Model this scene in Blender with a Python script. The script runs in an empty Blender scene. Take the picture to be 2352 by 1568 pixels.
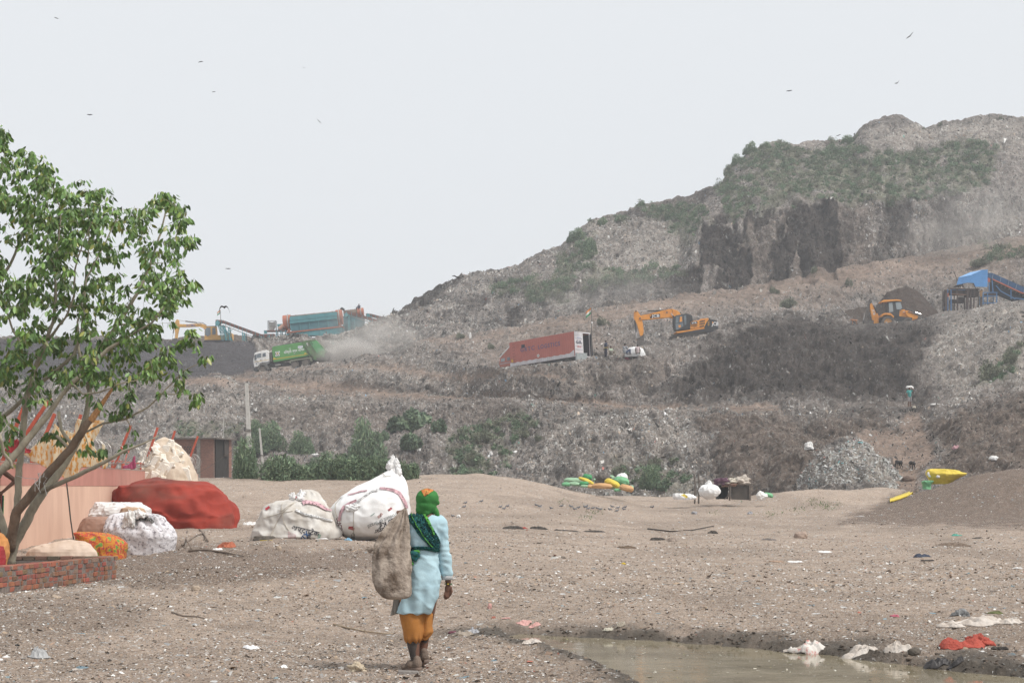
import bpy, bmesh, math, random
import numpy as np
from mathutils import Vector, Matrix, Quaternion
from mathutils.bvhtree import BVHTree
R = math.radians
SC = bpy.context.scene
random.seed(7); RNG = np.random.default_rng(11)

# ------------------------------------------------------------ camera, sky, sun, exposure
FPX, CX, HY, EYE = 4000.0, 1176.0, 1120.0, 1.56      # lens and horizon of the survey grid used below
cam = bpy.data.cameras.new('camera'); camo = bpy.data.objects.new('camera', cam); SC.collection.objects.link(camo)
camo.location = (0, 0, EYE); camo.rotation_euler = (R(90), 0, 0)
cam.sensor_width = 36; cam.lens = 36*FPX/2352; cam.shift_y = (HY-784)/2352
cam.clip_start = .1; cam.clip_end = 4000; SC.camera = camo
w = bpy.data.worlds.new('World'); SC.world = w; w.use_nodes = True
nt = w.node_tree; nt.nodes.clear()
wo = nt.nodes.new('ShaderNodeOutputWorld'); bg = nt.nodes.new('ShaderNodeBackground'); sk = nt.nodes.new('ShaderNodeTexSky')
sk.sky_type = 'NISHITA'; sk.sun_disc = False; sk.sun_elevation = R(54); sk.sun_rotation = R(120); sk.dust_density = 6; sk.air_density = 1; sk.ozone_density = 1
hs = nt.nodes.new('ShaderNodeHueSaturation'); hs.inputs['Saturation'].default_value = .12
mx = nt.nodes.new('ShaderNodeMix'); mx.data_type = 'RGBA'; mx.inputs['Factor'].default_value = .82
mx.inputs['B'].default_value = (8.55, 8.88, 9.25, 1)      # the overcast veil
nt.links.new(sk.outputs[0], hs.inputs['Color']); nt.links.new(hs.outputs[0], mx.inputs['A']); nt.links.new(mx.outputs['Result'], bg.inputs[0])
bg.inputs[1].default_value = .105
nt.links.new(bg.outputs[0], wo.inputs[0])
sun = bpy.data.lights.new('sun', 'SUN'); suno = bpy.data.objects.new('sun', sun); SC.collection.objects.link(suno)
sun.energy = 3.2; sun.angle = R(14); sun.color = (1, .96, .9)
suno.rotation_euler = (R(36), 0, R(60))
SC.view_settings.view_transform = 'Standard'; SC.view_settings.look = 'None'; SC.view_settings.exposure = .04; SC.view_settings.gamma = 1
SC.cycles.volume_bounces = 1; SC.cycles.max_bounces = 6; SC.cycles.transparent_max_bounces = 16

# ------------------------------------------------------------ helpers
def P(px, py, d): return Vector(((px-CX)*d/FPX, d, EYE+(HY-py)*d/FPX))
def link(o, parent=None):
    SC.collection.objects.link(o)
    if parent: o.parent = parent
    return o
def tag(o, label=None, cat=None, group=None, kind=None):
    if label: o['label'] = label
    if cat: o['category'] = cat
    if group: o['group'] = group
    if kind: o['kind'] = kind
    return o
def thing(name, label, cat, loc=(0, 0, 0), rz=0, group=None, rot=None, scale=1):
    o = bpy.data.objects.new(name, None); o.empty_display_size = .2; link(o)
    o.location = loc; o.rotation_euler = rot or (0, 0, rz); o.scale = (scale,)*3
    return tag(o, label, cat, group)
MATS = {}
def mat(name, c, c2=None, rough=.85, scale=4, metal=0, bump=0, bscale=30, f=.5, stretch=(1, 1, 1), em=None, trans=0, detail=4, spec=.3, sharp=(.35, .65), alpha=1):
    """procedural surface: two colours mixed by noise, optional bump"""
    if name in MATS: return MATS[name]
    m = bpy.data.materials.new(name); m.use_nodes = True; n = m.node_tree; b = n.nodes['Principled BSDF']
    b.inputs['Roughness'].default_value = rough; b.inputs['Metallic'].default_value = metal
    b.inputs['Specular IOR Level'].default_value = spec
    if trans: b.inputs['Transmission Weight'].default_value = trans
    if alpha < 1: b.inputs['Alpha'].default_value = alpha
    if c2 is None: c2 = tuple(x*.72 for x in c)
    tc = n.nodes.new('ShaderNodeTexCoord'); mp = n.nodes.new('ShaderNodeMapping'); mp.inputs['Scale'].default_value = stretch
    no = n.nodes.new('ShaderNodeTexNoise'); no.inputs['Scale'].default_value = scale; no.inputs['Detail'].default_value = detail; no.inputs['Roughness'].default_value = .62
    n.links.new(tc.outputs['Object'], mp.inputs[0]); n.links.new(mp.outputs[0], no.inputs[0])
    cr = n.nodes.new('ShaderNodeValToRGB'); cr.color_ramp.elements[0].position = sharp[0]; cr.color_ramp.elements[1].position = sharp[1]
    cr.color_ramp.elements[0].color = (*c2, 1); cr.color_ramp.elements[1].color = (*c, 1)
    n.links.new(no.outputs[0], cr.inputs[0]); n.links.new(cr.outputs[0], b.inputs['Base Color'])
    if bump:
        bn = n.nodes.new('ShaderNodeTexNoise'); bn.inputs['Scale'].default_value = bscale; bn.inputs['Detail'].default_value = 5
        bu = n.nodes.new('ShaderNodeBump'); bu.inputs['Strength'].default_value = bump; bu.inputs['Distance'].default_value = .05
        n.links.new(mp.outputs[0], bn.inputs[0]); n.links.new(bn.outputs[0], bu.inputs['Height']); n.links.new(bu.outputs[0], b.inputs['Normal'])
    if em: b.inputs['Emission Color'].default_value = (*em, 1); b.inputs['Emission Strength'].default_value = 1
    MATS[name] = m; return m

def rawmesh(name, V, F, m=None, parent=None, smooth=True, cols=None, mats=None, mi=None):
    """numpy vertices and equal-sized faces to ONE mesh object"""
    V = np.asarray(V, dtype=np.float32); F = np.asarray(F, dtype=np.int32)
    me = bpy.data.meshes.new(name); me.vertices.add(len(V)); me.vertices.foreach_set('co', V.ravel())
    k = F.shape[1]; me.loops.add(F.size); me.loops.foreach_set('vertex_index', F.ravel())
    me.polygons.add(len(F)); me.polygons.foreach_set('loop_start', np.arange(0, F.size, k, dtype=np.int32))
    me.polygons.foreach_set('loop_total', np.full(len(F), k, dtype=np.int32))
    me.polygons.foreach_set('use_smooth', np.full(len(F), smooth))
    for mm in (mats or ([m] if m else [])): me.materials.append(mm)
    if mi is not None: me.polygons.foreach_set('material_index', np.asarray(mi, dtype=np.int32))
    me.update(calc_edges=True)
    for nm, C in (cols or {}).items():
        a = me.color_attributes.new(nm, 'FLOAT_COLOR', 'POINT'); C4 = np.ones((len(V), 4), dtype=np.float32); C4[:, :C.shape[1]] = C; a.data.foreach_set('color', C4.ravel())
    o = bpy.data.objects.new(name, me); return link(o, parent)

class MB:
    """collects shapes and links them as ONE mesh object"""
    def __init__(s): s.v = []; s.f = []; s.mi = []; s.cur = 0
    def add(s, V, F):
        n = len(s.v); s.v += [tuple(v) for v in V]; s.f += [tuple(i+n for i in f) for f in F]; s.mi += [s.cur]*len(F); return s
    def box(s, c, d, rot=None, taper=1):
        V = [Vector((x*d[0]/2*(taper if z > 0 else 1), y*d[1]/2*(taper if z > 0 else 1), z*d[2]/2)) for x in (-1, 1) for y in (-1, 1) for z in (-1, 1)]
        if rot: M = Matrix.Rotation(rot[2], 3, 'Z') @ Matrix.Rotation(rot[1], 3, 'Y') @ Matrix.Rotation(rot[0], 3, 'X'); V = [M @ v for v in V]
        return s.add([v+Vector(c) for v in V], [(0, 1, 3, 2), (4, 6, 7, 5), (0, 4, 5, 1), (2, 3, 7, 6), (0, 2, 6, 4), (1, 5, 7, 3)])
    def bar(s, a, b, w, h=None, up=(0, 0, 1)):
        a = Vector(a); b = Vector(b); t = (b-a); L = t.length
        if L < 1e-6: return s
        t /= L; u = Vector(up)
        if abs(t.dot(u)) > .98: u = Vector((0, 1, 0))
        x = t.cross(u).normalized()*w/2; z = x.cross(t).normalized()*(h or w)/2
        V = [p+sx*x+sz*z for p in (a, b) for sx, sz in ((-1, -1), (1, -1), (1, 1), (-1, 1))]
        return s.add(V, [(0, 1, 2, 3), (7, 6, 5, 4), (0, 4, 5, 1), (1, 5, 6, 2), (2, 6, 7, 3), (3, 7, 4, 0)])
    def tube(s, pts, r, n=8, cap=True):
        pts = [Vector(p) for p in pts]; m = len(pts)
        rr = r if hasattr(r, '__len__') else [r]*m; V = []; F = []; px = None
        for i, p in enumerate(pts):
            t = (pts[min(i+1, m-1)]-pts[max(i-1, 0)]).normalized()
            if px is None: px = t.cross(Vector((0, 0, 1)) if abs(t.z) < .9 else Vector((1, 0, 0))).normalized()
            px = (px-t*px.dot(t)).normalized(); py = t.cross(px)
            for k in range(n): a = 2*math.pi*k/n; V.append(p+(px*math.cos(a)+py*math.sin(a))*rr[i])
        for i in range(m-1):
            for k in range(n): F.append((i*n+k, i*n+(k+1) % n, (i+1)*n+(k+1) % n, (i+1)*n+k))
        if cap: F.append(tuple(range(n-1, -1, -1))); F.append(tuple(range((m-1)*n, m*n)))
        return s.add(V, F)
    def cyl(s, a, b, r, n=16, r2=None): return s.tube([a, b], [r, r if r2 is None else r2], n)
    def prism(s, poly, y0, y1, inset=0):
        """polygon in the local x-z plane, extruded from y0 to y1"""
        n = len(poly); V = [(x, y0, z) for x, z in poly]+[(x, y1, z) for x, z in poly]
        F = [tuple(range(n)), tuple(range(2*n-1, n-1, -1))]+[(i, i+n, (i+1) % n+n, (i+1) % n) for i in range(n)]
        ar = sum(poly[i][0]*poly[(i+1) % n][1]-poly[(i+1) % n][0]*poly[i][1] for i in range(n))
        if (ar < 0) != (y1 < y0): F = [f[::-1] for f in F]
        return s.add(V, F)
    def quad(s, a, b, c, d): return s.add([a, b, c, d], [(0, 1, 2, 3)])
    def blob(s, c, r, n=10, jit=0, seed=0):
        rx, ry, rz = r if hasattr(r, '__len__') else (r, r, r); rn = random.Random(seed); V = []; F = []
        for i in range(n+1):
            for k in range(2*n):
                a = math.pi*i/n; b = math.pi*k/n; q = 1+rn.uniform(-jit, jit)*math.sin(a)
                V.append((c[0]+rx*q*math.sin(a)*math.cos(b), c[1]+ry*q*math.sin(a)*math.sin(b), c[2]+rz*q*math.cos(a)))
        for i in range(n):
            for k in range(2*n): F.append((i*2*n+k, i*2*n+(k+1) % (2*n), (i+1)*2*n+(k+1) % (2*n), (i+1)*2*n+k)[::-1])
        return s.add(V, F)
    def mat(s, i): s.cur = i; return s
    def build(s, name, m, parent=None, smooth=False, bevel=0, rot=None, loc=None, label=None):
        me = bpy.data.meshes.new(name); me.from_pydata(s.v, [], s.f)
        for mm in (m if isinstance(m, (list, tuple)) else [m]): me.materials.append(mm)
        for p, i in zip(me.polygons, s.mi): p.material_index = i; p.use_smooth = smooth
        me.update(); bm = bmesh.new(); bm.from_mesh(me)
        bmesh.ops.recalc_face_normals(bm, faces=bm.faces); bm.to_mesh(me); bm.free()
        o = link(bpy.data.objects.new(name, me), parent)
        if loc: o.location = loc
        if rot: o.rotation_euler = rot
        if bevel: b = o.modifiers.new('bevel', 'BEVEL'); b.width = bevel; b.segments = 2; b.limit_method = 'ANGLE'; b.angle_limit = R(40)
        if label: o['label'] = label
        return o
def fuse(o, voxel, smooth=4, sub=0):
    """melt overlapping solids into one continuous skin"""
    a = o.modifiers.new('melt', 'REMESH'); a.mode = 'VOXEL'; a.voxel_size = voxel; a.use_smooth_shade = True
    if smooth: b = o.modifiers.new('soft', 'SMOOTH'); b.iterations = smooth; b.factor = .5
    dg = bpy.context.evaluated_depsgraph_get(); dg.update(); me = bpy.data.meshes.new_from_object(o.evaluated_get(dg))
    o.modifiers.clear(); old = o.data; o.data = me; me.name = o.name
    for mm in old.materials:
        if not len(me.materials): me.materials.append(mm)
    return o
def copy_tree(o, parent=None):
    c = o.copy(); link(c, parent)
    for ch in list(o.children): copy_tree(ch, c)
    return c
def text(name, s, size, m, parent, loc, rot, depth=.004, shear=0, align='CENTER', font=None, space=1, label=None, sx=1):
    cu = bpy.data.curves.new(name, 'FONT'); cu.body = s; cu.size = size; cu.align_x = align; cu.align_y = 'CENTER'; cu.extrude = depth; cu.shear = shear; cu.space_character = space
    cu.offset = size*(.012 if not font else font)
    o = bpy.data.objects.new(name, cu); SC.collection.objects.link(o)
    dg = bpy.context.evaluated_depsgraph_get(); dg.update(); me = bpy.data.meshes.new_from_object(o.evaluated_get(dg)); bpy.data.objects.remove(o)
    me.materials.clear(); me.materials.append(m); q = link(bpy.data.objects.new(name, me), parent)
    q.location = loc; q.rotation_euler = rot; q.scale = (sx, 1, 1)
    if label: q['label'] = label
    return q

# ------------------------------------------------------------ numpy noise
def _h(ix, iy, iz, s):
    n = (ix.astype(np.int64)*374761393+iy.astype(np.int64)*668265263+iz.astype(np.int64)*2147483647+s*144665) & 0xffffffff
    n = ((n ^ (n >> 13))*1274126177) & 0xffffffff; n = ((n ^ (n >> 16))*2246822519) & 0xffffffff
    return ((n ^ (n >> 15)) & 0xffffff)/float(0xffffff)
def vn(x, y, z=None, s=0):
    x = np.asarray(x, float); y = np.asarray(y, float); z = np.zeros_like(x) if z is None else np.asarray(z, float)
    ix, iy, iz = np.floor(x), np.floor(y), np.floor(z); fx, fy, fz = x-ix, y-iy, z-iz
    fx, fy, fz = [t*t*(3-2*t) for t in (fx, fy, fz)]; o = 0
    for dx in (0, 1):
        for dy in (0, 1):
            for dz in (0, 1):
                o = o+_h(ix+dx, iy+dy, iz+dz, s)*(fx if dx else 1-fx)*(fy if dy else 1-fy)*(fz if dz else 1-fz)
    return o*2-1
def fbm(x, y, z=None, o=4, s=0, g=.5):
    r = 0; a = 1; t = 0
    for i in range(o): r = r+a*vn(x*2**i, y*2**i, None if z is None else z*2**i, s+i); t += a; a *= g
    return r/t
def sst(x, a, b): t = np.clip((x-a)/(b-a), 0, 1); return t*t*(3-2*t)
def pin(x, y, poly):
    """signed distance-like mask of a polygon: negative inside"""
    x = np.asarray(x, float); y = np.asarray(y, float); ins = np.zeros(x.shape, bool); dm = np.full(x.shape, 1e9); n = len(poly)
    for i in range(n):
        x0, y0 = poly[i]; x1, y1 = poly[(i+1) % n]
        ins ^= ((y0 > y) != (y1 > y)) & (x < (x1-x0)*(y-y0)/((y1-y0) if y1 != y0 else 1e-9)+x0)
        ex, ey = x1-x0, y1-y0; t = np.clip(((x-x0)*ex+(y-y0)*ey)/(ex*ex+ey*ey+1e-12), 0, 1)
        dm = np.minimum(dm, np.hypot(x-x0-t*ex, y-y0-t*ey))
    return np.where(ins, -dm, dm)
def gridfaces(nr, nc, flip=False):
    i = np.arange(nr-1)[:, None]*nc+np.arange(nc-1)[None, :]; i = i.ravel()
    F = np.stack([i, i+1, i+nc+1, i+nc], 1); return F[:, ::-1] if flip else F
# ------------------------------------------------------------ the ground
WZ = -.12
def wpt(px, py): d = (EYE-WZ)*FPX/(py-HY); return ((px-CX)*d/FPX, d)
SHORE = [wpt(*p) for p in [(1195,1456),(1300,1464),(1400,1466),(1500,1472),(1600,1480),(1700,1487),(1790,1497),(1900,1506),(2000,1518),(2100,1530),(2200,1543),(2352,1556),(2700,1575),
  (3000,1900),(1800,1900),(1560,1640),(1490,1580),(1430,1548),(1370,1522),(1300,1500),(1220,1478),(1170,1462)]]
def G(x, y, fine=True):
    x = np.asarray(x, float); y = np.asarray(y, float)
    px = CX+x*FPX/np.maximum(y, 4)
    def bump(cx, cy, rx, ry, h, ang=0, p=2): 
        ca, sa = math.cos(ang), math.sin(ang); u = ((x-cx)*ca+(y-cy)*sa)/rx; v = (-(x-cx)*sa+(y-cy)*ca)/ry
        return h*np.exp(-(u*u+v*v)**(p/2))
    z = np.interp(y, [0, 20, 34, 60, 75, 92, 102, 120, 1500], [0, 0, .0, .35, .9, 2.1, 1.7, 1.1, 1.0])
    zr = np.interp(y, [0, 20, 34, 60, 80, 92, 102, 120, 1500], [0, 0, -.05, -.05, .15, .5, .75, .9, 1.0])
    t = sst(px, 1080, 1500); z = z*(1-t)+zr*t
    z = z+bump(-4.6, 44, 4.2, 4.0, .10)+bump(-5.4, 40, 3.2, 2.6, .16)-bump(-9.3, 45, 1.8, 3, .22)                # the rise the sacks stand on
    z = z+bump(-3.9, 25.0, 2.8, 2.2, .46)+bump(-7.0, 20, 3, 3.0, .16)-bump(-1.6, 20.0, 1.8, 3, .14)                  # near left heap
    z = z+bump(-.9, 27, 2.2, 5, .12)
    z = z-bump(-4.4, 33.2, 4.4, 2.6, .24)
    z = z+bump(26.4, 84, 7.2, 6.5, 2.3, 0, 2.4)+bump(31, 80, 5, 6, .1)                                # big brown heap on the right
    z = z+bump(17.2, 100, 4.0, 3.0, .75)+bump(22, 103, 2.6, 3, .8)+bump(11.5, 97, 5, 3, .1)       # small heaps before the landfill
    z = z-bump(-9.9, 40, 1.9, 4.2, .30)-bump(-7.4, 29, 1.3, 4.2, .17)
    z = z+bump(22.5, 70, 1.6, 3.5, .3)+bump(21, 58, 1.5, 3, .22)
    lp = np.exp(-((px-1180)/300)**2)*sst(y, 60, 90)*(1-sst(y, 96, 112))*.25; z = z+lp
    z = z+.10*fbm(x*.22, y*.16, o=3, s=3)*sst(y, 8, 26)+.05*fbm(x*.9, y*.7, o=3, s=9)*(.4+.6*sst(y, 16, 30))
    dist = pin(x, y, SHORE)
    z = np.where(dist < 1.5, np.minimum(z*sst(dist, .2, 1.5)+(WZ+.05+.10*np.clip(dist, 0, 1.5))*(1-sst(dist, .2, 1.5)), 9), z)
    z = np.where(dist < .15, WZ+dist*.35-.015+.0*z, z)
    if fine:
        a = 1+1.3*(1-sst(np.abs(dist), .2, 1.3))
        z = z+a*(.022*fbm(x*3.2, y*3.2, o=3, s=21)+.009*vn(x*14, y*14, s=5)*(1-sst(y, 30, 60)))+.05*sst(y, 45, 90)*fbm(x*1.2, y*1.2, o=3, s=25)
    return z, dist
ss = np.concatenate([np.linspace(-9000, -1900, 30)[:-1], np.linspace(-1900, 1900, 1150), np.linspace(1900, 9000, 30)[1:]])
dd = np.concatenate([np.linspace(-30, 8, 20)[:-1], 8*np.exp(np.linspace(0, math.log(140/8), 760)), np.linspace(150, 1600, 25)])
S_, D_ = np.meshgrid(ss, dd); GX = S_*(np.maximum(D_, 0)+6)/FPX*(1+.0*S_); GY = D_
GZ, GD = G(GX, GY)
gpx = CX+GX*FPX/np.maximum(GY, 4); gpy = HY+(EYE-GZ)*FPX/np.maximum(GY, 4)
wn = fbm(GX*1.6, GY*1.1, o=4, s=31)
wet = .92*(1-sst(GD+wn*.7, .1, .95))*(GY < 40)
wet = np.maximum(wet, .8*np.exp(-(((GX-.2)/1.5)**2+((GY-19.4)/.8)**2))*(wn > -.15))
brn = 1-sst(pin(gpx, gpy, [(1930,1200),(2060,1140),(2130,1085),(2220,1070),(2700,1060),(2700,1215),(2200,1205)])+wn*14, -6, 14); brn = brn*(GY > 55)
brn = np.maximum(brn, .72*(1-sst(pin(gpx, gpy, [(235,1310),(300,1262),(430,1248),(590,1262),(900,1262),(880,1300),(700,1318),(560,1330),(400,1345),(240,1340)])+wn*16, -9, 13))*(GY < 55))  # browner soil of the hollow, deepened to paint in its shade
brn = np.maximum(brn, .5*(1-sst(pin(gpx, gpy, [(-100,1370),(200,1352),(350,1400),(200,1470),(-100,1480)])+wn*30, -30, 30)))
pf = fbm(GX*.35, GY*.22, o=4, s=41); patch = sst(pf, .05, .4)-.7*sst(-pf, .05, .4)
for c in ((860, 1520, 190, 34), (980, 1420, 60, 60), (1050, 1340, 90, 30), (1300, 1290, 300, 12), (640, 1545, 160, 18), (330, 1425, 160, 18)): patch = patch-.8*np.exp(-(((gpx-c[0])/c[2])**2+((gpy-c[1])/c[3])**2))*(1+wn)
for c in ((1060, 1455, 90, 8), (560, 1440, 70, 9), (750, 1500, 60, 5), (900, 1560, 120, 6), (200, 1530, 90, 10), (1610, 1270, 120, 9), (1200, 1185, 160, 6), (1850, 1160, 60, 12), (2190, 1253, 45, 9), (2180, 1240, 60, 8), (1580,1172,120,6)):
    patch = np.maximum(patch, 1.3*np.exp(-(((gpx-c[0])/c[2])**2+((gpy-c[1])/c[3])**2)))
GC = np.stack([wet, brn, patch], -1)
def terrain_mat(name, tan, dark, brown, mud, attr, chips, cscale, hill=False):
    m = bpy.data.materials.new(name); m.use_nodes = True; n = m.node_tree; b = n.nodes['Principled BSDF']; b.inputs['Specular IOR Level'].default_value = .2
    L = n.links.new
    def nd(t, **k):
        q = n.nodes.new('ShaderNode'+t)
        for a, v in k.items(): setattr(q, a, v)
        return q
    def val(s, v): s.default_value = v
    geo = nd('NewGeometry'); at = nd('VertexColor', layer_name=attr); sp = nd('SeparateColor'); L(at.outputs[0], sp.inputs[0])
    def noise(sc, det=5, rough=.6, st=None):
        q = nd('TexNoise'); val(q.inputs['Scale'], sc); val(q.inputs['Detail'], det); val(q.inputs['Roughness'], rough)
        if st: mp = nd('Mapping'); val(mp.inputs['Scale'], st); L(geo.outputs['Position'], mp.inputs[0]); L(mp.outputs[0], q.inputs[0])
        else: L(geo.outputs['Position'], q.inputs[0])
        return q
    def mix(f, a, c):
        q = nd('Mix', data_type='RGBA')
        if isinstance(f, (int, float)): val(q.inputs['Factor'], f)
        else: L(f, q.inputs['Factor'])
        for s, v in (('A', a), ('B', c)):
            if isinstance(v, tuple): val(q.inputs[s], (*v, 1))
            else: L(v, q.inputs[s])
        return q.outputs['Result']
    def ramp(s, a, c):
        q = nd('MapRange', interpolation_type='SMOOTHSTEP'); val(q.inputs[1], a); val(q.inputs[2], c); L(s, q.inputs[0]); return q.outputs[0]
    n1 = noise(.7 if not hill else .35); n2 = noise(7 if not hill else 2.2, 6, .7)
    c = mix(ramp(n1.outputs[0], .35, .65), tan, tuple(x*.8 for x in tan))
    c = mix(ramp(n2.outputs[0], .42, .72), c, dark)
    f2 = nd('Math', operation='MULTIPLY'); L(sp.outputs[2], f2.inputs[0]); val(f2.inputs[1], .55)
    c = mix(f2.outputs[0], c, dark)
    f3 = nd('MapRange'); val(f3.inputs[1], 0); val(f3.inputs[2], -1); val(f3.inputs[4], .6); L(sp.outputs[2], f3.inputs[0]); c = mix(f3.outputs[0], c, tuple(x*1.12 for x in tan))
    n3 = noise(3 if not hill else 1.2, 5, .7)
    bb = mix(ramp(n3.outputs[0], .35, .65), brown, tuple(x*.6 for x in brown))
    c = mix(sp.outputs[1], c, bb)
    n6 = noise(38 if not hill else 9, 4, .8); c = mix(ramp(n6.outputs[0], .56, .74), c, tuple(x*.75 for x in dark)); c = mix(ramp(n6.outputs[0], .47, .34), c, tuple(min(x*1.45, .6) for x in tan))
    for (sc, lo, pal, st) in chips:
        vo = nd('TexVoronoi', feature='F1'); val(vo.inputs['Scale'], sc); val(vo.inputs['Randomness'], 1)
        mp = nd('Mapping'); val(mp.inputs['Scale'], st); L(geo.outputs['Position'], mp.inputs[0])
        wr = nd('TexNoise'); val(wr.inputs['Scale'], sc*.6); L(mp.outputs[0], wr.inputs[0])
        ad = nd('VectorMath', operation='MULTIPLY_ADD'); L(wr.outputs[1], ad.inputs[0]); val(ad.inputs[1], (1.2/sc,)*3); L(mp.outputs[0], ad.inputs[2]); L(ad.outputs[0], vo.inputs[0])
        s2 = nd('SeparateColor'); L(vo.outputs['Color'], s2.inputs[0])
        on = nd('Math', operation='GREATER_THAN'); L(s2.outputs[0], on.inputs[0]); val(on.inputs[1], lo)
        sz = nd('Math', operation='LESS_THAN'); L(vo.outputs['Distance'], sz.inputs[0]); val(sz.inputs[1], .42)
        mu = nd('Math', operation='MULTIPLY'); L(on.outputs[0], mu.inputs[0]); L(sz.outputs[0], mu.inputs[1])
        cr = nd('ValToRGB'); cr.color_ramp.interpolation = 'CONSTANT'; L(s2.outputs[1], cr.inputs[0])
        el = cr.color_ramp.elements; el[0].color = (*pal[0], 1); el[1].position = 1/len(pal); el[1].color = (*pal[1], 1)
        for i, q in enumerate(pal[2:]): e = el.new((i+2)/len(pal)); e.color = (*q, 1)
        lim = nd('Math', operation='MULTIPLY'); L(mu.outputs[0], lim.inputs[0]); inv = nd('Math', operation='MULTIPLY_ADD'); L(sp.outputs[0] if not hill else sp.outputs[1], inv.inputs[0]); val(inv.inputs[1], -.75); val(inv.inputs[2], 1.0); L(inv.outputs[0], lim.inputs[1])
        c = mix(lim.outputs[0], c, cr.outputs[0])
    if not hill:
        c = mix(sp.outputs[0], c, mix(ramp(n2.outputs[0], .4, .6), mud, tuple(x*1.7 for x in mud)))
        rr = nd('MapRange'); L(sp.outputs[0], rr.inputs[0]); val(rr.inputs[3], .95); val(rr.inputs[4], .6); L(rr.outputs[0], b.inputs['Roughness'])
    else:
        a2 = nd('VertexColor', layer_name='tone'); c2 = nd('Mix', data_type='RGBA', blend_type='MULTIPLY'); val(c2.inputs['Factor'], 1.0); L(c, c2.inputs['A']); L(a2.outputs[0], c2.inputs['B']); c = c2.outputs['Result']
        val(b.inputs['Roughness'], .95)
    L(c, b.inputs['Base Color'])
    bn = noise(cscale, 6, .75); bu = nd('Bump'); val(bu.inputs['Strength'], .9 if not hill else 1); val(bu.inputs['Distance'], .05 if not hill else .35)
    L(bn.outputs[0], bu.inputs['Height']); L(bu.outputs[0], b.inputs['Normal'])
    return m
WH, GR, BL, DK, RD = (.62,.61,.59), (.36,.36,.36), (.22,.31,.36), (.07,.06,.055), (.34,.12,.09)
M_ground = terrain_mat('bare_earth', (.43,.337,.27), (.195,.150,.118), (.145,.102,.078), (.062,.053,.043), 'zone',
  [(30, .86, [GR, WH, (.42,.36,.30), (.19,.15,.12), (.30,.27,.25)], (1,1,1)), (60, .72, [GR, (.13,.10,.08), (.46,.42,.38), DK, (.28,.2,.15)], (1,.6,1)), (9, .965, [WH, GR, (.4,.36,.32), (.2,.15,.12), BL], (1,.7,1))], 22)
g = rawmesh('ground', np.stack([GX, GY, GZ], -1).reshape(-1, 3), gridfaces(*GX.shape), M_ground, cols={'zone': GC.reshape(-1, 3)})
tag(g, kind='structure')

# water of the puddle
mw = bpy.data.materials.new('puddle_water'); mw.use_nodes = True; n = mw.node_tree; b = n.nodes['Principled BSDF']
b.inputs['Base Color'].default_value = (.12, .10, .066, 1); b.inputs['Roughness'].default_value = .06; b.inputs['IOR'].default_value = 1.33
no = n.nodes.new('ShaderNodeTexNoise'); no.inputs['Scale'].default_value = 5; no.inputs['Detail'].default_value = 4
geo = n.nodes.new('ShaderNodeNewGeometry'); bu = n.nodes.new('ShaderNodeBump'); bu.inputs['Strength'].default_value = .12; bu.inputs['Distance'].default_value = .02
vo = n.nodes.new('ShaderNodeTexVoronoi'); vo.inputs['Scale'].default_value = 7; sp = n.nodes.new('ShaderNodeSeparateColor')
n.links.new(geo.outputs['Position'], no.inputs[0]); n.links.new(no.outputs[0], bu.inputs['Height']); n.links.new(bu.outputs[0], b.inputs['Normal'])
no2 = n.nodes.new('ShaderNodeTexNoise'); no2.inputs['Scale'].default_value = 1.4; no2.inputs['Detail'].default_value = 6; n.links.new(geo.outputs['Position'], no2.inputs[0])
cr = n.nodes.new('ShaderNodeValToRGB'); cr.color_ramp.elements[0].color = (.19, .16, .105, 1); cr.color_ramp.elements[1].color = (.28, .24, .165, 1); cr.color_ramp.elements[0].position = .4; cr.color_ramp.elements[1].position = .6
n.links.new(no2.outputs[0], cr.inputs[0]); n.links.new(cr.outputs[0], b.inputs['Base Color'])
sh = [(x, y) for x, y in SHORE]; mb = MB(); cxw = sum(p[0] for p in sh)/len(sh); cyw = sum(p[1] for p in sh)/len(sh)
mb.add([((x-cxw)*1.05+cxw, (y-cyw)*1.09+cyw, WZ) for x, y in sh], [tuple(range(len(sh)))])
tag(mb.build('puddle_water', mw), kind='structure')

# ------------------------------------------------------------ the landfill: terraces lofted from nine survey lines (px, py, distance)
HPX = np.concatenate([np.linspace(-900, -150, 60)[:-1], np.linspace(-150, 2500, 1330), np.linspace(2500, 3300, 60)[1:]])
def line(L):
    a = np.array(L, float); py = np.interp(HPX, a[:, 0], a[:, 1]); d = np.interp(HPX, a[:, 0], a[:, 2])
    k = np.hanning(17); k /= k.sum(); sm = lambda v: np.convolve(np.pad(v, 8, 'edge'), k, 'valid')
    return sm(py), sm(d)
C0 = line([(-900,1110,158),(400,1110,152),(950,1125,143),(1300,1135,132),(1500,1140,127),(1750,1146,120),(1900,1146,112),(2060,1150,108),(2352,1150,108),(3300,1150,108)])
C1 = line([(-900,892,208),(300,885,202),(400,876,201),(480,862,201),(510,860,201),(540,884,199),(640,894,194),(720,899,190),(900,905,183),(1020,914,176),(1250,926,167),(1500,938,158),(1800,941,153),(2090,936,151),(2200,914,148),(2352,884,146),(2700,830,145),(3300,800,145)])
C2 = line([(-900,884,225),(300,875,222),(420,872,221),(560,857,220),(585,855,218),(700,845,217),(760,834,216),(840,820,214),(930,818,206),(1000,826,196),(1060,838,186),(1150,846,178),(1250,838,177),(1350,824,178),(1400,806,181),(1450,803,184),(1530,789,187),(1640,764,189),(1700,747,193),(1760,742,196),(1820,733,198),(1880,744,200),(1940,748,205),(1990,745,207),(2040,739,207),(2100,737,207),(2170,716,206),(2250,705,204),(2300,694,202),(2352,690,200),(3300,620,200)])
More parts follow.
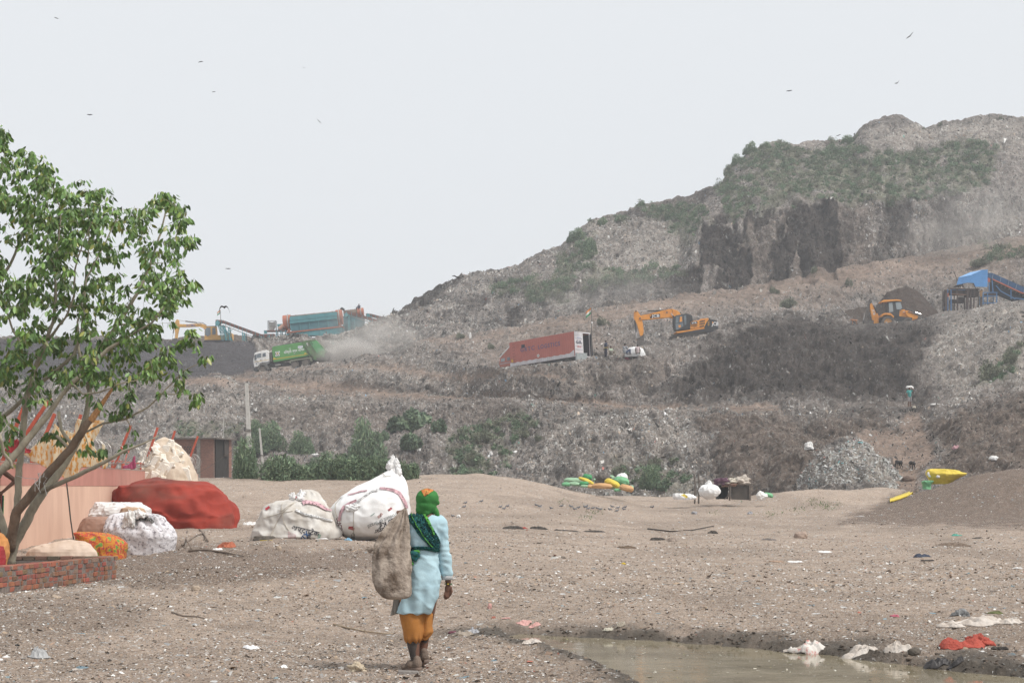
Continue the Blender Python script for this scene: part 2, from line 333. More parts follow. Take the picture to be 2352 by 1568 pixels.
C3 = line([(-900,790,250),(300,788,250),(590,786,250),(720,784,250),(790,800,248),(880,797,244),(950,789,240),(1000,783,238),(1150,760,234),(1250,742,231),(1350,720,229),(1500,694,232),(1600,676,235),(1700,660,238),(1900,624,243),(2100,588,248),(2200,570,250),(2352,540,252),(3300,430,260)])
C4 = line([(-900,792,262),(590,788,262),(720,786,252),(800,783,251),(880,765,254),(950,745,256),(1050,706,258),(1200,668,256),(1280,655,254),(1400,645,250),(1560,630,250),(1605,540,252),(1640,514,252),(1730,492,254),(1900,475,256),(2050,466,258),(2200,462,260),(2352,452,262),(3300,400,270)])
C5 = line([(-900,790,275),(590,790,275),(720,790,254),(745,779,253),(790,767,254),(840,750,256),(880,731,258),(890,727,262),(920,712,266),(950,690,270),(975,679,272),(1000,667,273),(1030,650,274),(1060,634,275),(1090,627,276),(1120,622,277),(1150,618,277),(1175,614,278),(1200,611,278),(1212,596,279),(1235,583,279),(1245,577,279),(1265,576,280),(1290,571,281),(1300,558,281),(1325,535,282),(1350,514,284),(1380,506,284),(1410,494,285),(1450,481,286),(1480,471,287),(1510,466,288),(1540,457,289),(1575,450,289),(1600,441,290),(1625,433,291),(1645,430,291),(1662,420,292),(1672,398,292),(1690,378,293),(1720,352,294),(1745,342,295),(1765,330,295),(1800,336,296),(1850,329,297),(1900,325,298),(1955,321,299),(1968,308,299),(1982,291,299),(1998,278,300),(2022,268,300),(2055,265,300),(2080,268,300),(2100,280,300),(2125,292,300),(2150,288,301),(2175,279,301),(2210,278,302),(2240,271,302),(2285,265,303),(2320,271,303),(2352,276,304),(3300,330,310)])
def W(C): py, d = C; return np.stack([(HPX-CX)*d/FPX, d, EYE+(HY-py)*d/FPX], -1)
def shelf(A, w_, dz=0.):
    B = A.copy(); sc = (A[:, 1]+w_)/A[:, 1]; B[:, 0] *= sc; B[:, 1] += w_; B[:, 2] += dz; return B
A0, A1, A2, A3, A4, A5 = map(W, (C0, C1, C2, C3, C4, C5))
Am = A0*.45+A1*.55; Am[:, 2] += .5*np.sin(HPX/190)+.4*np.sin(HPX/71+1)
ROWS = [(shelf(A0, -25, -3), A0, 6), (A0, Am, 110), (Am, A1, 110), (A1, shelf(A1, 5, -.1), 8), (shelf(A1, 5, -.1), A2, 90), (A2, shelf(A2, 13, .2), 12), (shelf(A2, 13, .2), A3, 120),
        (A3, shelf(A3, 5, -.1), 8), (shelf(A3, 5, -.1), A4, 140), (A4, A5, 170), (A5, shelf(A5, 14, -1.5), 12), (shelf(A5, 14, -1.5), shelf(A5, 120, -30), 6)]
pts = []; vv = []
for bi, (a, b_, k) in enumerate(ROWS):
    for t in np.linspace(0, 1, k, endpoint=(bi == len(ROWS)-1)):
        e = t if bi not in (9,) else t+.10*math.sin(math.pi*t)
        pts.append(a*(1-e)+b_*e); vv.append(bi+t)
HV = np.array(pts); hp = CX+HV[..., 0]*FPX/HV[..., 1]; hy = HY-(HV[..., 2]-EYE)*FPX/HV[..., 1]
BI = np.array(vv)[:, None]*np.ones(len(HPX))
# zones, in the survey grid
Nz = fbm(hp/70, hy/45, o=4, s=51); Nf = fbm(hp/22, hy/14, o=3, s=61)
def zone(poly, soft=12, rag=16): return 1-sst(pin(hp+Nz*rag+Nf*rag*.5, hy+Nf*rag*.6, poly), -soft, soft)
def band(pl, w0, rag=5):
    a = np.array(pl, float); c = np.interp(hp, a[:, 0], a[:, 1]); ww = np.interp(hp, a[:, 0], a[:, 2]) if a.shape[1] > 2 else w0
    return np.exp(-((hy+Nf*rag-c)/ww)**2)*((hp > a[0, 0]) & (hp < a[-1, 0]))
dust = np.maximum.reduce([band([(400,876,8),(560,874,12),(700,892,14),(900,905,8),(1020,912,7),(1500,936,6),(1800,945,5)], 8), .8*band([(560,857,8),(840,850,10),(1000,860,9),(1300,870,5)], 6),
   band([(950,795,8),(1150,772,14),(1350,736,20),(1500,708,24),(1700,676,30),(1900,640,36),(2100,606,40),(2352,560,40),(2600,500,40)], 20, 12)*.85,
   zone([(2075,945),(2110,945),(2128,1010),(2150,1060),(2110,1090),(2100,1150),(2060,1150),(2040,1060),(1990,1040),(1960,990),(2060,985)], 10, 12), .55*zone([(1800,640),(2352,560),(2352,640),(2100,660),(1900,700),(1700,720)], 20, 30),
   .6*zone([(1880,480),(2120,470),(2200,560),(1900,610)], 25, 30), .5*zone([(1000,800),(1350,745),(1450,800),(1150,840)], 20, 25)])
up8 = (BI >= 8)*1.; cliff = sst(fbm(hp/30+hy/160, hy/190, o=3, s=301), -.02, .16)*up8
dust = np.where(BI >= 8, 0, dust)
dark = np.maximum.reduce([zone([(1500,925),(1540,880),(1600,820),(1655,765),(1700,745),(1830,730),(2000,742),(2140,738),(2140,800),(2110,850),(2130,930),(2060,935),(1750,925)], 34, 46)*.95,
   cliff*zone([(1612,505),(1660,495),(1730,480),(1800,475),(1930,462),(1935,760),(1590,760)], 3, 8)*.95, cliff*.55*zone([(1930,462),(2280,450),(2300,760),(1930,760)], 8, 20), cliff*.6*zone([(1060,690),(1560,640),(1590,760),(1060,900)], 10, 20), zone([(1612,514),(1655,510),(1700,540),(1690,600),(1655,625),(1600,628)], 3, 7), zone([(1735,490),(1775,478),(1765,520),(1735,530)], 3, 8),
   zone([(1800,486),(1925,474),(1922,640),(1835,655),(1830,560)], 3, 9), zone([(1775,560),(1810,550),(1800,655),(1770,665)], 3, 6), zone([(1700,580),(1735,570),(1722,660),(1660,665)], 3, 7),
   zone([(1540,640),(1612,632),(1610,678),(1540,690)], 4, 8), .7*zone([(1430,658),(1490,655),(1485,700),(1420,706)], 5, 9), .8*zone([(1162,700),(1192,698),(1190,748),(1160,750)], 4, 8),
   .8*zone([(2130,480),(2170,470),(2250,560),(2160,572)], 8, 12), .8*zone([(2040,480),(2090,475),(2080,560),(2040,580)], 8, 12),
   .9*zone([(900,722),(960,675),(1060,628),(1060,645),(960,712),(905,735)], 6, 8), .7*zone([(1410,494),(1640,430),(1662,430),(1600,480),(1480,500)], 6, 8),
   .8*band([(700,895,5),(800,893,7),(1000,893,6),(1090,922,3),(1250,925,8),(1420,922,5),(1470,930,3)], 5)])
brown = np.maximum.reduce([zone([(1590,960),(2040,950),(2060,985),(1960,990),(1880,1030),(1840,1140),(1700,1150),(1640,1080),(1640,1010)], 14, 26), zone([(2130,960),(2352,890),(2600,860),(2600,1150),(2130,1090),(2180,1050),(2130,1000)], 12, 22), .5*zone([(600,930),(1200,930),(1200,1010),(600,1000)], 20, 40), .5*zone([(1050,850),(1550,820),(1500,900),(1050,905)], 20, 30),
   .6*zone([(1720,500),(1990,470),(2010,640),(1660,665)], 10, 20)])
light = np.maximum.reduce([zone([(2150,780),(2210,720),(2352,690),(2600,690),(2600,850),(2352,885),(2180,920),(2150,850)], 12, 22), zone([(1180,1140),(1230,1050),(1290,960),(1600,948),(1580,1000),(1620,1060),(1600,1140)], 14, 40)*.8,
   zone([(1290,580),(1360,518),(1520,500),(1600,520),(1580,630),(1280,640)], 14, 26)*.8, zone([(1975,300),(2150,285),(2352,270),(2352,380),(2250,330),(2000,340)], 8, 16)*.7, .7*zone([(575,790),(700,795),(600,850),(585,852)], 8, 14), .5*zone([(380,890),(600,900),(900,910),(700,1000),(300,960)], 20, 40), .5*zone([(640,850),(1000,830),(1100,870),(900,890),(700,880)], 14, 30)])
veg = np.maximum.reduce([zone([(1680,388),(1765,330),(1850,345),(1960,318),(1990,345),(2100,350),(2230,320),(2290,350),(2270,430),(2150,470),(1900,470),(1760,480),(1690,500),(1640,440)], 12, 26), zone([(1320,540),(1375,548),(1370,600),(1330,670),(1270,650),(1280,590)], 8, 16), zone([(1290,635),(1560,625),(1570,655),(1300,670)], 6, 12),
   .8*zone([(1535,490),(1620,495),(1580,560),(1530,555)], 8, 16), .9*zone([(1460,470),(1600,470),(1640,505),(1480,500)], 8, 10), .8*zone([(1350,500),(1430,492),(1440,515),(1350,522)], 6, 8), .7*zone([(1120,650),(1300,640),(1300,690),(1150,690)], 10, 20),
   zone([(395,965),(560,975),(560,1010),(420,1000)], 6, 12), .8*zone([(2230,870),(2330,800),(2352,790),(2352,850),(2300,885)], 8, 14), .8*zone([(2250,560),(2352,560),(2352,600),(2270,610)], 8, 14), .7*zone([(1030,1040),(1100,990),(1200,960),(1230,1000),(1120,1100),(1040,1100)], 10, 24), .5*zone([(1400,1060),(1560,1060),(1600,1130),(1430,1130)], 10, 20)])
veg *= sst(fbm(hp/26, hy/18, o=3, s=77), -.6, .05)
ldk = 1-sst(pin(hp+Nf*5, hy+Nf*3, [(-400,885),(0,878),(300,874),(430,872),(587,858),(592,845),(585,800),(573,783),(470,782),(380,790),(-400,800)]), -3, 5)
veg *= 1-ldk; light *= 1-ldk; brown *= 1-ldk; dark = np.maximum(dark*(1-ldk), ldk)
ledge = ((BI >= 3) & (BI < 4)) | ((BI >= 5) & (BI < 6)) | ((BI >= 7) & (BI < 8))
smooth_ = np.clip(np.maximum(np.maximum(dust*.85, ledge*.75), ldk), 0, 1)
X, Y, Z = HV[..., 0], HV[..., 1], HV[..., 2]
amp = 1-.8*smooth_
crest = np.exp(-((BI-10)/.6)**2)
d1 = fbm(X*.09, Y*.09, Z*.12, o=3, s=5)*1.6*amp*(1-.75*crest)
lipk = 1-.65*np.maximum(np.exp(-((BI-5.1)/.28)**2)*(hp > 560), .8*np.exp(-((BI-3)/.2)**2))-.0
d2 = fbm(X*.45, Y*.45, Z*.35, o=3, s=15)*.8*(amp+.1)
d3 = (1-np.abs(fbm(X*1.1, Y*.9, Z*.55, o=3, s=35))*2)*.33*amp
d4 = vn(X*3.2, Y*2.2, Z*1.6, s=45)*.20*amp+vn(X*7, Y*5, Z*3.5, s=46)*.09*(amp+.15)
rip = (1-np.abs(vn(X*.9, Z*.16, Y*.2, s=188))*2)*.22*(1-smooth_)
gul = rip+(np.abs(vn(X*.30, Z*.05, s=88))-.45)*1.3*brown+(np.abs(vn(X*.4, Z*.06, s=89))-.45)*1.6*dark*(hy < 700)
disp = lipk*(d1+(d2+d3+d4)*(1-.45*crest)*(1+.5*np.clip(dark, 0, 1)*(1-ldk))+gul)*sst(BI, .2, 1.3)
HVd = HV+disp[..., None]*np.array([0, -.62, .78]); HVd[..., 0] += (fbm(X*.7, Y*.7, Z*.7, o=2, s=99)*.3)*amp
tn_ = fbm(X*.22, Y*.22, Z*.4, o=4, s=141); tn2 = fbm(X*1.3, Y*1.1, Z*.8, o=3, s=142)
tone = np.ones(HV.shape)*(.90+.5*tn_+.5*tn2*amp)[..., None]
def tmix(mask, col):
    global tone
    tone = tone*(1-mask[..., None])+np.array(col)*mask[..., None]*(1+.35*tn_+.6*tn2*(1-.7*dust)*(1-.8*ldk))[..., None]
tmix(np.clip(light, 0, 1)*.9, (1.16, 1.17, 1.15)); tmix(np.clip(brown, 0, 1)*.9, (.62, .55, .50)); tmix(np.clip(dark, 0, 1), (.24, .225, .222)); tmix(ldk, (.30, .31, .36)); tmix(np.clip(veg, 0, 1)*.65, (.50, .62, .42))
tmix(np.clip(dust, 0, 1)*.85, (1.02, .97, .93))
HC = np.stack([dust, np.clip(np.maximum(dust, .0*dark), 0, 1), np.clip(dark, 0, 1)*.3], -1)
M_hill = terrain_mat('landfill_waste', (.255,.222,.20), (.125,.107,.096), (.30,.228,.185), (.03,.03,.03), 'zone',
  [(3.8, .68, [(.33,.32,.305), (.38,.37,.355), (.24,.22,.205), (.13,.12,.115), (.30,.285,.27), (.25,.23,.21)], (1,1,.5)), (6.5, .55, [(.32,.30,.285), (.09,.083,.08), (.36,.345,.33), (.18,.165,.15), (.27,.25,.232)], (1,1,.6))], 2.2, hill=True)
hillo = rawmesh('landfill_hill', HVd.reshape(-1, 3), gridfaces(*HV.shape[:2]), M_hill, cols={'zone': HC.reshape(-1, 3), 'tone': tone.reshape(-1, 3)})
tag(hillo, kind='structure')
# ray caster for setting things down
def _bvh(V3, st): V2 = V3[::st, ::st]; return BVHTree.FromPolygons([tuple(v) for v in V2.reshape(-1, 3)], gridfaces(*V2.shape[:2]).tolist())
B_hill = _bvh(HVd, 3); B_ground = _bvh(np.stack([GX, GY, GZ], -1), 2)
CAMV = Vector((0, 0, EYE))
def hit(px, py, which=None):
    d = (P(px, py, 100)-CAMV).normalized(); best = None
    for t in ([B_hill, B_ground] if which is None else [which]):
        h = t.ray_cast(CAMV, d)
        if h[0] is not None and (best is None or h[3] < best[1]): best = (h[0], h[3])
    return best[0] if best else P(px, py, 120)
def drop(x, y, which=None):
    best = None
    for t in ([B_hill, B_ground] if which is None else [which]):
        h = t.ray_cast(Vector((x, y, 200)), Vector((0, 0, -1)))
        if h[0] is not None and (best is None or h[0].z > best.z): best = h[0]
    return best if best is not None else Vector((x, y, 0))

# ------------------------------------------------------------ uncountable litter as stuff
def flakes(name, Pn, Nn, size, asp, col, m, label, up=None, curl=.3):
    """one small bent four-sided scrap per point"""
    k = len(Pn); a = RNG.normal(size=(k, 3)); T = a-Nn*(a*Nn).sum(1, keepdims=True)
    if up is not None: T = up*(1-.55)+T*.55*(RNG.random((k, 1)))
    T /= np.linalg.norm(T, axis=1, keepdims=True)+1e-9; Bn = np.cross(Nn, T); Bn /= np.linalg.norm(Bn, axis=1, keepdims=True)+1e-9
    s = size[:, None]; w_ = s*asp[:, None]; j = lambda q: 1+RNG.uniform(-q, q, (k, 1))
    lift = Nn*s*curl
    v = np.stack([Pn-T*s*j(.3)-Bn*w_*j(.5), Pn-T*s*j(.3)*.8+Bn*w_*j(.5), Pn+Bn*w_*j(.4)+lift*j(.9)*.5, Pn-Bn*w_*j(.4)+lift*j(.9)*.5, Pn+T*s*j(.3)+Bn*w_*j(.6)-lift*.2, Pn+T*s*j(.3)-Bn*w_*j(.6)-lift*.2], 1)
    V = v.reshape(-1, 3); i = np.arange(k)[:, None]*6; F = np.concatenate([i+[0, 1, 2, 3], i+[3, 2, 4, 5]], 0)
    o = rawmesh(name, V, F, m, smooth=False, cols={'tint': np.repeat(col, 6, 0)}); return tag(o, label, None, None, 'stuff')
def tintmat(name, rough=.8, tr=0.):
    m = bpy.data.materials.new(name); m.use_nodes = True; n = m.node_tree; b = n.nodes['Principled BSDF']; b.inputs['Roughness'].default_value = rough; b.inputs['Specular IOR Level'].default_value = .25
    a = n.nodes.new('ShaderNodeVertexColor'); a.layer_name = 'tint'
    ng = n.nodes.new('ShaderNodeTexNoise'); ng.inputs['Scale'].default_value = 3; hs = n.nodes.new('ShaderNodeHueSaturation'); mr = n.nodes.new('ShaderNodeMapRange'); mr.inputs[3].default_value = .7; mr.inputs[4].default_value = 1.3
    geo = n.nodes.new('ShaderNodeNewGeometry'); n.links.new(geo.outputs['Position'], ng.inputs[0]); n.links.new(ng.outputs[0], mr.inputs[0]); n.links.new(mr.outputs[0], hs.inputs['Value'])
    n.links.new(a.outputs[0], hs.inputs['Color']); n.links.new(hs.outputs[0], b.inputs['Base Color']); return m
M_scrap = tintmat('scrap')
def pick(k, pal, pr):
    pal = np.array(pal); pr = np.array(pr, float); pr /= pr.sum(); c = pal[RNG.choice(len(pal), k, p=pr)]; return np.clip(c*RNG.uniform(.7, 1.25, (k, 1)), 0, .8)
# on the hill
NH = 340000
ri = RNG.integers(8, HVd.shape[0]-22, NH); ci = RNG.integers(40, HVd.shape[1]-40, NH)
keep = (RNG.random(NH) > smooth_[ri, ci]*.93) & (RNG.random(NH) > .45*np.clip(brown, 0, 1)[ri, ci]) & (fbm(HVd[ri, ci, 0]*.6, HVd[ri, ci, 1]*.6, HVd[ri, ci, 2]*.6, o=2, s=11)+RNG.uniform(-.5, .6, NH) > -.12) & (hp[ri, ci] > -200) & (hp[ri, ci] < 2550); ri, ci = ri[keep], ci[keep]; k = len(ri)
u = RNG.random((k, 2)); p00 = HVd[ri, ci]; p10 = HVd[ri+1, ci]; p01 = HVd[ri, ci+1]
e1, e2 = p10-p00, p01-p00; Nn = np.cross(e2, e1); Nn /= np.linalg.norm(Nn, axis=1, keepdims=True)+1e-9
pp = p00+e1*u[:, :1]+e2*u[:, 1:]+Nn*.03
Nn = Nn+RNG.normal(size=Nn.shape)*.55; Nn /= np.linalg.norm(Nn, axis=1, keepdims=True)
lz, dz_, bz = np.clip(light, 0, 1)[ri, ci], np.clip(dark, 0, 1)[ri, ci], np.clip(brown, 0, 1)[ri, ci]
cg = pick(k, [(.33,.315,.295), (.42,.41,.39), (.25,.228,.208), (.13,.118,.108), (.06,.055,.05), (.30,.24,.19), (.58,.58,.57), (.16,.26,.36), (.34,.14,.12), (.14,.26,.22)], [22, 8, 30, 20, 6, 12, 1.3, .5, .35, .35])
cn = fbm(pp[:, 0]*.5, pp[:, 1]*.5, pp[:, 2]*.6, o=4, s=123)
cg = cg*(.80+.16*lz-.25*bz-.52*dz_+1.25*cn)[:, None]; cg *= (1-.5*np.clip(veg, 0, 1)[ri, ci])[:, None]
sz = np.clip(RNG.lognormal(-2.3, .5, k), .04, .6)*(1-.4*bz)*(1-.15*dz_)*(.35+.65*np.clip(pp[:, 1]/225, 0, 1.1))
slope = np.array([[0, .55, .83]])
flakes('landfill_litter', pp, Nn, sz, RNG.uniform(.14, .55, k), np.clip(cg, 0, .7), M_scrap, 'ragged plastic and cloth scraps covering the landfill slopes', up=slope*np.ones((k, 1)))
# on the ground
NG = 250000
yy = np.exp(RNG.uniform(math.log(11.5), math.log(118), NG)); pxx = RNG.uniform(-150, 2500, NG); xx = (pxx-CX)*yy/FPX
zz, dg_ = G(xx, yy); keep = dg_ > -.02; clump = fbm(xx*.8, yy*.5, o=3, s=71); keep &= (clump+RNG.uniform(-.6, .6, NG) > -.4)
xx, yy, zz, pxx = xx[keep], yy[keep], zz[keep], pxx[keep]; k = len(xx)
Nn = np.array([[0, 0, 1.]])+RNG.normal(size=(k, 3))*.35; Nn /= np.linalg.norm(Nn, axis=1, keepdims=True)
sz = np.clip(RNG.lognormal(-4.85, .5, k), .003, .036)*np.clip(yy/18, 1, 1.7)
wetk = 1-sst(dg_[keep], .1, .9)
cg = pick(k, [(.50,.48,.45), (.64,.63,.61), (.36,.32,.29), (.15,.12,.10), (.08,.07,.06), (.30,.21,.155), (.2,.26,.28), (.33,.25,.18), (.36,.13,.09)], [24, 13, 22, 9, 3, 11, 1.3, 24, .9])*(1-.45*wetk)[:, None]
flakes('ground_litter', np.stack([xx, yy, zz+.004], -1), Nn, sz, RNG.choice([.1, .3, .6, .9], k, p=[.3, .3, .25, .15]), cg, M_scrap, 'tiny chips of plastic, wood and paper strewn over the bare ground', curl=.35)
# ------------------------------------------------------------ soft things
def gridtop(x, y, z=None): return drop(x, y).z
class Surf:
    """ray caster on a finished object, for marks and strips that lie on it"""
    def __init__(s, o):
        bpy.context.view_layer.update(); M = o.matrix_world; me = o.data; s.M = M.inverted()
        s.b = BVHTree.FromPolygons([M @ v.co for v in me.vertices], [tuple(p.vertices) for p in me.polygons])
    def at(s, px, py, d0=5):
        dr = (P(px, py, 100)-CAMV).normalized(); h = s.b.ray_cast(CAMV, dr); return (h[0], h[1]) if h[0] is not None else (None, None)
def lump(name, lv, d, m, parent=None, depth=.8, wr=.03, ws=2.5, fold=0, nf=9, seg=150, nr=100, seed=0, sq=2.3, smooth=True, label=None, flop=0, tie=None, open_=False, peak=1):
    """a soft body measured level by level: (py, left px, right px) at distance d, round in plan"""
    lv = sorted(lv); py = np.array([l[0] for l in lv], float); t = np.linspace(0, 1, nr); ys = py[0]+(py[-1]-py[0])*(t*.5+.5*(1-np.cos(math.pi*t))/2*1.0+0) if False else np.interp(t, np.linspace(0, 1, len(py)), py)
    l = np.interp(ys, py, [a[1] for a in lv]); r = np.interp(ys, py, [a[2] for a in lv])
    k = np.hanning(9); k /= k.sum(); sm = lambda v: np.convolve(np.pad(v, 4, 'edge'), k, 'valid'); l2, r2 = sm(l), sm(r); l, r = l2, r2
    a = np.linspace(0, 2*math.pi, seg, endpoint=False); ca, sa = np.cos(a), np.sin(a)
    e = 2/sq; cx_ = np.sign(ca)*np.abs(ca)**e; sy_ = np.sign(sa)*np.abs(sa)**e
    q = d/FPX; xc = ((l+r)/2-CX)*q; hw = (r-l)/2*q; z = EYE+(HY-ys)*q
    H = max(hw.max(), .01); hd = np.minimum(hw*depth, H*depth)
    X = xc[:, None]+hw[:, None]*cx_; Y = d+hd.max()*0+hd[:, None]*sy_+flop*(z-z[-1])[:, None]/(z[0]-z[-1]+1e-6); Z = z[:, None]*np.ones(seg)
    N = np.stack([ca[None]*np.ones((nr, 1)), sa[None]*np.ones((nr, 1)), np.zeros((nr, seg))], -1)
    s_ = 1/H; n1 = (1-np.abs(fbm(X*ws+seed*7, Y*ws, Z*ws, o=3, s=seed))*2.2); n2 = fbm(X*ws*.5, Y*ws*.5, Z*ws*.5+seed, o=2, s=seed+9)
    n3 = 1-np.abs(fbm(X*ws*2.6, Y*ws*2.6, Z*ws*1.1+seed, o=2, s=seed+19))*2.2
    D_ = wr*(n1*.8+n2*1.2+n3*.35)
    if fold:
        ph = a[None]*nf+2.2*fbm(X*.8*ws, Y*.8*ws, Z*.8*ws, o=2, s=seed+3); w_ = np.exp(-((t-(0 if tie is None else tie))/.35)**2)[:, None]; D_ = D_+fold*w_*np.cos(ph)
    D_ = D_*np.clip(hw/H*1.6, .15, 1)[:, None]
    V = np.stack([X, Y, Z], -1)+N*D_[..., None]; V[..., 2] += D_*.4
    V = V.reshape(-1, 3); i = np.arange(nr-1)[:, None]*seg+np.arange(seg)[None]; j = np.arange(nr-1)[:, None]*seg+(np.arange(seg)[None]+1) % seg
    F = np.stack([i.ravel(), (i+seg).ravel(), (j+seg).ravel(), j.ravel()], 1)
    mb = MB(); c0 = V[:seg].mean(0); c0[2] += .01; c1 = V[-seg:].mean(0); n = len(V)
    base = Vector((xc[-1], d, z[-1])); base_l = np.array(base) if parent is None else np.array(parent.location)
    Vl = np.vstack([V, c0, c1])-base_l; fl = [tuple(f) for f in F]+[(k_, (k_+1) % seg, n) for k_ in range(seg)]
    if not open_: fl += [((nr-1)*seg+(k_+1) % seg, (nr-1)*seg+k_, n+1) for k_ in range(seg)]
    mb.add(Vl, fl); o = mb.build(name, m, parent, smooth=smooth)
    if parent is None: o.location = base
    if label: o['label'] = label
    return o
def strip_on(sf, name, pts, wpx, m, parent, off=.006, nacross=3, thick=.0, fold=0, label=None, rope=False):
    """a band or a cord laid along the surface through survey points"""
    P_ = []; 
    for (a, b) in zip(pts[:-1], pts[1:]):
        n = max(2, int(math.hypot(b[0]-a[0], b[1]-a[1])/1.2))
        P_ += [(a[0]+(b[0]-a[0])*i/n, a[1]+(b[1]-a[1])*i/n) for i in range(n)]
    P_.append(pts[-1]); V = []; ok = []
    W_ = wpx if hasattr(wpx, '__len__') else [wpx, wpx]
    for i, (x, y) in enumerate(P_):
        x0, y0 = P_[max(i-1, 0)]; x1, y1 = P_[min(i+1, len(P_)-1)]; L = math.hypot(x1-x0, y1-y0) or 1; nx, ny = -(y1-y0)/L, (x1-x0)/L
        ww = np.interp(i/(len(P_)-1), np.linspace(0, 1, len(W_)), W_); row = []
        for k in range(nacross):
            q = (k/(nacross-1)-.5)*ww; h, nn = sf.at(x+nx*q, y+ny*q)
            if h is None: row.append(None); continue
            nn = nn if nn.y < 0 else -nn; row.append(h+nn*(off+fold*math.cos(k*2.4+i*.05)))
        V.append(row)
    mb = MB(); loc = Vector(parent.location) if parent else Vector()
    if rope:
        c = [r[nacross//2] for r in V if r[nacross//2] is not None]
        if len(c) > 1: mb.tube([v-loc for v in c], rope, 5)
    else:
        for r0, r1 in zip(V[:-1], V[1:]):
            for k in range(nacross-1):
                q = [r0[k], r0[k+1], r1[k+1], r1[k]]
                if any(v is None for v in q): continue
                mb.add([v-loc for v in q], [(0, 1, 2, 3)])
    o = mb.build(name, m, parent, smooth=True)
    if thick: s = o.modifiers.new('thick', 'SOLIDIFY'); s.thickness = thick; s.offset = 0
    bm = bmesh.new(); bm.from_mesh(o.data); bmesh.ops.remove_doubles(bm, verts=bm.verts, dist=1e-5); bm.to_mesh(o.data); bm.free()
    if label: o['label'] = label
    return o
def text_on(sf, name, s, px, py, size_px, deg, m, parent, off=.004, sx=1, flip=False, font=None, label=None):
    cu = bpy.data.curves.new(name, 'FONT'); cu.body = s; cu.size = size_px; cu.align_x = 'CENTER'; cu.align_y = 'CENTER'; cu.offset = size_px*.02 if font is None else font
    o = bpy.data.objects.new(name, cu); SC.collection.objects.link(o); dg = bpy.context.evaluated_depsgraph_get(); dg.update(); me = bpy.data.meshes.new_from_object(o.evaluated_get(dg)); bpy.data.objects.remove(o)
    bm = bmesh.new(); bm.from_mesh(me); bmesh.ops.triangulate(bm, faces=bm.faces); bmesh.ops.subdivide_edges(bm, edges=[e for e in bm.edges if e.calc_length() > size_px*.3], cuts=1)
    a = R(deg); ca, sa = math.cos(a), math.sin(a); loc = Vector(parent.location); last = None
    for v in bm.verts:
        x, y = v.co.x*sx, v.co.y; X = px+x*ca-y*sa; Y = py-(x*sa+y*ca); h, nn = sf.at(X, Y)
        if h is None: h, nn = (last or (P(X, Y, loc.y), Vector((0, -1, 0))))
        else: last = (h, nn)
        nn = nn if nn.y < 0 else -nn; v.co = h+nn*off-loc
    bm.to_mesh(me); bm.free(); me.materials.clear(); me.materials.append(m); q = link(bpy.data.objects.new(name, me), parent)
    if label: q['label'] = label
    return q
def sheet(name, poly, d, m, parent=None, folds=.05, fs=1.5, step=1.6, thick=.006, ang=0, seed=0, lean=0, d2=None, label=None):
    """hanging cloth: a fine grid trimmed to an outline, with folds in depth"""
    xs = np.arange(min(p[0] for p in poly), max(p[0] for p in poly)+step, step); ys = np.arange(min(p[1] for p in poly), max(p[1] for p in poly)+step, step)
    Xp, Yp = np.meshgrid(xs, ys); dist = pin(Xp, Yp, poly); q = d/FPX
    u = (Xp*math.cos(ang)+Yp*math.sin(ang))*q; v = (-Xp*math.sin(ang)+Yp*math.cos(ang))*q
    dep = folds*(1-np.abs(fbm(u*fs*2.2+seed, v*fs*.5, o=3, s=seed+4))*2)+folds*1.5*fbm(u*fs*.7, v*fs*.4, o=2, s=seed+8)
    dd_ = d+dep+lean*(Yp-ys[0])*q+(0 if d2 is None else (d2-d)*(Xp-xs[0])/(xs[-1]-xs[0]))
    V = np.stack([(Xp-CX)*dd_/FPX, dd_, EYE+(HY-Yp)*dd_/FPX], -1); ins = dist < step*.55
    F = gridfaces(*Xp.shape); k = ins.ravel()[F].all(1); F = F[k]; base = V.reshape(-1, 3)[F.ravel()].mean(0) if parent is None else np.array(parent.location)
    used = np.unique(F); mp = -np.ones(Xp.size, int); mp[used] = np.arange(len(used)); o = rawmesh(name, V.reshape(-1, 3)[used]-base, mp[F], m, parent)
    if parent is None: o.location = base
    s = o.modifiers.new('thick', 'SOLIDIFY'); s.thickness = thick; s.offset = 0
    if label: o['label'] = label
    return o
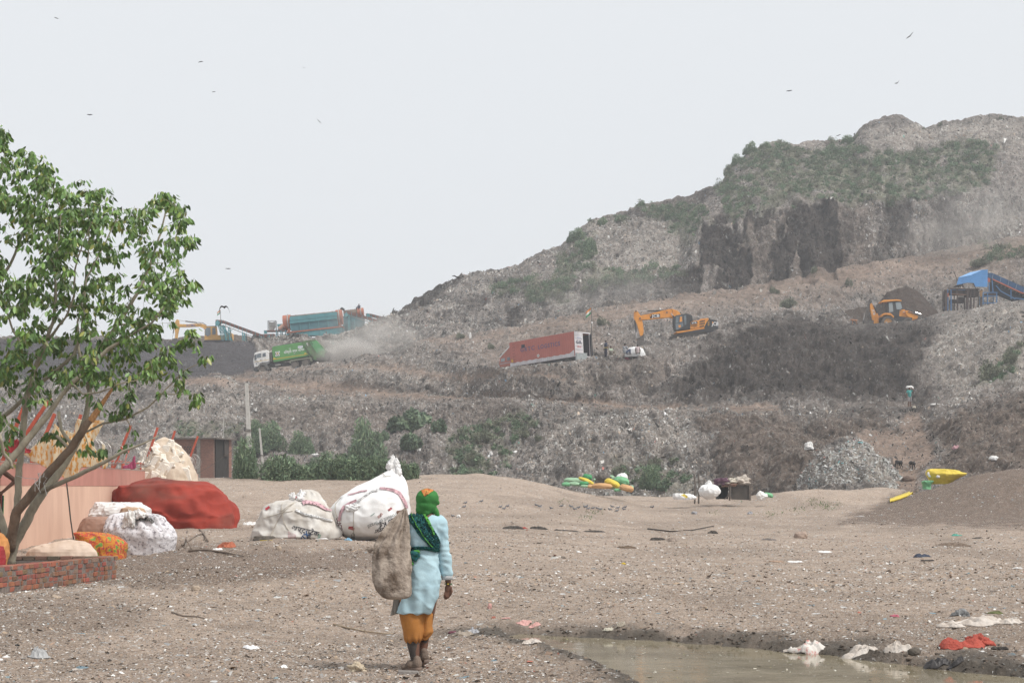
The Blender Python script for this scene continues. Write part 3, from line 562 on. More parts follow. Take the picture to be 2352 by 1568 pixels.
def rag(name, px, py, w_, h_, m, label=None, cat='rag', group=None, dep=None, seed=0, rz=0, wr=.35, parent=None, sink=.25, at=None, ws=1, kind=None, n=26):
    """crumpled scrap lying on the ground: w_ metres wide, h_ high"""
    c = at if at is not None else hit(px, py); dep = dep or w_*.6
    if parent is None and at is None and py > 1145 and h_/w_ < .42 and w_ > .1:      # a flat cloth draped on the ground
        nr, na = 22, 72; rho = np.linspace(0, 1, nr)[:, None]; a = np.linspace(0, 2*math.pi, na, endpoint=False)[None]; ol = 1+.28*fbm(np.cos(a)*1.3+seed, np.sin(a)*1.3, o=3, s=seed)*1.6+.07*vn(a*7, a*0+seed, s=seed)
        x = rho*np.cos(a)*ol*w_/2; y = rho*np.sin(a)*ol*max(dep, h_*1.8)/2; f = 2.4/w_; ca, sa = math.cos(rz), math.sin(rz); X, Y = c.x+x*ca-y*sa, c.y+x*sa+y*ca
        fo = 1-np.abs(fbm(x*f*1.6+seed, y*f*1.6, o=3, s=seed+2))*2.4; Z = G(X, Y)[0]+.006+h_*(.25+.75*np.clip(fo, -.2, 1)+.5*fbm(x*f, y*f+seed, o=2, s=seed+7))*(1-rho**5); V = np.stack([X-c.x, Y-c.y, Z-c.z], -1).reshape(-1, 3)
        i = np.arange(nr-1)[:, None]*na+np.arange(na)[None]; j = np.arange(nr-1)[:, None]*na+(np.arange(na)[None]+1) % na
        o = rawmesh(name, V, np.stack([i.ravel(), (i+na).ravel(), (j+na).ravel(), j.ravel()], 1), m); o.location = c; s_ = o.modifiers.new('t', 'SOLIDIFY'); s_.thickness = .004; return tag(o, label, cat, group)
    th = np.linspace(0, math.pi, n); ph = np.linspace(0, 2*math.pi, 2*n, endpoint=False); T, F_ = np.meshgrid(th, ph, indexing='ij')
    ux, uy, uz = np.sin(T)*np.cos(F_), np.sin(T)*np.sin(F_), np.cos(T); f = ws*2.2
    r = 1+wr*1.3*(fbm(ux*f+seed*5, uy*f, uz*f, o=3, s=seed)*1.6)+wr*.6*(1-np.abs(vn(ux*f*2.2, uy*f*2.2+seed, uz*f*2.2, s=seed+5))*2)
    e = 1.0; X = np.sign(ux)*np.abs(ux)**e*r*w_/2; Y = np.sign(uy)*np.abs(uy)**e*r*dep/2; Z = np.maximum(uz, -.5)*r*h_*.62+h_*(.5-sink)
    Z = np.maximum(Z, -.08-h_*.1); V = np.stack([X, Y, Z], -1).reshape(-1, 3); k = 2*n
    i = np.arange(n-1)[:, None]*k+np.arange(k)[None]; j = np.arange(n-1)[:, None]*k+(np.arange(k)[None]+1) % k
    o = rawmesh(name, V, np.stack([i.ravel(), (i+k).ravel(), (j+k).ravel(), j.ravel()], 1), m, parent)
    o.location = c; o.rotation_euler = (0, 0, rz)
    if label: tag(o, label, cat, group)
    return o

# ------------------------------------------------------------ heaps of sorted waste standing on the terraces
HEAPV = []
def heap(name, crest, d, foot, rep=33, lum=(.5, .47, .46), amp=.25, dens=.0, zone_=(0, .3, 0), flat=1., n=160):
    c = np.array(crest, float); px = np.linspace(c[0, 0], c[-1, 0], n); py = np.interp(px, c[:, 0], c[:, 1]); k = np.hanning(7); k /= k.sum(); py = np.convolve(np.pad(py, 3, 'edge'), k, 'valid')
    rows = []; hz_ = EYE+(HY-py)*d/FPX; zf = EYE+(HY-foot)*d/FPX; h = np.maximum(hz_-zf, 0)+.02; run = h/math.tan(R(rep))
    for v in np.linspace(-1, 1.15, 90):
        a = abs(v); prof = 1-a if a > .12 else 1-.12-(.12*.5)+(.12-a)*0+.5*(.12-a*a/.12)*1
        rows.append(np.stack([(px-CX)*d/FPX*np.ones(n), d-v*run, zf+h*np.maximum(prof, 1-a)*1.0 if a <= .12 else zf+h*(1-a)], -1))
    V = np.array(rows); V[..., 1] += amp*1.2*fbm(V[..., 0]*.5, V[..., 2]*.4, V[..., 1]*.3, o=4, s=int(d)); V[..., 2] += amp*fbm(V[..., 0]*.9, V[..., 1]*.9, V[..., 2]*.5, o=4, s=int(d)+3)
    zc = np.ones(V.shape)*np.array(zone_); tn = np.ones(V.shape)*np.array(lum)
    o = rawmesh(name, V.reshape(-1, 3), gridfaces(*V.shape[:2]), M_hill, cols={'zone': zc.reshape(-1, 3), 'tone': tn.reshape(-1, 3)}); tag(o, kind='structure')
    if dens:
        kk = int(dens); a_ = RNG.integers(0, 88, kk); b_ = RNG.integers(2, n-3, kk); p = V[a_, b_]+(V[a_+1, b_]-V[a_, b_])*RNG.random((kk, 1))+(V[a_, b_+1]-V[a_, b_])*RNG.random((kk, 1)); HEAPV.append((p, lum))
    return o
heap('waste_heap', [(1886,746),(1915,722),(1945,712),(1975,706),(2000,703),(2030,720)], 226, 750, lum=(.34,.30,.27), amp=.25, dens=500)
heap('waste_heap', [(1975,744),(2005,712),(2038,672),(2062,661),(2085,658),(2104,664),(2125,684),(2160,725)], 223, 748, lum=(.30,.26,.24), amp=.25, dens=700)
heap('pale_trash_heap', [(1826,1128),(1845,1095),(1868,1062),(1882,1040),(1900,1024),(1925,1017),(1960,1017),(1995,1020),(2020,1036),(2045,1062),(2070,1095),(2092,1138)], 117, 1142, rep=42, lum=(1.4,1.42,1.38), amp=1.3, dens=15000, zone_=(0, 0, 0))
heap('waste_heap', [(455,884),(475,868),(505,860),(522,862),(535,874),(556,888)], 200, 890, lum=(1.2,1.22,1.2), amp=.3, dens=900, zone_=(0, 0, 0))
heap('waste_heap', [(285,792),(330,776),(395,778),(440,770),(490,772),(540,766),(565,770),(600,783),(640,792)], 266, 796, lum=(.55,.52,.5), amp=.4, dens=1200)
heap('waste_heap', [(-160,800),(-20,776),(60,768),(150,774),(240,770),(300,782),(330,794)], 268, 800, lum=(.7,.7,.68), amp=.5, dens=1200)
pp = np.vstack([h[0] for h in HEAPV]); lu = np.repeat([np.mean(h[1]) for h in HEAPV], [len(h[0]) for h in HEAPV]); k = len(pp)
Nn = np.array([[0, -.6, .7]])+RNG.normal(size=(k, 3))*.5; Nn /= np.linalg.norm(Nn, axis=1, keepdims=True)
cg = pick(k, [(.36,.36,.34), (.44,.44,.42), (.27,.25,.24), (.17,.16,.15), (.5,.5,.49), (.12,.3,.32), (.35,.2,.18)], [22, 14, 20, 16, 6, 1.2, .8])*np.clip(lu, .5, 1.1)[:, None]
flakes('heap_litter', pp+Nn*.03, Nn, np.clip(RNG.lognormal(-2.85, .45, k), .03, .28), RNG.uniform(.15, .5, k), cg, M_scrap, 'plastic scraps on the sorted waste heaps')

# ------------------------------------------------------------ shrubs
M_leaf = tintmat('foliage', .7)
M_stem = mat('stem', (.16, .13, .09), (.09, .07, .05), scale=20)
def leafpts(n, r, flat=.75, lumps=9, seed=0, tall=1.):
    rn = np.random.default_rng(seed); c = rn.normal(size=(lumps, 3)); c /= np.linalg.norm(c, axis=1, keepdims=True); c[:, 2] = np.abs(c[:, 2])*tall; c *= rn.uniform(.35, .8, (lumps, 1)); c[:, :2] *= r; c[:, 2] = c[:, 2]*r*flat+.1
    k = rn.integers(0, lumps, n); u = rn.normal(size=(n, 3)); u /= np.linalg.norm(u, axis=1, keepdims=True); rad = rn.uniform(.25, .52, lumps)[k, None]*r*rn.uniform(.25, 1, (n, 1))**.4
    p = c[k]+u*rad*np.array([1, 1, 1.1]); p[:, 2] = np.abs(p[:, 2]); return p, c, k
def bushmesh(name, n, r, leaf, cols, seed, flat=.75, lumps=10, asp=(.12, .3), upb=.5, tall=1.):
    p, c, k = leafpts(n, r, flat, lumps, seed, tall); rn = np.random.default_rng(seed+1); N = rn.normal(size=(n, 3)); N /= np.linalg.norm(N, axis=1, keepdims=True)
    col = np.array(cols)[rn.integers(0, len(cols), n)]*rn.uniform(.6, 1.35, (n, 1))*rn.uniform(.7, 1.25, lumps)[k, None]
    up = np.array([[0, 0, 1.]])*upb+rn.normal(size=(n, 3))*.6; o = flakes(name, p, N, leaf*rn.uniform(.6, 1.4, n), rn.uniform(*asp, n), col, M_leaf, None, up=up, curl=.2); del o['kind']
    me = o.data; bpy.data.objects.remove(o); mb = MB()
    for q in c[:7]: mb.tube([(q[0]*.1, q[1]*.1, -.2), (q[0]*.5, q[1]*.5, q[2]*.5), tuple(q)], [.05*r/1.5, .03*r/1.5, .012], 5)
    so = mb.build('stem', M_stem); ms = so.data; bpy.data.objects.remove(so); return me, ms
GRN = [(.11,.155,.10), (.13,.18,.11), (.09,.13,.085), (.15,.19,.115)]
GRB = [(.115,.17,.10), (.14,.195,.115), (.095,.145,.085), (.17,.215,.125)]
GRG = [(.18,.195,.135), (.15,.17,.12), (.21,.21,.15)]
BM = [bushmesh('foliage', 5200, 1.6, .10, GRB, 3, lumps=12, tall=1.1), bushmesh('foliage', 5200, 1.6, .10, GRB, 8, lumps=14), bushmesh('foliage', 1500, 1., .09, GRG, 12, lumps=7), bushmesh('foliage', 2600, 1.3, .17, GRN, 17, lumps=9, asp=(.4, .7)), bushmesh('foliage', 1800, 1., .12, [(.08,.15,.05), (.1,.17,.06), (.07,.12,.05)], 21, lumps=12, flat=.9, asp=(.06, .14), upb=1.6)]
def shrub(k, px, py, wpx, hpx, label, group=None, sink=.15, name='shrub', cat='shrub', at=None):
    c = at if at is not None else hit(px, py); d = c.y; r0 = [1.6, 1.6, 1., 1.3, 1.][k]; sx = wpx*d/FPX/2/r0/1.05; sz = hpx*d/FPX/(r0*1.25)
    t = thing(name, label, cat, (c.x, c.y, c.z-sink), random.uniform(0, 6), group); t.scale = (sx, sx*.9, sz)
    f = link(bpy.data.objects.new('foliage', BM[k][0]), t); s = link(bpy.data.objects.new('stem', BM[k][1]), t); return t
gB = 'bushes of the thicket at the foot of the landfill'
for (k, x, y, w_, h_, lb) in [(0,560,1098,90,112,'green bush right behind the taller concrete pole'), (1,645,1100,120,104,'broad bush just right of the shorter pole'), (0,620,1035,95,80,'round bush high behind the shorter pole'),
    (1,705,1098,115,70,'low bush in the thicket left of the dense tall one'), (0,745,1090,90,64,'middle bush of the thicket with a pale rag above'), (1,790,1098,130,104,'bulky bush right of the pale rag in the thicket'),
    (0,840,1075,110,130,'tallest dense bush of the thicket'), (1,870,1098,110,96,'dark bush at the right end of the dense thicket'), (0,690,1040,70,60,'small bush on the upper edge of the thicket'),
    (1,930,1100,80,80,'sparse bush right of the thicket above the tall white sack'), (0,590,1000,55,45,'feathery bush beside the top of the shorter pole'),]:
    shrub(k, x, y, w_, h_, lb, gB)
for (k, x, y, w_, h_, lb) in [(3,940,985,105,62,'broad leaved bush standing alone on the slope above the thicket'), (3,945,1025,60,45,'broad leaved bush under the lone round one'), (3,1012,985,45,34,'small dark leafy bush right of the lone round one'), (3,880,1008,30,30,'tiny leafy shrub left of the lone round bush'),
    (0,1495,1118,75,62,'bright grass green bush beside the green and yellow sacks'), (3,1530,1120,50,30,'low leafy bush between the green bush and the open crate'), (2,1505,1070,40,34,'wispy shrub above the green bush by the sacks'), (2,1420,1090,45,34,'grey green shrub above the heap of coloured sacks'),
    (2,1190,975,24,22,'small shrub on the slope under the path'), (2,1110,1010,55,36,'scrubby plant on the slope right of the lone bushes'), (2,1090,1060,50,40,'scrub low on the slope above the scarfed walker'), (2,1200,1000,40,26,'low scrub below the terrace path'), (2,1240,1010,30,22,'thin weed patch on the middle slope'),
    (2,1130,800,26,20,'weed tuft up the slope left of the lorry'), (2,1060,775,30,18,'faint weed tuft above the haul road'), (2,1385,745,34,26,'dark weed right of the flagpole'), (2,1555,735,24,20,'weed under the boom of the orange excavator'), (2,1780,672,30,22,'weed tuft on the haul road bank'), (2,1808,705,52,30,'dark shrub on the crest above the black waste'),
    (2,1868,625,24,22,'shrub under the haul road left of the backhoe'), (2,1950,655,20,24,'shrub on the bank above the backhoe'), (2,2250,610,60,26,'weeds above the blue hood'), (2,2280,870,70,60,'olive bush on the pale waste at the right edge'), (2,2325,830,50,40,'topmost olive bush at the right edge of the picture'),
    (2,750,712+100,26,18,'weed on the slope right of the rubbish truck'), (2,1245,790,30,14,'weed strip behind the lorry roof')]:
    shrub(k, x, y, w_, h_, lb, 'lone shrubs on the landfill slopes')
for (x, y, w_, h_, lb) in [(1384,512,34,20,'spiky shrub on the skyline shoulder'), (1690,372,34,26,'leftmost of the shrubs on the high crest'), (1725,345,40,28,'shrub on the crest at the corner of the green slope'), (1758,335,36,16,'shrub beside the corner shrub on the crest'), (1945,322,44,18,'shrub on the crest left of the rounded knob'), (1965,312,16,16,'pale twiggy shrub against the rounded knob'),
    (2158,282,14,10,'little shrub on the skyline right of the knob'), (2300,268,14,9,'little shrub on the far right skyline'), (1670,395,24,26,'shrub on the steep shoulder of the crest'), (1325,545,50,30,'shrub on the lower skyline shoulder'), (1355,575,50,40,'dark shrub below the lower shoulder'), (2120,292,10,8,'tuft just right of the rounded knob')]:
    shrub(2 if w_ < 30 else 0, x, y+6, w_, h_+6, lb, 'shrubs on the skyline', sink=.3)
# the green slopes: uncountable scrub in one object
P_, N_, S__, C_, U_ = [], [], [], [], []
vi = np.argwhere((veg > .45) & (BI > 1.2)); vi = vi[RNG.choice(len(vi), 1700, replace=False)]; rn = np.random.default_rng(5)
for (i, j) in vi:
    c = HVd[i, j]; d = c[1]; r = rn.uniform(.35, 1.1)*(1 if hy[i, j] < 700 else .6)*(.6 if hp[i, j] < 700 else 1); n = int(250*r); p, _, k_ = leafpts(n, r, .8, 6, int(i*7+j)); col = np.array(GRB if rn.random() < .6 else GRG)[rn.integers(0, 3, n)]*rn.uniform(.6, 1.3, (n, 1))*rn.uniform(.75, 1.3)
    P_.append(p*[1, 1, 1.1]+c-[0, 0, .15]); C_.append(col); S__.append(rn.uniform(.05, .14, n))
P_ = np.vstack(P_); k = len(P_); N_ = RNG.normal(size=(k, 3)); N_ /= np.linalg.norm(N_, axis=1, keepdims=True)
flakes('scrub', P_, N_, np.concatenate(S__), RNG.uniform(.12, .35, k), np.vstack(C_), M_leaf, 'dense green scrub spread over the upper landfill slopes', up=np.array([[0, 0, .5]])+RNG.normal(size=(k, 3))*.6, curl=.2)
# small weeds on the near heaps
Pw = []; 
for (x, y, s_, n) in [(1770,1183,22,60),(1885,1160,30,120),(1870,1150,14,60),(1905,1168,12,50),(1835,1172,14,40),(1690,1148,12,30),(1640,1182,12,20),(1370,1178,16,40),(1345,1190,14,30),(1290,1155,10,20),(1925,1160,10,30)]:
    for _ in range(n): q = hit(x+random.gauss(0, s_*.6), y+random.gauss(0, 3), B_ground); Pw.append(np.array(q)+[random.gauss(0, .1), random.gauss(0, .1), random.uniform(0, .13)])
Pw = np.array(Pw); k = len(Pw); N_ = RNG.normal(size=(k, 3)); N_ /= np.linalg.norm(N_, axis=1, keepdims=True)
flakes('weeds', Pw, N_, RNG.uniform(.025, .06, k), RNG.uniform(.1, .3, k), pick(k, [(.1,.16,.05), (.13,.18,.07), (.08,.12,.05)], [1, 1, 1]), M_leaf, 'sparse green weeds on the low earth heaps', up=np.array([[0, 0, 1.]])+RNG.normal(size=(k, 3))*.5)
# ------------------------------------------------------------ machines
class Tr:
    """profile surveyed in a measuring frame: origin (x0, y0), s units per metre"""
    def __init__(s, x0, y0, k): s.x0, s.y0, s.k = x0, y0, k
    def __call__(s, *pts): return [((x-s.x0)/s.k, (s.y0-y)/s.k) for x, y in pts]
    def p(s, x, y, dep=0): return ((x-s.x0)/s.k, dep, (s.y0-y)/s.k)
def wheel(t, parent, cx, cy, r_, ya, yb, mt, mr, rim=.55, hub=None):
    c = t.p(cx, cy); r = r_/t.k; w_ = link(bpy.data.objects.new('wheel', None), parent); w_.empty_display_size = .1; w_.location = (c[0], 0, c[2])
    mb = MB(); n = 28; prof = [(r*.62, .0), (r*.9, -.02), (r, .06), (r, abs(yb-ya)-.06), (r*.9, abs(yb-ya)+.02), (r*.62, abs(yb-ya))]; V = []; F = []
    for i in range(n):
        a = 2*math.pi*i/n
        for q, (rr, yy_) in enumerate(prof): rr2 = rr*(1.03 if i % 2 and q in (2, 3) else 1); V.append((rr2*math.cos(a), min(ya, yb)+yy_, rr2*math.sin(a)))
    k = len(prof)
    for i in range(n):
        for q in range(k): F.append((i*k+q, i*k+(q+1) % k, ((i+1) % n)*k+(q+1) % k, ((i+1) % n)*k+q))
    mb.add(V, F); mb.build('tyre', mt, w_, smooth=False)
    mb = MB(); f = min(ya, yb); mb.cyl((0, f+.05, 0), (0, f+abs(yb-ya)-.02, 0), r*.64, 24); mb.cyl((0, f-.0, 0), (0, f+.2, 0), r*.2, 12)
    for i in range(8): a = i*math.pi/4; mb.cyl((r*.38*math.cos(a), f+.02, r*.38*math.sin(a)), (r*.38*math.cos(a), f+.1, r*.38*math.sin(a)), .03, 6)
    mb.build('rim', mr, w_, smooth=False); return w_
M_or = mat('orange_paint', (.80, .33, .045), (.62, .24, .05), rough=.5, scale=2, bump=.1)
M_yl = mat('yellow_paint', (.72, .40, .10), (.55, .30, .09), rough=.6, scale=2)
M_dk = mat('dark_paint', (.035, .038, .042), (.055, .052, .05), rough=.5, scale=3)
M_stl = mat('worn_steel', (.15, .13, .115), (.08, .07, .065), rough=.7, scale=5, metal=.2, bump=.2)
M_chr = mat('chrome_rod', (.75, .76, .78), (.6, .6, .6), rough=.25, metal=.7)
M_gls = mat('window_glass', (.16, .19, .21), (.10, .12, .14), rough=.12, scale=1, spec=.6)
M_tyre = mat('dusty_rubber', (.17, .15, .135), (.07, .065, .06), rough=.9, scale=6)
M_wht = mat('white_paint', (.78, .78, .78), (.62, .60, .57), rough=.5, scale=2.5)
M_blk = mat('black_letter', (.02, .02, .025)); M_wl = mat('white_letter', (.82, .82, .82), (.75, .75, .75))
M_trk = mat('track_shoes', (.07, .062, .055), (.035, .032, .03), rough=.85, scale=9, bump=.6, bscale=14)

def excavator_orange():
    t = Tr(1500, 640, 156.8); y0 = P(1579.6, 775, 190)
    e = thing('excavator', 'orange tracked excavator with black cab reaching its bucket down to the slope', 'excavator', y0)
    tp = [(1165,690),(1172,662),(1200,636),(1240,620),(1740,565),(1785,572),(1815,592),(1826,620),(1818,655),(1790,690),(1260,765),(1200,760),(1172,735)]
    for ya, yb in ((-1.55, -.98), (.98, 1.55)):
        b = MB().prism(t(*tp), ya, yb)
        for i in range(26): f = i/25; x = 1215+f*570; y = 617-f*54; p = t.p(x, y); b.box((p[0], (ya+yb)/2, p[2]+.02), (.12, .6, .05), (0, -R(6), 0))
        o = b.build('track', M_trk, e)
        for i in range(7): p = t.p(1240+i*88, 690-i*12); MB().cyl((p[0], ya-.03 if ya < 0 else yb+.03, p[2]), (p[0], (ya+yb)/2, p[2]), .17, 14).build('roller', M_stl, o)
    MB().prism(t((1330,590),(1700,560),(1690,640),(1340,680)), -.95, .95).build('undercarriage', M_dk, e)
    MB().prism(t((1522,515),(1520,398),(1532,388),(1678,362),(1690,342),(1820,325),(1842,345),(1800,400),(1755,491)), -1.32, 1.32).build('engine_housing', M_or, e, bevel=.05)
    MB().prism(t((1275,560),(1755,491),(1770,506),(1320,584),(1290,575)), -1.34, 1.34).build('skirt', M_or, e, bevel=.02)
    MB().prism(t((1757,491),(1803,400),(1844,346),(1900,350),(1968,366),(1990,410),(1997,505),(1965,545),(1880,562),(1420,596),(1330,590),(1322,584),(1771,507)), -1.33, 1.33).build('counterweight', M_dk, e, bevel=.06)
    c = MB().prism(t((1243,305),(1290,279),(1468,247),(1555,283),(1568,372),(1524,388),(1522,515),(1278,548),(1252,530),(1236,470),(1230,370)), -1.36, -.36).build('cab', M_dk, e, bevel=.05)
    for q in ([(1280,300),(1330,291),(1326,406),(1270,415)], [(1341,290),(1386,281),(1394,398),(1336,405)], [(1268,426),(1398,407),(1404,468),(1300,527),(1280,520)], [(1412,285),(1452,276),(1456,430),(1426,452)]):
        MB().prism(t(*q), -1.385, -1.34).build('window', M_gls, c)
    MB().prism(t((1345,310),(1380,302),(1384,385),(1340,392)), -1.395, -1.37).build('seat', M_or, c); MB().prism(t((1320,450),(1360,445),(1360,485),(1325,490)), -1.395, -1.37).build('seat', M_or, c)
    MB().prism(t((1238,330),(1246,327),(1262,530),(1252,526)), -1.4, -1.2).build('mirror', M_dk, c)
    MB().prism(t((668,330),(672,300),(692,268),(720,258),(850,236),(980,204),(1110,168),(1220,152),(1310,178),(1350,205),(1385,258),(1400,330),(1300,335),(1180,300),(1050,314),(720,344),(685,345)), -.26, .26).build('boom', M_or, e, bevel=.03)
    MB().prism(t((578,250),(585,200),(604,180),(636,190),(672,238),(697,275),(715,335),(735,430),(745,540),(730,600),(690,622),(665,540),(636,430),(598,350),(578,318)), -.2, .2).build('arm', M_or, e, bevel=.03)
    MB().prism(t((688,610),(738,560),(748,650),(766,740),(740,745),(700,680)), -.18, .18).build('arm_link', M_stl, e)
    MB().prism(t((620,655),(700,632),(722,640),(712,690),(660,700),(630,690)), -.22, .22).build('arm_link', M_stl, e)
    bp = t((634,690),(700,700),(716,718),(768,800),(740,812),(690,828),(636,838)); MB().prism(bp, -.62, .62).prism(t((700,705),(745,700),(800,778),(768,802)), -.6, .6).build('bucket', mat('bucket_steel', (.14,.125,.115), (.09,.08,.075), rough=.6, scale=4), e, bevel=.03)
    for dy in (-.16, ):
        b = MB().tube([t.p(640, 188, -.0), t.p(815, 186, 0)], .035, 8); b.build('rod', M_chr, e)
        MB().tube([t.p(810, 187, 0), t.p(1100, 176, 0)], .075, 10).build('cylinder', M_dk, e)
    MB().tube([t.p(595, 345, -.12), t.p(617, 552, -.12)], .08, 10).build('cylinder', M_dk, e); MB().tube([t.p(617, 552, -.12), t.p(630, 650, -.12)], .04, 8).build('rod', M_chr, e)
    MB().tube([t.p(1212, 232, -.36), t.p(1245, 280, -.36)], .05, 8).build('rod', M_chr, e); MB().tube([t.p(1240, 272, -.36), t.p(1300, 350, -.36)], .08, 8).build('cylinder', M_dk, e)
    MB().tube([t.p(*q, -.28) for q in [(1120,180),(1128,140),(1160,122),(1200,140),(1240,185),(1228,225)]], .018, 5).build('hose', M_dk, e); MB().tube([t.p(*q, -.28) for q in [(640,200),(700,258),(850,230),(980,200),(1120,158)]], .015, 5).build('hose', M_dk, e)
    MB().tube([t.p(*q, -1.2) for q in [(1572,372),(1570,340),(1655,325),(1662,358)]], .02, 5).tube([t.p(*q, -1.2) for q in [(1575,358),(1660,343)]], .015, 5).build('handrail', M_stl, e)
    for (x, y) in ((682, 315), (612, 195), (1140, 215)): MB().cyl(t.p(x, y, -.32), t.p(x, y, .32), .09, 12).build('pin', M_stl, e)
    b = MB()
    for r_ in range(3):
        for k in range(6 if r_ < 2 else 5):
            x = 1680+k*16+(r_ == 2)*2; y = 388+r_*42-k*3.0; b.prism(t((x, y-12), (x+11, y-14), (x+10, y+12), (x-1, y+14)), -1.345, -1.30)
    b.build('grille', M_dk, e)
    MB().prism(t((848,250),(1022,238),(1026,300),(850,314)), -.275, -.255).build('name_plate', M_blk, e); yaw = R(90)
    text('lettering', 'JCB', .42, M_wl, e, t.p(950, 276, -.285), (yaw, -R(3), 0), .004, font=.018, sx=1.25)
    MB().prism(t((852,258),(874,256),(874,280),(853,282)), -.29, -.272).build('emblem', M_or, e)
    MB().prism(t((1530,392),(1642,380),(1644,422),(1533,434)), -1.345, -1.31).build('name_plate', M_blk, e)
    text('lettering', 'JCB', .26, M_wl, e, t.p(1588, 408, -1.355), (yaw, -R(5), 0), .004, font=.012, sx=1.3)
    for s_, sz, y in (('SWASTIK', .17, 447), ('CARRIERS', .13, 468), ('3', .15, 490)): text('lettering', s_, sz, M_blk, e, t.p(1587, y, -1.345), (yaw, -R(5), 0), .003, sx=1.1)
    text('lettering', 'JCB', .55, M_wl, e, t.p(1945, 428, -1.35), (yaw, R(4), 0), .004, font=.02, sx=.8)
    MB().prism(t((1893,392),(1912,392),(1914,415),(1895,415)), -1.36, -1.33).build('emblem', M_or, e)
    for k in range(3): y = 382+k*28; MB().prism(t((1818,y-8),(1834,y+8),(1848,y-8),(1848,y+4),(1834,y+20),(1818,y+4)), -1.355, -1.325).build('chevron', mat('chevron_tan', (.65,.38,.12)), e)
    return e
excavator_orange()

def excavator_far():
    t = Tr(540, 395, 66.8); e = thing('excavator', 'dusty yellow tracked excavator on the plateau at far left beside the conveyor', 'excavator', P(498.5, 780.7, 259))
    MB().prism(t((160,268),(166,238),(250,240),(330,234),(385,232),(425,246),(458,276),(470,330),(440,320),(405,278),(365,262),(250,268)), -.28, .28).build('boom', M_yl, e, bevel=.03)
    MB().prism(t((120,232),(135,198),(150,190),(164,200),(170,262),(152,340),(148,385),(122,385),(126,330),(118,260)), -.22, .22).build('arm', M_yl, e, bevel=.02)
    MB().prism(t((100,385),(148,380),(146,425),(128,445),(104,440)), -.6, .6).build('bucket', M_stl, e)
    MB().tube([t.p(225, 208), t.p(345, 224)], .09, 8).build('cylinder', M_stl, e); MB().tube([t.p(160, 198), t.p(228, 208)], .04, 6).build('rod', M_chr, e)
    MB().tube([t.p(117, 250, -.1), t.p(106, 330, -.1)], .08, 8).build('cylinder', M_stl, e); MB().tube([t.p(106, 330, -.1), t.p(98, 378, -.1)], .03, 6).build('rod', M_chr, e)
    c = MB().prism(t((430,378),(432,290),(452,272),(545,270),(552,352)), -1.3, -.3).build('cab', M_yl, e, bevel=.04)
    for q in ([(436,350),(438,294),(455,278),(490,278),(492,350),(460,366)], [(508,350),(508,282),(538,280),(542,345)]): MB().prism(t(*q), -1.33, -1.28).build('window', M_gls, c)
    MB().prism(t((430,402),(430,378),(552,353),(625,352),(640,330),(692,330),(694,392),(560,402)), -1.3, 1.3).build('engine_housing', M_yl, e, bevel=.04)
    MB().prism(t((438,273),(452,264),(540,262),(548,271)), -1.25, -.35).build('cab_roof', M_dk, e)
    for a, b_ in ((-1.5, -.95), (.95, 1.5)): MB().prism(t((425,412),(445,404),(670,404),(690,414),(685,440),(665,452),(450,452),(428,440)), a, b_).build('track', M_trk, e)
    text('lettering', 'XCMG', .42, mat('blue_letter', (.10,.14,.42)), e, t.p(283, 252, -.29), (R(90), 0, 0), .003, font=.015, sx=1.15)
    text('lettering', 'XE215C', .20, M_blk, e, t.p(370, 243, -.29), (R(90), 0, 0), .003)
    for k in range(3): MB().tube([t.p(300+k*30, 225-k*3, -.25), t.p(400+k*12, 222+k*8, -.25), t.p(430+k*6, 250, -.25)], .02, 4).build('hose', M_dk, e)
    return e
excavator_far()

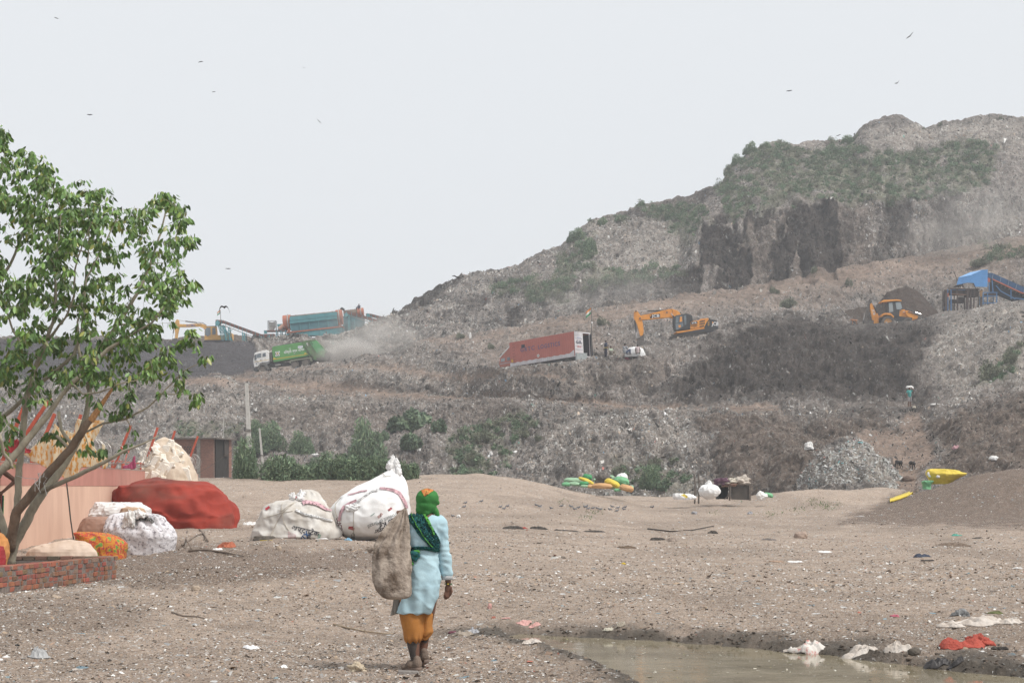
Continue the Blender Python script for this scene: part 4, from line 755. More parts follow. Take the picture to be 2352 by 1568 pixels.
def backhoe():
    t = Tr(960, 770, 85.9); e = thing('backhoe_loader', 'orange and black backhoe loader with raised rear arm beside dark heaps', 'backhoe', P(2047.5, 742.7, 213))
    for ya, yb in ((-1.15, -.7), (.7, 1.15)):
        wheel(t, e, 905, 768, 68, ya, yb, M_tyre, mat('orange_rim', (.5,.24,.06), (.35,.2,.1))); wheel(t, e, 1113, 768, 47, ya+.1, yb-.0, M_tyre, M_stl)
    MB().prism(t((835,712),(838,684),(870,670),(930,672),(965,705),(962,722),(930,694),(880,688),(852,696)), -1.2, 1.2).build('fender', M_or, e, bevel=.02)
    MB().prism(t((950,700),(1030,700),(1110,712),(1165,715),(1160,745),(1060,757),(965,760)), -.75, .75).build('chassis', M_dk, e)
    MB().prism(t((1030,700),(1028,636),(1045,627),(1090,628),(1112,650),(1150,690),(1150,714),(1110,714)), -.45, .45).build('bonnet', M_or, e, bevel=.04)
    c = MB().prism(t((905,672),(905,556),(1045,546),(1065,622),(1030,640),(1028,712),(962,712),(945,684)), -.75, .75).build('cab', M_dk, e, bevel=.03)
    MB().prism(t((838,556),(840,543),(862,532),(1000,526),(1048,534),(1050,546),(1000,541),(850,555)), -.9, .9).build('roof', M_or, c, bevel=.03)
    for q in ([(918,560),(955,556),(966,652),(922,660)], [(988,556),(1040,550),(1058,618),(1030,632),(1000,628)]): MB().prism(t(*q), -.775, -.72).build('window', mat('pale_glass', (.34,.38,.39), (.25,.28,.3), rough=.15, scale=1), c)
    for x in (852, 908): MB().bar(t.p(x, 555, -.72), t.p(x-5, 680, -.72), .06).build('cab_post', M_dk, c)
    MB().prism(t((1092,640),(1118,640),(1165,660),(1215,690),(1250,712),(1235,722),(1195,732),(1140,716),(1104,688)), -.72, -.52).prism(t((1092,640),(1118,640),(1165,660),(1215,690),(1250,712),(1235,722),(1195,732),(1140,716),(1104,688)), .52, .72).build('loader_arm', M_or, e, bevel=.02)
    MB().prism(t((1225,700),(1265,690),(1290,745),(1255,765),(1215,745)), -1.05, 1.05).build('loader_bucket', M_stl, e)
    MB().tube([t.p(1095, 622, -.66), t.p(1195, 655, -.66)], .06, 8).build('cylinder', M_dk, e); MB().tube([t.p(1190, 654, -.66), t.p(1258, 676, -.66)], .03, 6).build('rod', M_chr, e)
    MB().tube([t.p(1120, 652, -.74), t.p(1225, 690, -.74)], .06, 8).build('cylinder', M_dk, e)
    MB().prism(t((730,590),(733,565),(750,558),(775,600),(815,668),(822,700),(824,775),(768,775),(752,700),(738,640)), -.22, .22).build('rear_boom', M_or, e, bevel=.02)
    MB().prism(t((726,520),(738,506),(756,512),(752,540),(735,590),(712,660),(694,730),(672,735),(690,650),(715,570)), -.16, .16).build('rear_arm', M_stl, e, bevel=.02)
    MB().prism(t((660,735),(700,728),(770,742),(765,790),(700,800),(668,780)), -.35, .35).build('rear_bucket', M_stl, e)
    MB().tube([t.p(745, 520, -.25), t.p(773, 590, -.25)], .035, 6).build('rod', M_chr, e); MB().tube([t.p(770, 585, -.25), t.p(805, 665, -.25)], .07, 8).build('cylinder', M_dk, e)
    MB().tube([t.p(674, 670, -.2), t.p(664, 735, -.2)], .035, 6).build('rod', M_chr, e)
    text('lettering', 'JCB', .36, M_wl, e, t.p(770, 655, -.235), (R(90), R(78), 0), .003, font=.012, sx=1.2)
    text('lettering', 'JCB', .17, M_wl, e, t.p(1082, 652, -.46), (R(90), 0, 0), .003)
    return e
backhoe()

def rubbish_truck():
    t = Tr(1150, 830, 161.8); e = thing('rubbish_truck', 'green rubbish compactor truck with white cab driving down the haul road', 'truck', P(671.8, 837.7, 224))
    Mg = mat('green_body', (.10, .30, .085), (.085, .23, .075), rough=.55, scale=1.2); Mgd = mat('dirty_green', (.10, .22, .085), (.10, .12, .07), rough=.75, scale=2.2); Mgb = mat('bright_green', (.075, .34, .12), (.08, .27, .10), rough=.5, scale=1.5); Mgy = mat('dusty_grey', (.16, .15, .135), (.10, .09, .08), scale=5, bump=.3)
    c = MB().prism(t((384,612),(392,598),(440,577),(600,541),(662,545),(690,590),(697,770),(640,790),(560,795),(500,815),(455,880),(385,893),(366,810),(358,752),(374,690)), -1.22, 1.22).build('cab', M_wht, e, bevel=.07)
    for q in ([(398,640),(410,628),(432,624),(434,732),(398,746),(390,690)], [(440,622),(524,602),(530,688),(440,702)], [(556,606),(618,592),(626,668),(558,680)]): MB().prism(t(*q), -1.25, -1.18).build('window', M_gls, c)
    MB().prism(t((392,777),(690,728),(690,736),(392,785)), -1.235, -1.2).build('stripe', mat('ochre_stripe', (.6,.38,.06)), c); MB().prism(t((505,738),(535,734),(535,740),(505,745)), -1.25, -1.2).build('handle', M_dk, c)
    MB().prism(t((412,800),(438,796),(440,842),(415,846)), -1.235, -1.2).build('sticker', mat('pale_sticker', (.4,.42,.45)), c)
    MB().tube([t.p(395, 745, -1.3), t.p(490, 805, -1.3)], .025, 5).build('mirror_arm', M_dk, c); MB().prism(t((388,650),(404,645),(410,740),(395,745)), -1.42, -1.34).build('mirror', M_dk, c)
    MB().prism(t((538,600),(543,600),(552,790),(546,790)), -1.235, -1.2).build('door_seam', mat('seam_grey', (.3,.3,.3)), c)
    b = MB().prism(t((690,575),(738,585),(755,770),(705,778)), -1.15, 1.15)
    for k in range(6): b.prism(t((694,600+k*28),(742,608+k*28),(744,616+k*28),(695,608+k*28)), -1.2, -1.14)
    b.build('cab_back', Mgy, e)
    f = [(450,945),(458,880),(490,835),(530,812),(590,806),(640,830),(672,880),(694,935),(660,948),(635,890),(600,850),(560,842),(520,850),(490,885),(476,945)]
    MB().prism(t(*f), -1.28, -.75).prism(t(*f), .75, 1.28).build('fender', mat('fender_grey', (.12,.12,.12), (.16,.15,.13)), e)
    MB().prism(t((370,912),(462,900),(470,972),(420,980),(376,965)), -1.2, 1.2).build('bumper', M_dk, e, bevel=.04); MB().prism(t((500,770),(690,765),(700,800),(640,835),(560,800)), -1.21, 1.21).build('cab_step', mat('step_grey', (.2,.2,.2)), e)
    g_ = MB().prism(t((750,560),(750,482),(768,466),(1368,374),(1398,396),(1420,440),(1512,645),(1500,660),(820,785),(782,790),(770,740)), -1.22, 1.22).build('body', Mg, e, bevel=.09)
    MB().bar(t.p(790, 462, -1.1), t.p(1400, 352, -1.1), .07).bar(t.p(790, 462, 1.1), t.p(1400, 352, 1.1), .07).build('top_rail', M_dk, e)
    MB().prism(t((776,722),(1505,612),(1506,624),(776,738)), -1.245, -1.2).build('stripe', mat('yellow_stripe', (.62,.45,.05)), g_); 
    MB().prism(t((776,700),(815,694),(818,722),(776,728)), -1.25, -1.21).prism(t((1420,598),(1460,590),(1462,612),(1422,620)), -1.25, -1.21).build('yellow_mark', mat('yellow_stripe', (.62,.45,.05)), g_)
    k = MB().prism(t((818,572),(908,560),(912,656),(822,668)), -1.245, -1.2).build('emblem', M_wl, g_); cc = t.p(866, 613, -1.26)
    MB().cyl((cc[0], -1.262, cc[2]), (cc[0], -1.23, cc[2]), .27, 24).build('emblem_ring', mat('emblem_grey', (.10,.10,.12)), k); MB().cyl((cc[0], -1.272, cc[2]), (cc[0], -1.24, cc[2]), .20, 24).build('emblem_disc', M_wl, k); MB().cyl((cc[0], -1.282, cc[2]+.01), (cc[0], -1.24, cc[2]+.01), .13, 20).build('emblem_core', mat('emblem_gold', (.5,.36,.08)), k); MB().box((cc[0], -1.28, cc[2]-.03), (.16, .02, .03)).box((cc[0], -1.28, cc[2]-.08), (.1, .02, .03)).build('emblem_mark', mat('emblem_brown', (.3,.22,.12)), k)
    MB().prism(t((1283,456),(1388,440),(1392,488),(1287,504)), -1.245, -1.2).build('notice', mat('notice_white', (.7,.72,.76)), g_)
    MB().prism(t((1300,466),(1375,455),(1376,460),(1301,471)), -1.25, -1.22).prism(t((1302,480),(1360,472),(1361,476),(1303,484)), -1.25, -1.22).build('notice_line', mat('notice_blue', (.3,.35,.5)), g_)
    text('lettering', 'दिल्ली नगर निगम', .44, M_wl, g_, t.p(1208, 560, -1.235), (R(90), -R(8.5), 0), .004, font=.008, sx=.93)
    text('lettering', '८८', .26, M_wl, g_, t.p(1120, 504, -1.235), (R(90), -R(8.5), 0), .004)
    cc = t.p(1216, 602); MB().cyl((cc[0], -1.24, cc[2]), (cc[0], -1.2, cc[2]), .13, 16).build('faded_seal', mat('seal_grey', (.22,.3,.2)), g_)
    tg = MB().prism(t((1366,374),(1372,352),(1655,315),(1668,335),(1720,385),(1900,568),(1840,600),(1845,700),(1800,748),(1700,765),(1600,710),(1512,645),(1450,500),(1400,396)), -1.2, 1.2).build('tailgate', Mgd, e, bevel=.04)
    MB().prism(t((1366,368),(1420,358),(1560,690),(1690,760),(1620,735),(1512,650)), -1.3, -1.18).build('tailgate_rib', Mgd, tg)
    MB().prism(t((1535,372),(1660,345),(1690,360),(1842,552),(1745,565),(1690,612),(1545,400)), -1.27, -1.18).build('side_panel', Mgb, tg, bevel=.01)
    MB().prism(t((1700,612),(1745,572),(1842,555),(1846,600),(1830,690),(1760,640)), -1.24, -1.18).build('side_panel', Mg, tg)
    MB().prism(t((1455,395),(1490,385),(1500,470),(1480,440)), -1.26, -1.18).build('ram_cover', mat('pale_metal', (.5,.5,.48)), tg); MB().tube([t.p(1560, 370, -1.3), t.p(1600, 420, -1.3)], .05, 6).build('ram', M_dk, tg)
    MB().prism(t((1700,768),(1835,742),(1850,615),(1945,575),(1988,600),(1940,640),(1945,735),(1850,755)), -1.18, 1.18).prism(t((1660,700),(1840,690),(1830,745),(1700,768)), -1.26, -1.18).build('hopper', Mgy, e, bevel=.02)
    MB().prism(t((700,790),(780,795),(1110,775),(1620,700),(1700,760),(1100,845),(690,880)), -.5, .5).build('chassis', M_dk, e)
    MB().prism(t((805,835),(920,818),(922,850),(808,866)), -1.1, -.6).build('fuel_tank', mat('tank_grey', (.3,.29,.27)), e, bevel=.05)
    f = [(1112,810),(1128,748),(1530,683),(1562,705),(1590,765),(1555,778),(1520,712),(1150,768),(1135,812)]; MB().prism(t(*f), -1.28, -.7).prism(t(*f), .7, 1.28).build('fender', mat('fender_green', (.2,.25,.17), (.2,.19,.15), scale=4), e)
    for x, y, r_ in ((560, 948, 86), (1225, 832, 80), (1448, 783, 86)):
        for ya, yb in ((-1.18, -.72), (.72, 1.18)): wheel(t, e, x, y, r_, ya, yb, M_tyre, mat('dusty_rim', (.24,.21,.18), (.15,.13,.11)))
    return e
rubbish_truck()

def container_truck():
    o = P(1321.2, 817.6, 182); e = thing('container_lorry', 'lorry with a faded red corrugated container and open rear door parked on the terrace', 'lorry', o, rot=(0, R(4.0), R(136.4)))
    Mr = mat('faded_red', (.47, .145, .115), (.41, .125, .10), rough=.7, scale=.8); Mrw = mat('chalky_white', (.62, .60, .62), (.52, .48, .48), rough=.8, scale=2); Mrc = mat('cab_pink', (.42, .17, .13), (.36, .13, .10), scale=2); Mdk = mat('dark_inside', (.02, .025, .04), (.03, .03, .04))
    L, Wd, H = 9.3, 2.44, 2.6
    # corrugated skin
    def ribs(y, z0f, z1f, nm, m, out=1):
        V = []; xs = []; x = .12; s = 0
        while x < L-.1: xs += [(x, 0), (x+.07, 1), (x+.21, 1), (x+.28, 0)]; x += .30
        for (x, k) in xs: V += [(x, y+out*(.035*k), z0f(x)), (x, y+out*(.035*k), z1f(x))]
        F = [(2*i, 2*i+2, 2*i+3, 2*i+1) for i in range(len(xs)-1)]; return MB().add(V, F)
    wav = lambda x: .36+.03*math.sin(x*7)+(.34*max(0, 1-x/.9) if x < .9 else 0)
    body = MB().box((L/2, -Wd/2, H-.03), (L, Wd, .06)).box((L/2, -Wd+.03, H/2), (L, .05, H)).box((L/2, -Wd/2, .05), (L, Wd-.02, .1)).box((L-.03, -Wd/2, H/2), (.06, Wd-.02, H-.04)).box((L/2, -.03, H/2), (L-.04, .03, H-.1)).box((.05, -.03, H/2), (.12, .08, H)).box((L-.05, -.03, H/2), (.12, .10, H)).box((L/2, -.02, H-.06), (L, .08, .10)).build('container', Mr, e)
    ribs(-.012, wav, lambda x: H-.08, 'side', Mr).build('side_panel', Mr, body); ribs(-.012, lambda x: .06, wav, 'w', Mrw).build('white_band', Mrw, body)
    MB().box((L/2, -.01, .02), (L, .10, .09)).build('bottom_rail', Mrw, body)
    # rear
    MB().box((-.03, -.62, H/2), (.05, 1.2, H-.1)).build('rear_door', Mrw, body)
    b = MB()
    for k in range(6): b.box((-.07, -.62, .35+k*.38), (.03, 1.14, .05))
    b.build('door_rib', mat('rib_shadow', (.45,.44,.48)), body)
    MB().box((-.03, -Wd+.06, H/2), (.08, .12, H)).box((-.03, -Wd/2, H-.06), (.10, Wd, .12)).box((-.03, -.03, H/2), (.08, .08, H)).box((-.03, -Wd/2, .04), (.1, Wd, .1)).build('door_frame', Mrw, body)
    MB().box((-.05, -1.24, H/2), (.05, .06, H-.15)).build('door_edge', M_wht, body)
    MB().box((1.5, -1.8, 1.25), (.05, 1.0, 2.4)).box((.5, -2.38, 1.25), (1.8, .03, 2.3)).build('interior_shade', Mdk, body)  # near-black panels paint the shade inside the open container
    MB().box((.9, -1.75, 1.3), (.05, .18, .5)).box((1.0, -1.45, 1.0), (.05, .1, .3)).build('hanging_bag', mat('pale_cloth', (.5,.5,.5)), body)
    rr = (R(90), 0, -R(90)); text('lettering', 'G.R.', .46, mat('navy_letter', (.04,.05,.09)), body, (-.095, -.62, 1.50), rr, .004, font=.015, sx=1.1); text('lettering', 'जी आर', .22, mat('red_letter', (.6,.1,.1)), body, (-.095, -.62, 1.0), rr, .004); text('lettering', 'R.R. ROAD', .13, mat('blue_sign', (.15,.25,.5)), body, (-.095, -.62, 1.98), rr, .004)
    MB().box((-.075, -.40, .30), (.02, .2, .18)).build('reflector', M_or, body)
    MB().box((-.085, -.62, 1.98), (.01, .95, .17)).build('sign_plate', Mrw, body)
    # writing on the side
    rs = (R(90), 0, R(180)); Mb = mat('faded_blue', (.085,.09,.20), (.15,.10,.16), scale=9, sharp=(.3, .7))
    text('lettering', 'GRTC', .62, Mb, body, (6.72, .032, 1.58), rs, .004, font=.02, space=1.35, sx=1.05); text('lettering', 'LOGSTICS', .60, Mb, body, (3.6, .032, 1.56), rs, .004, font=.02, space=1.22, sx=1.0)
    MB().box((7.33, .03, 1.97), (.5, .03, .34)).build('hatch', Mdk, body)
    MB().cyl((5.2, .028, .68), (5.2, .045, .68), .17, 24).build('round_plate', M_wht, body); text('lettering', 'ALP', .15, M_blk, body, (5.2, .05, .68), rs, .002)
    MB().box((9.02, .045, .58), (.26, .02, .3)).build('reflector', mat('amber', (.7,.42,.06)), body)
    b = MB()
    for k in range(7): b.box((8.72, .045, .35+k*.33), (.34, .02, .03))
    b.build('rung', mat('dark_red', (.16,.05,.045)), body)
    # cab
    c = MB().prism([(9.36, .10), (11.0, .10), (11.15, .45), (11.0, 1.12), (10.9, 1.18), (9.36, 1.22)], -2.35, -.06).build('cab', Mrc, e, bevel=.04)
    MB().prism([(9.36, 1.24), (10.95, 1.20), (9.38, 2.22)], -2.3, -.10).build('wind_deflector', Mrc, c); MB().bar((10.98, -.10, 1.22), (9.36, -.10, 2.28), .06, .13).bar((10.98, -2.3, 1.22), (9.36, -2.3, 2.28), .06, .13).build('deflector_rim', M_wht, c)
    MB().prism([(9.45, .72), (9.45, 1.06), (9.85, 1.06), (9.85, .72)], -.055, -.03).build('window', M_gls, c); MB().prism([(10.25, .70), (10.2, 1.05), (10.75, 1.03), (10.85, .68)], -.055, -.03).build('window', mat('pale_glass', (.34,.38,.39)), c)
    MB().box((10.2, -.05, .48), (1.5, .03, .08)).build('cab_stripe', mat('stripe_grey', (.4,.36,.38)), c)
    MB().prism([(9.36, .08), (11.1, .08), (11.15, -.55), (10.85, -.6), (10.75, -.15), (9.85, -.15), (9.7, -.55), (9.36, -.55)], -2.35, -.08).build('wheel_arch', mat('cab_grey', (.42,.42,.41), (.3,.29,.28)), c, bevel=.03)
    MB().box((11.2, -.12, -.2), (.07, .1, 1.15)).build('bumper_post', M_wht, c)
    MB().box((11.05, -1.2, .95), (.06, 2.1, .5), (0, -.15, 0)).build('windscreen', M_gls, c)
    MB().box((4.6, -1.2, -.2), (9.1, .9, .36)).box((4.6, -.25, -.12), (9.1, .08, .16)).box((4.6, -2.1, -.12), (9.1, .08, .16)).build('chassis', M_dk, e)
    t = Tr(0, 0, 1)
    for x in (1.3, 2.5, 10.3):
        for ya, yb in ((-.6, -.12), (-2.3, -1.85)): wheel(t, e, x, .62, .48, ya, yb, M_tyre, M_stl)
    return e
container_truck()
mbx = P(1306+32, 838, 179.6); cb = P(1328.6, 822, 180.4)
t_ = thing('metal_cabinet', 'pale grey metal box standing behind the open container door', 'cabinet', (cb.x+.3, cb.y, cb.z-.25), R(8)); MB().box((0, 0, .36), (1.12, .6, .72)).build('body', mat('cabinet_grey', (.40,.43,.43), (.34,.36,.36)), t_, bevel=.02); MB().box((0, 0, .735), (1.16, .64, .03)).build('lid', mat('cabinet_lid', (.5,.52,.52)), t_); MB().box((0, -.31, .37), (1.0, .02, .6)).build('door', mat('cabinet_door', (.42,.45,.45)), t_)
# poles with flags
Mpl = mat('dark_pole', (.12, .11, .10)); saf, whi, grn = mat('saffron', (.7,.25,.06)), mat('flag_white', (.75,.75,.72)), mat('flag_green', (.05,.28,.12))
def flag(px, py0, py1, d, lb, s=1, side=-1, sgn=None):
    b = P(px, py1, d); h = (py1-py0)*d/FPX; t = thing('flagpole', lb, 'flagpole', b); MB().tube([(0, 0, -1), (.02, 0, h*.5), (0, 0, h)], [.045, .04, .03], 8).build('pole', Mpl, t)
    f = link(bpy.data.objects.new('flag', None), t); f.empty_display_size = .1
    for k, m in enumerate((saf, whi, grn)):
        V = []; n = 8
        for i in range(n+1):
            u = i/n
            for v in (0, 1): V.append((side*(.05+u*.55*s), .12*math.sin(u*6), h+.05-(k+v)*.22*s-u*.5*s))
        MB().add(V, [(2*i, 2*i+1, 2*i+3, 2*i+2) for i in range(n)]).build('stripe', m, f)
    if sgn: MB().box((.06, -.05, h*sgn), (.14, .03, .2)).build('notice', M_wht, t)
flag(1358.5, 707, 815, 181.5, 'thin flagpole with a tricolour flag beside the container lorry', 1, -1, .69)
flag(506.5, 712, 750, 257, 'short pole with a faded flag on the far conveyor head', .8, -1)

# ------------------------------------------------------------ screening plant on the plateau
M_teal = mat('teal_paint', (.095, .29, .32), (.08, .235, .26), rough=.65, scale=1.4); M_teald = mat('teal_dark', (.075, .20, .235), (.055, .15, .18), scale=1.4); M_rst = mat('rust_orange', (.42, .155, .095), (.30, .11, .075), scale=1.6); M_belt = mat('brown_frame', (.20, .085, .065), (.13, .06, .05), scale=3); M_mesh = mat('drum_mesh', (.20, .16, .125), (.11, .085, .07), scale=8)
def conveyor(name, lb, t, pts, thick, legs, m_side, m_leg, org, d, rail=None, dep=.55, rollers=14):
    e = thing(name, lb, 'conveyor', P(*org, d)); k = t.k
    b = MB()
    for dy in (-dep, dep):
        for p, q in zip(pts[:-1], pts[1:]): b.bar(t.p(*p, dy), t.p(*q, dy), .06, thick)
    b.build('side_frame', m_side, e); b = MB()
    for p, q in zip(pts[:-1], pts[1:]): b.bar(t.p(p[0], p[1]+4, 0), t.p(q[0], q[1]+4, 0), dep*2-.1, .06)
    b.build('belt', M_dk, e)
    for i in range(rollers):
        f = (i+.5)/rollers; x = pts[0][0]+(pts[-1][0]-pts[0][0])*f; y = np.interp(x, sorted(p[0] for p in pts), [p[1] for p in sorted(pts)])
        o_ = MB().bar(t.p(x, y-thick*k*.6, -dep-.05), t.p(x-4*k/66, y+thick*k*.9, -dep-.05), .06).build('bracket', m_leg, e)
    if rail: b = MB(); [b.bar(t.p(*p, dy), t.p(*q, dy), .07) for dy in (-dep, dep) for p, q in zip(rail[:-1], rail[1:])]; b.build('truss', mat('rail_grey', (.3,.27,.25)), e)
    for (x0, y0, x1, y1) in legs: MB().bar(t.p(x0, y0, -dep), t.p(x1, y1, -dep-.1), .14).build('leg', m_leg, e); MB().bar(t.p(x0+3, y0, dep), t.p(x1+5, y1, dep+.1), .14).build('leg', m_leg, e)
    return e
def plant():
    d = 258; t = Tr(1500, 385, 66.8); org = (721.1, 778.4)
    e = thing('trommel_screen', 'long teal and orange rotating drum screen on the plateau', 'screening machine', P(*org, d))
    def ax(x): f = (x-1235)/(1750-1235); return (x, 222-52*f)
    dr = MB().tube([t.p(*ax(x), .3) for x in (1265, 1500, 1725)], 1.0, 28).build('drum', M_mesh, e, smooth=True)
    for a, b_ in ((1197, 1272), (1720, 1780)): MB().tube([t.p(*ax(a), .3), t.p(*ax(b_), .3)], 1.14, 32).build('drum_end', M_rst, e)
    for x in (1247, 1752): MB().tube([t.p(*ax(x-5), .3), t.p(*ax(x+5), .3)], 1.25, 32).build('drum_ring', mat('ring_grey', (.4,.38,.36)), e)
    for k in range(5): x = 1365+k*90-40; MB().tube([t.p(*ax(x-2), .3), t.p(*ax(x+2), .3)], 1.06, 24).build('drum_rib', M_mesh, e)
    MB().prism(t((1268,172),(1735,122),(1737,190),(1268,240)), -1.0, 1.5).build('casing', M_teal, e)
    MB().prism(t((1275,240),(1735,190),(1745,266),(1285,312)), -.85, 1.4).build('chute', M_teald, e)
    b = MB(); b.bar(t.p(1268, 207, -1.02), t.p(1735, 155, -1.02), .05, .08)
    for k in range(6): x = 1275+k*92; y = 240-k*10; b.bar(t.p(x, y, -.9), t.p(x+5, y+70, -.9), .08)
    for k in range(5): x = 1350+k*90; b.bar(t.p(x, 165-k*9, -1.03), t.p(x, 230-k*9, -1.03), .05)
    b.build('casing_rib', M_teal, e)
    MB().prism(t((1238,322),(1792,260),(1792,274),(1238,336)), -1.2, 1.4).build('beam', M_rst, e); MB().box(t.p(1262, 308, -1.1), (.35, .4, .45)).box(t.p(1765, 245, -1.1), (.35, .4, .45)).build('support_roller', M_rst, e)
    MB().prism(t((1240,337),(1790,276),(1790,335),(1640,352),(1240,354)), -1.1, 1.3).build('lower_hopper', M_teal, e)
    for x in (1244, 1350, 1462, 1572, 1640, 1780): MB().bar(t.p(x, 340-(x-1240)*.1, -1.15), t.p(x, 392, -1.15), .16).build('leg', M_teal, e); MB().bar(t.p(x, 340-(x-1240)*.1, 1.2), t.p(x, 392, 1.2), .16).build('leg', M_teal, e)
    MB().bar(t.p(1240, 384, -1.15), t.p(1640, 380, -1.15), .12).bar(t.p(1240, 352, -1.16), t.p(1640, 352, -1.16), .1).build('tie_beam', M_teal, e)
    # feed end
    b = MB().box(t.p(1178, 382, 0), (1.6, 1.4, .15)); [b.bar(t.p(x, 300, y), t.p(x, 392, y), .12) for x in (1135, 1180, 1225) for y in (-.8, .8)]; [b.bar(t.p(1130, y_, -.8), t.p(1228, y_, -.8), .1) for y_ in (318, 345, 372)]; b.build('feed_frame', M_teald, e)
    MB().prism(t((1140,240),(1200,238),(1200,300),(1150,298)), -.5, .8).build('feed_hopper', M_teal, e); MB().tube([t.p(1160, 290, -.6), t.p(1205, 252, -.6)], .3, 12).build('chute_pipe', mat('pale_orange', (.55,.32,.24)), e)
    MB().prism(t((1012,305),(1225,298),(1225,312),(1012,314)), -.8, .8).build('deck', M_belt, e); MB().box(t.p(1028, 322, -.7), (.4, .5, .4)).build('motor', M_teal, e)
    s = thing('grizzly_screen', 'small grey mesh screen in a frame left of the drum', 'screen', P(*org, d)); b = MB(); [b.bar(t.p(x, 205, y), t.p(x+2, 304, y), .07) for x in (1048, 1126) for y in (-.5, .5)]; b.bar(t.p(1046, 208, -.5), t.p(1130, 208, -.5), .07).build('frame', M_dk, s); MB().prism(t((1058,215),(1085,222),(1120,212),(1122,270),(1105,302),(1062,300)), -.3, -.25).build('mesh', mat('mesh_grey', (.22,.21,.20), (.34,.33,.32), scale=3), s)
    conveyor('conveyor', 'long brown and teal conveyor climbing left from the drum screen', t, [(535,212),(605,216),(985,355),(1115,350)], .42, [(610,250,640,400),(660,270,680,405),(800,320,805,405),(820,328,822,405),(985,360,985,395),(1065,350,1065,392)], M_belt, M_teal, org, d-.6, rail=[(580,250),(640,262),(800,325),(975,392)])
    b_ = bpy.data.objects['conveyor']
    MB().cyl(t.p(556, 230, -.75), t.p(556, 230, .6), .33, 16).box(t.p(552, 240, -.7), (.5, .3, .6)).build('head_drum', M_teal, b_)
    for k in range(7): MB().bar(t.p(560+k*9, 255, -.5), t.p(600+k*16, 404, -.5), .10).build('leg', M_teal, b_)
    MB().bar(t.p(600, 330, -.55), t.p(700, 300, -.55), .09).bar(t.p(585, 300, -.55), t.p(690, 340, -.55), .09).build('brace', M_teal, b_)
    # second drum and right hand conveyors
    f = thing('trommel_screen', 'smaller second drum screen with an orange end behind the right conveyors', 'screening machine', P(*org, d+3))
    MB().tube([t.p(1800, 140, 0), t.p(1945, 122, 0)], .62, 20).build('drum', M_mesh, f, smooth=True); MB().tube([t.p(1938, 125, 0), t.p(1998, 120, 0)], .72, 24).build('drum_end', M_rst, f); MB().tube([t.p(1968, 123, 0), t.p(1978, 122, 0)], .82, 24).build('drum_ring', mat('ring_grey', (.4,.38,.36)), f)
    MB().prism(t((1790,160),(2005,150),(2008,250),(1900,300),(1795,310)), -.6, .8).build('casing', M_teald, f); [MB().bar(t.p(x, 200, -.9), t.p(x, 330, -.9), .14).build('leg', M_teal, f) for x in (1800, 1850, 1912)]
    b = MB(); [b.bar(t.p(1850, y, -.9), t.p(1915, y, -.9), .1) for y in (205, 258, 312)]; b.build('tie_beam', M_teal, f); MB().tube([t.p(*q, -1) for q in [(1770,95),(1785,85),(1800,95),(1812,105)]], [.12, .2, .2, .1], 8).build('motor', M_dk, f)
    conveyor('conveyor', 'brown conveyor running down right from the drum screen', t, [(1800,132),(1850,130),(2110,205),(2210,235)], .40, [(1850,150,1850,300),(2055,205,2050,290)], M_belt, M_teal, org, d-1.2, rollers=8, rail=[(1830,150),(2060,222)])
    conveyor('conveyor', 'hindmost brown conveyor slanting into the hillside', t, [(2020,148),(2060,148),(2215,188)], .38, [(2060,160,2056,260)], M_belt, M_teal, org, d+1.5, rollers=5)
    q = bpy.data.objects['conveyor.001']; MB().cyl(t.p(1822, 152, -.8), t.p(1822, 152, .5), .3, 14).build('head_drum', M_teal, q); q = bpy.data.objects['conveyor.002']; MB().cyl(t.p(2043, 155, -.8), t.p(2043, 155, .5), .28, 14).build('head_drum', M_teal, q)
plant()
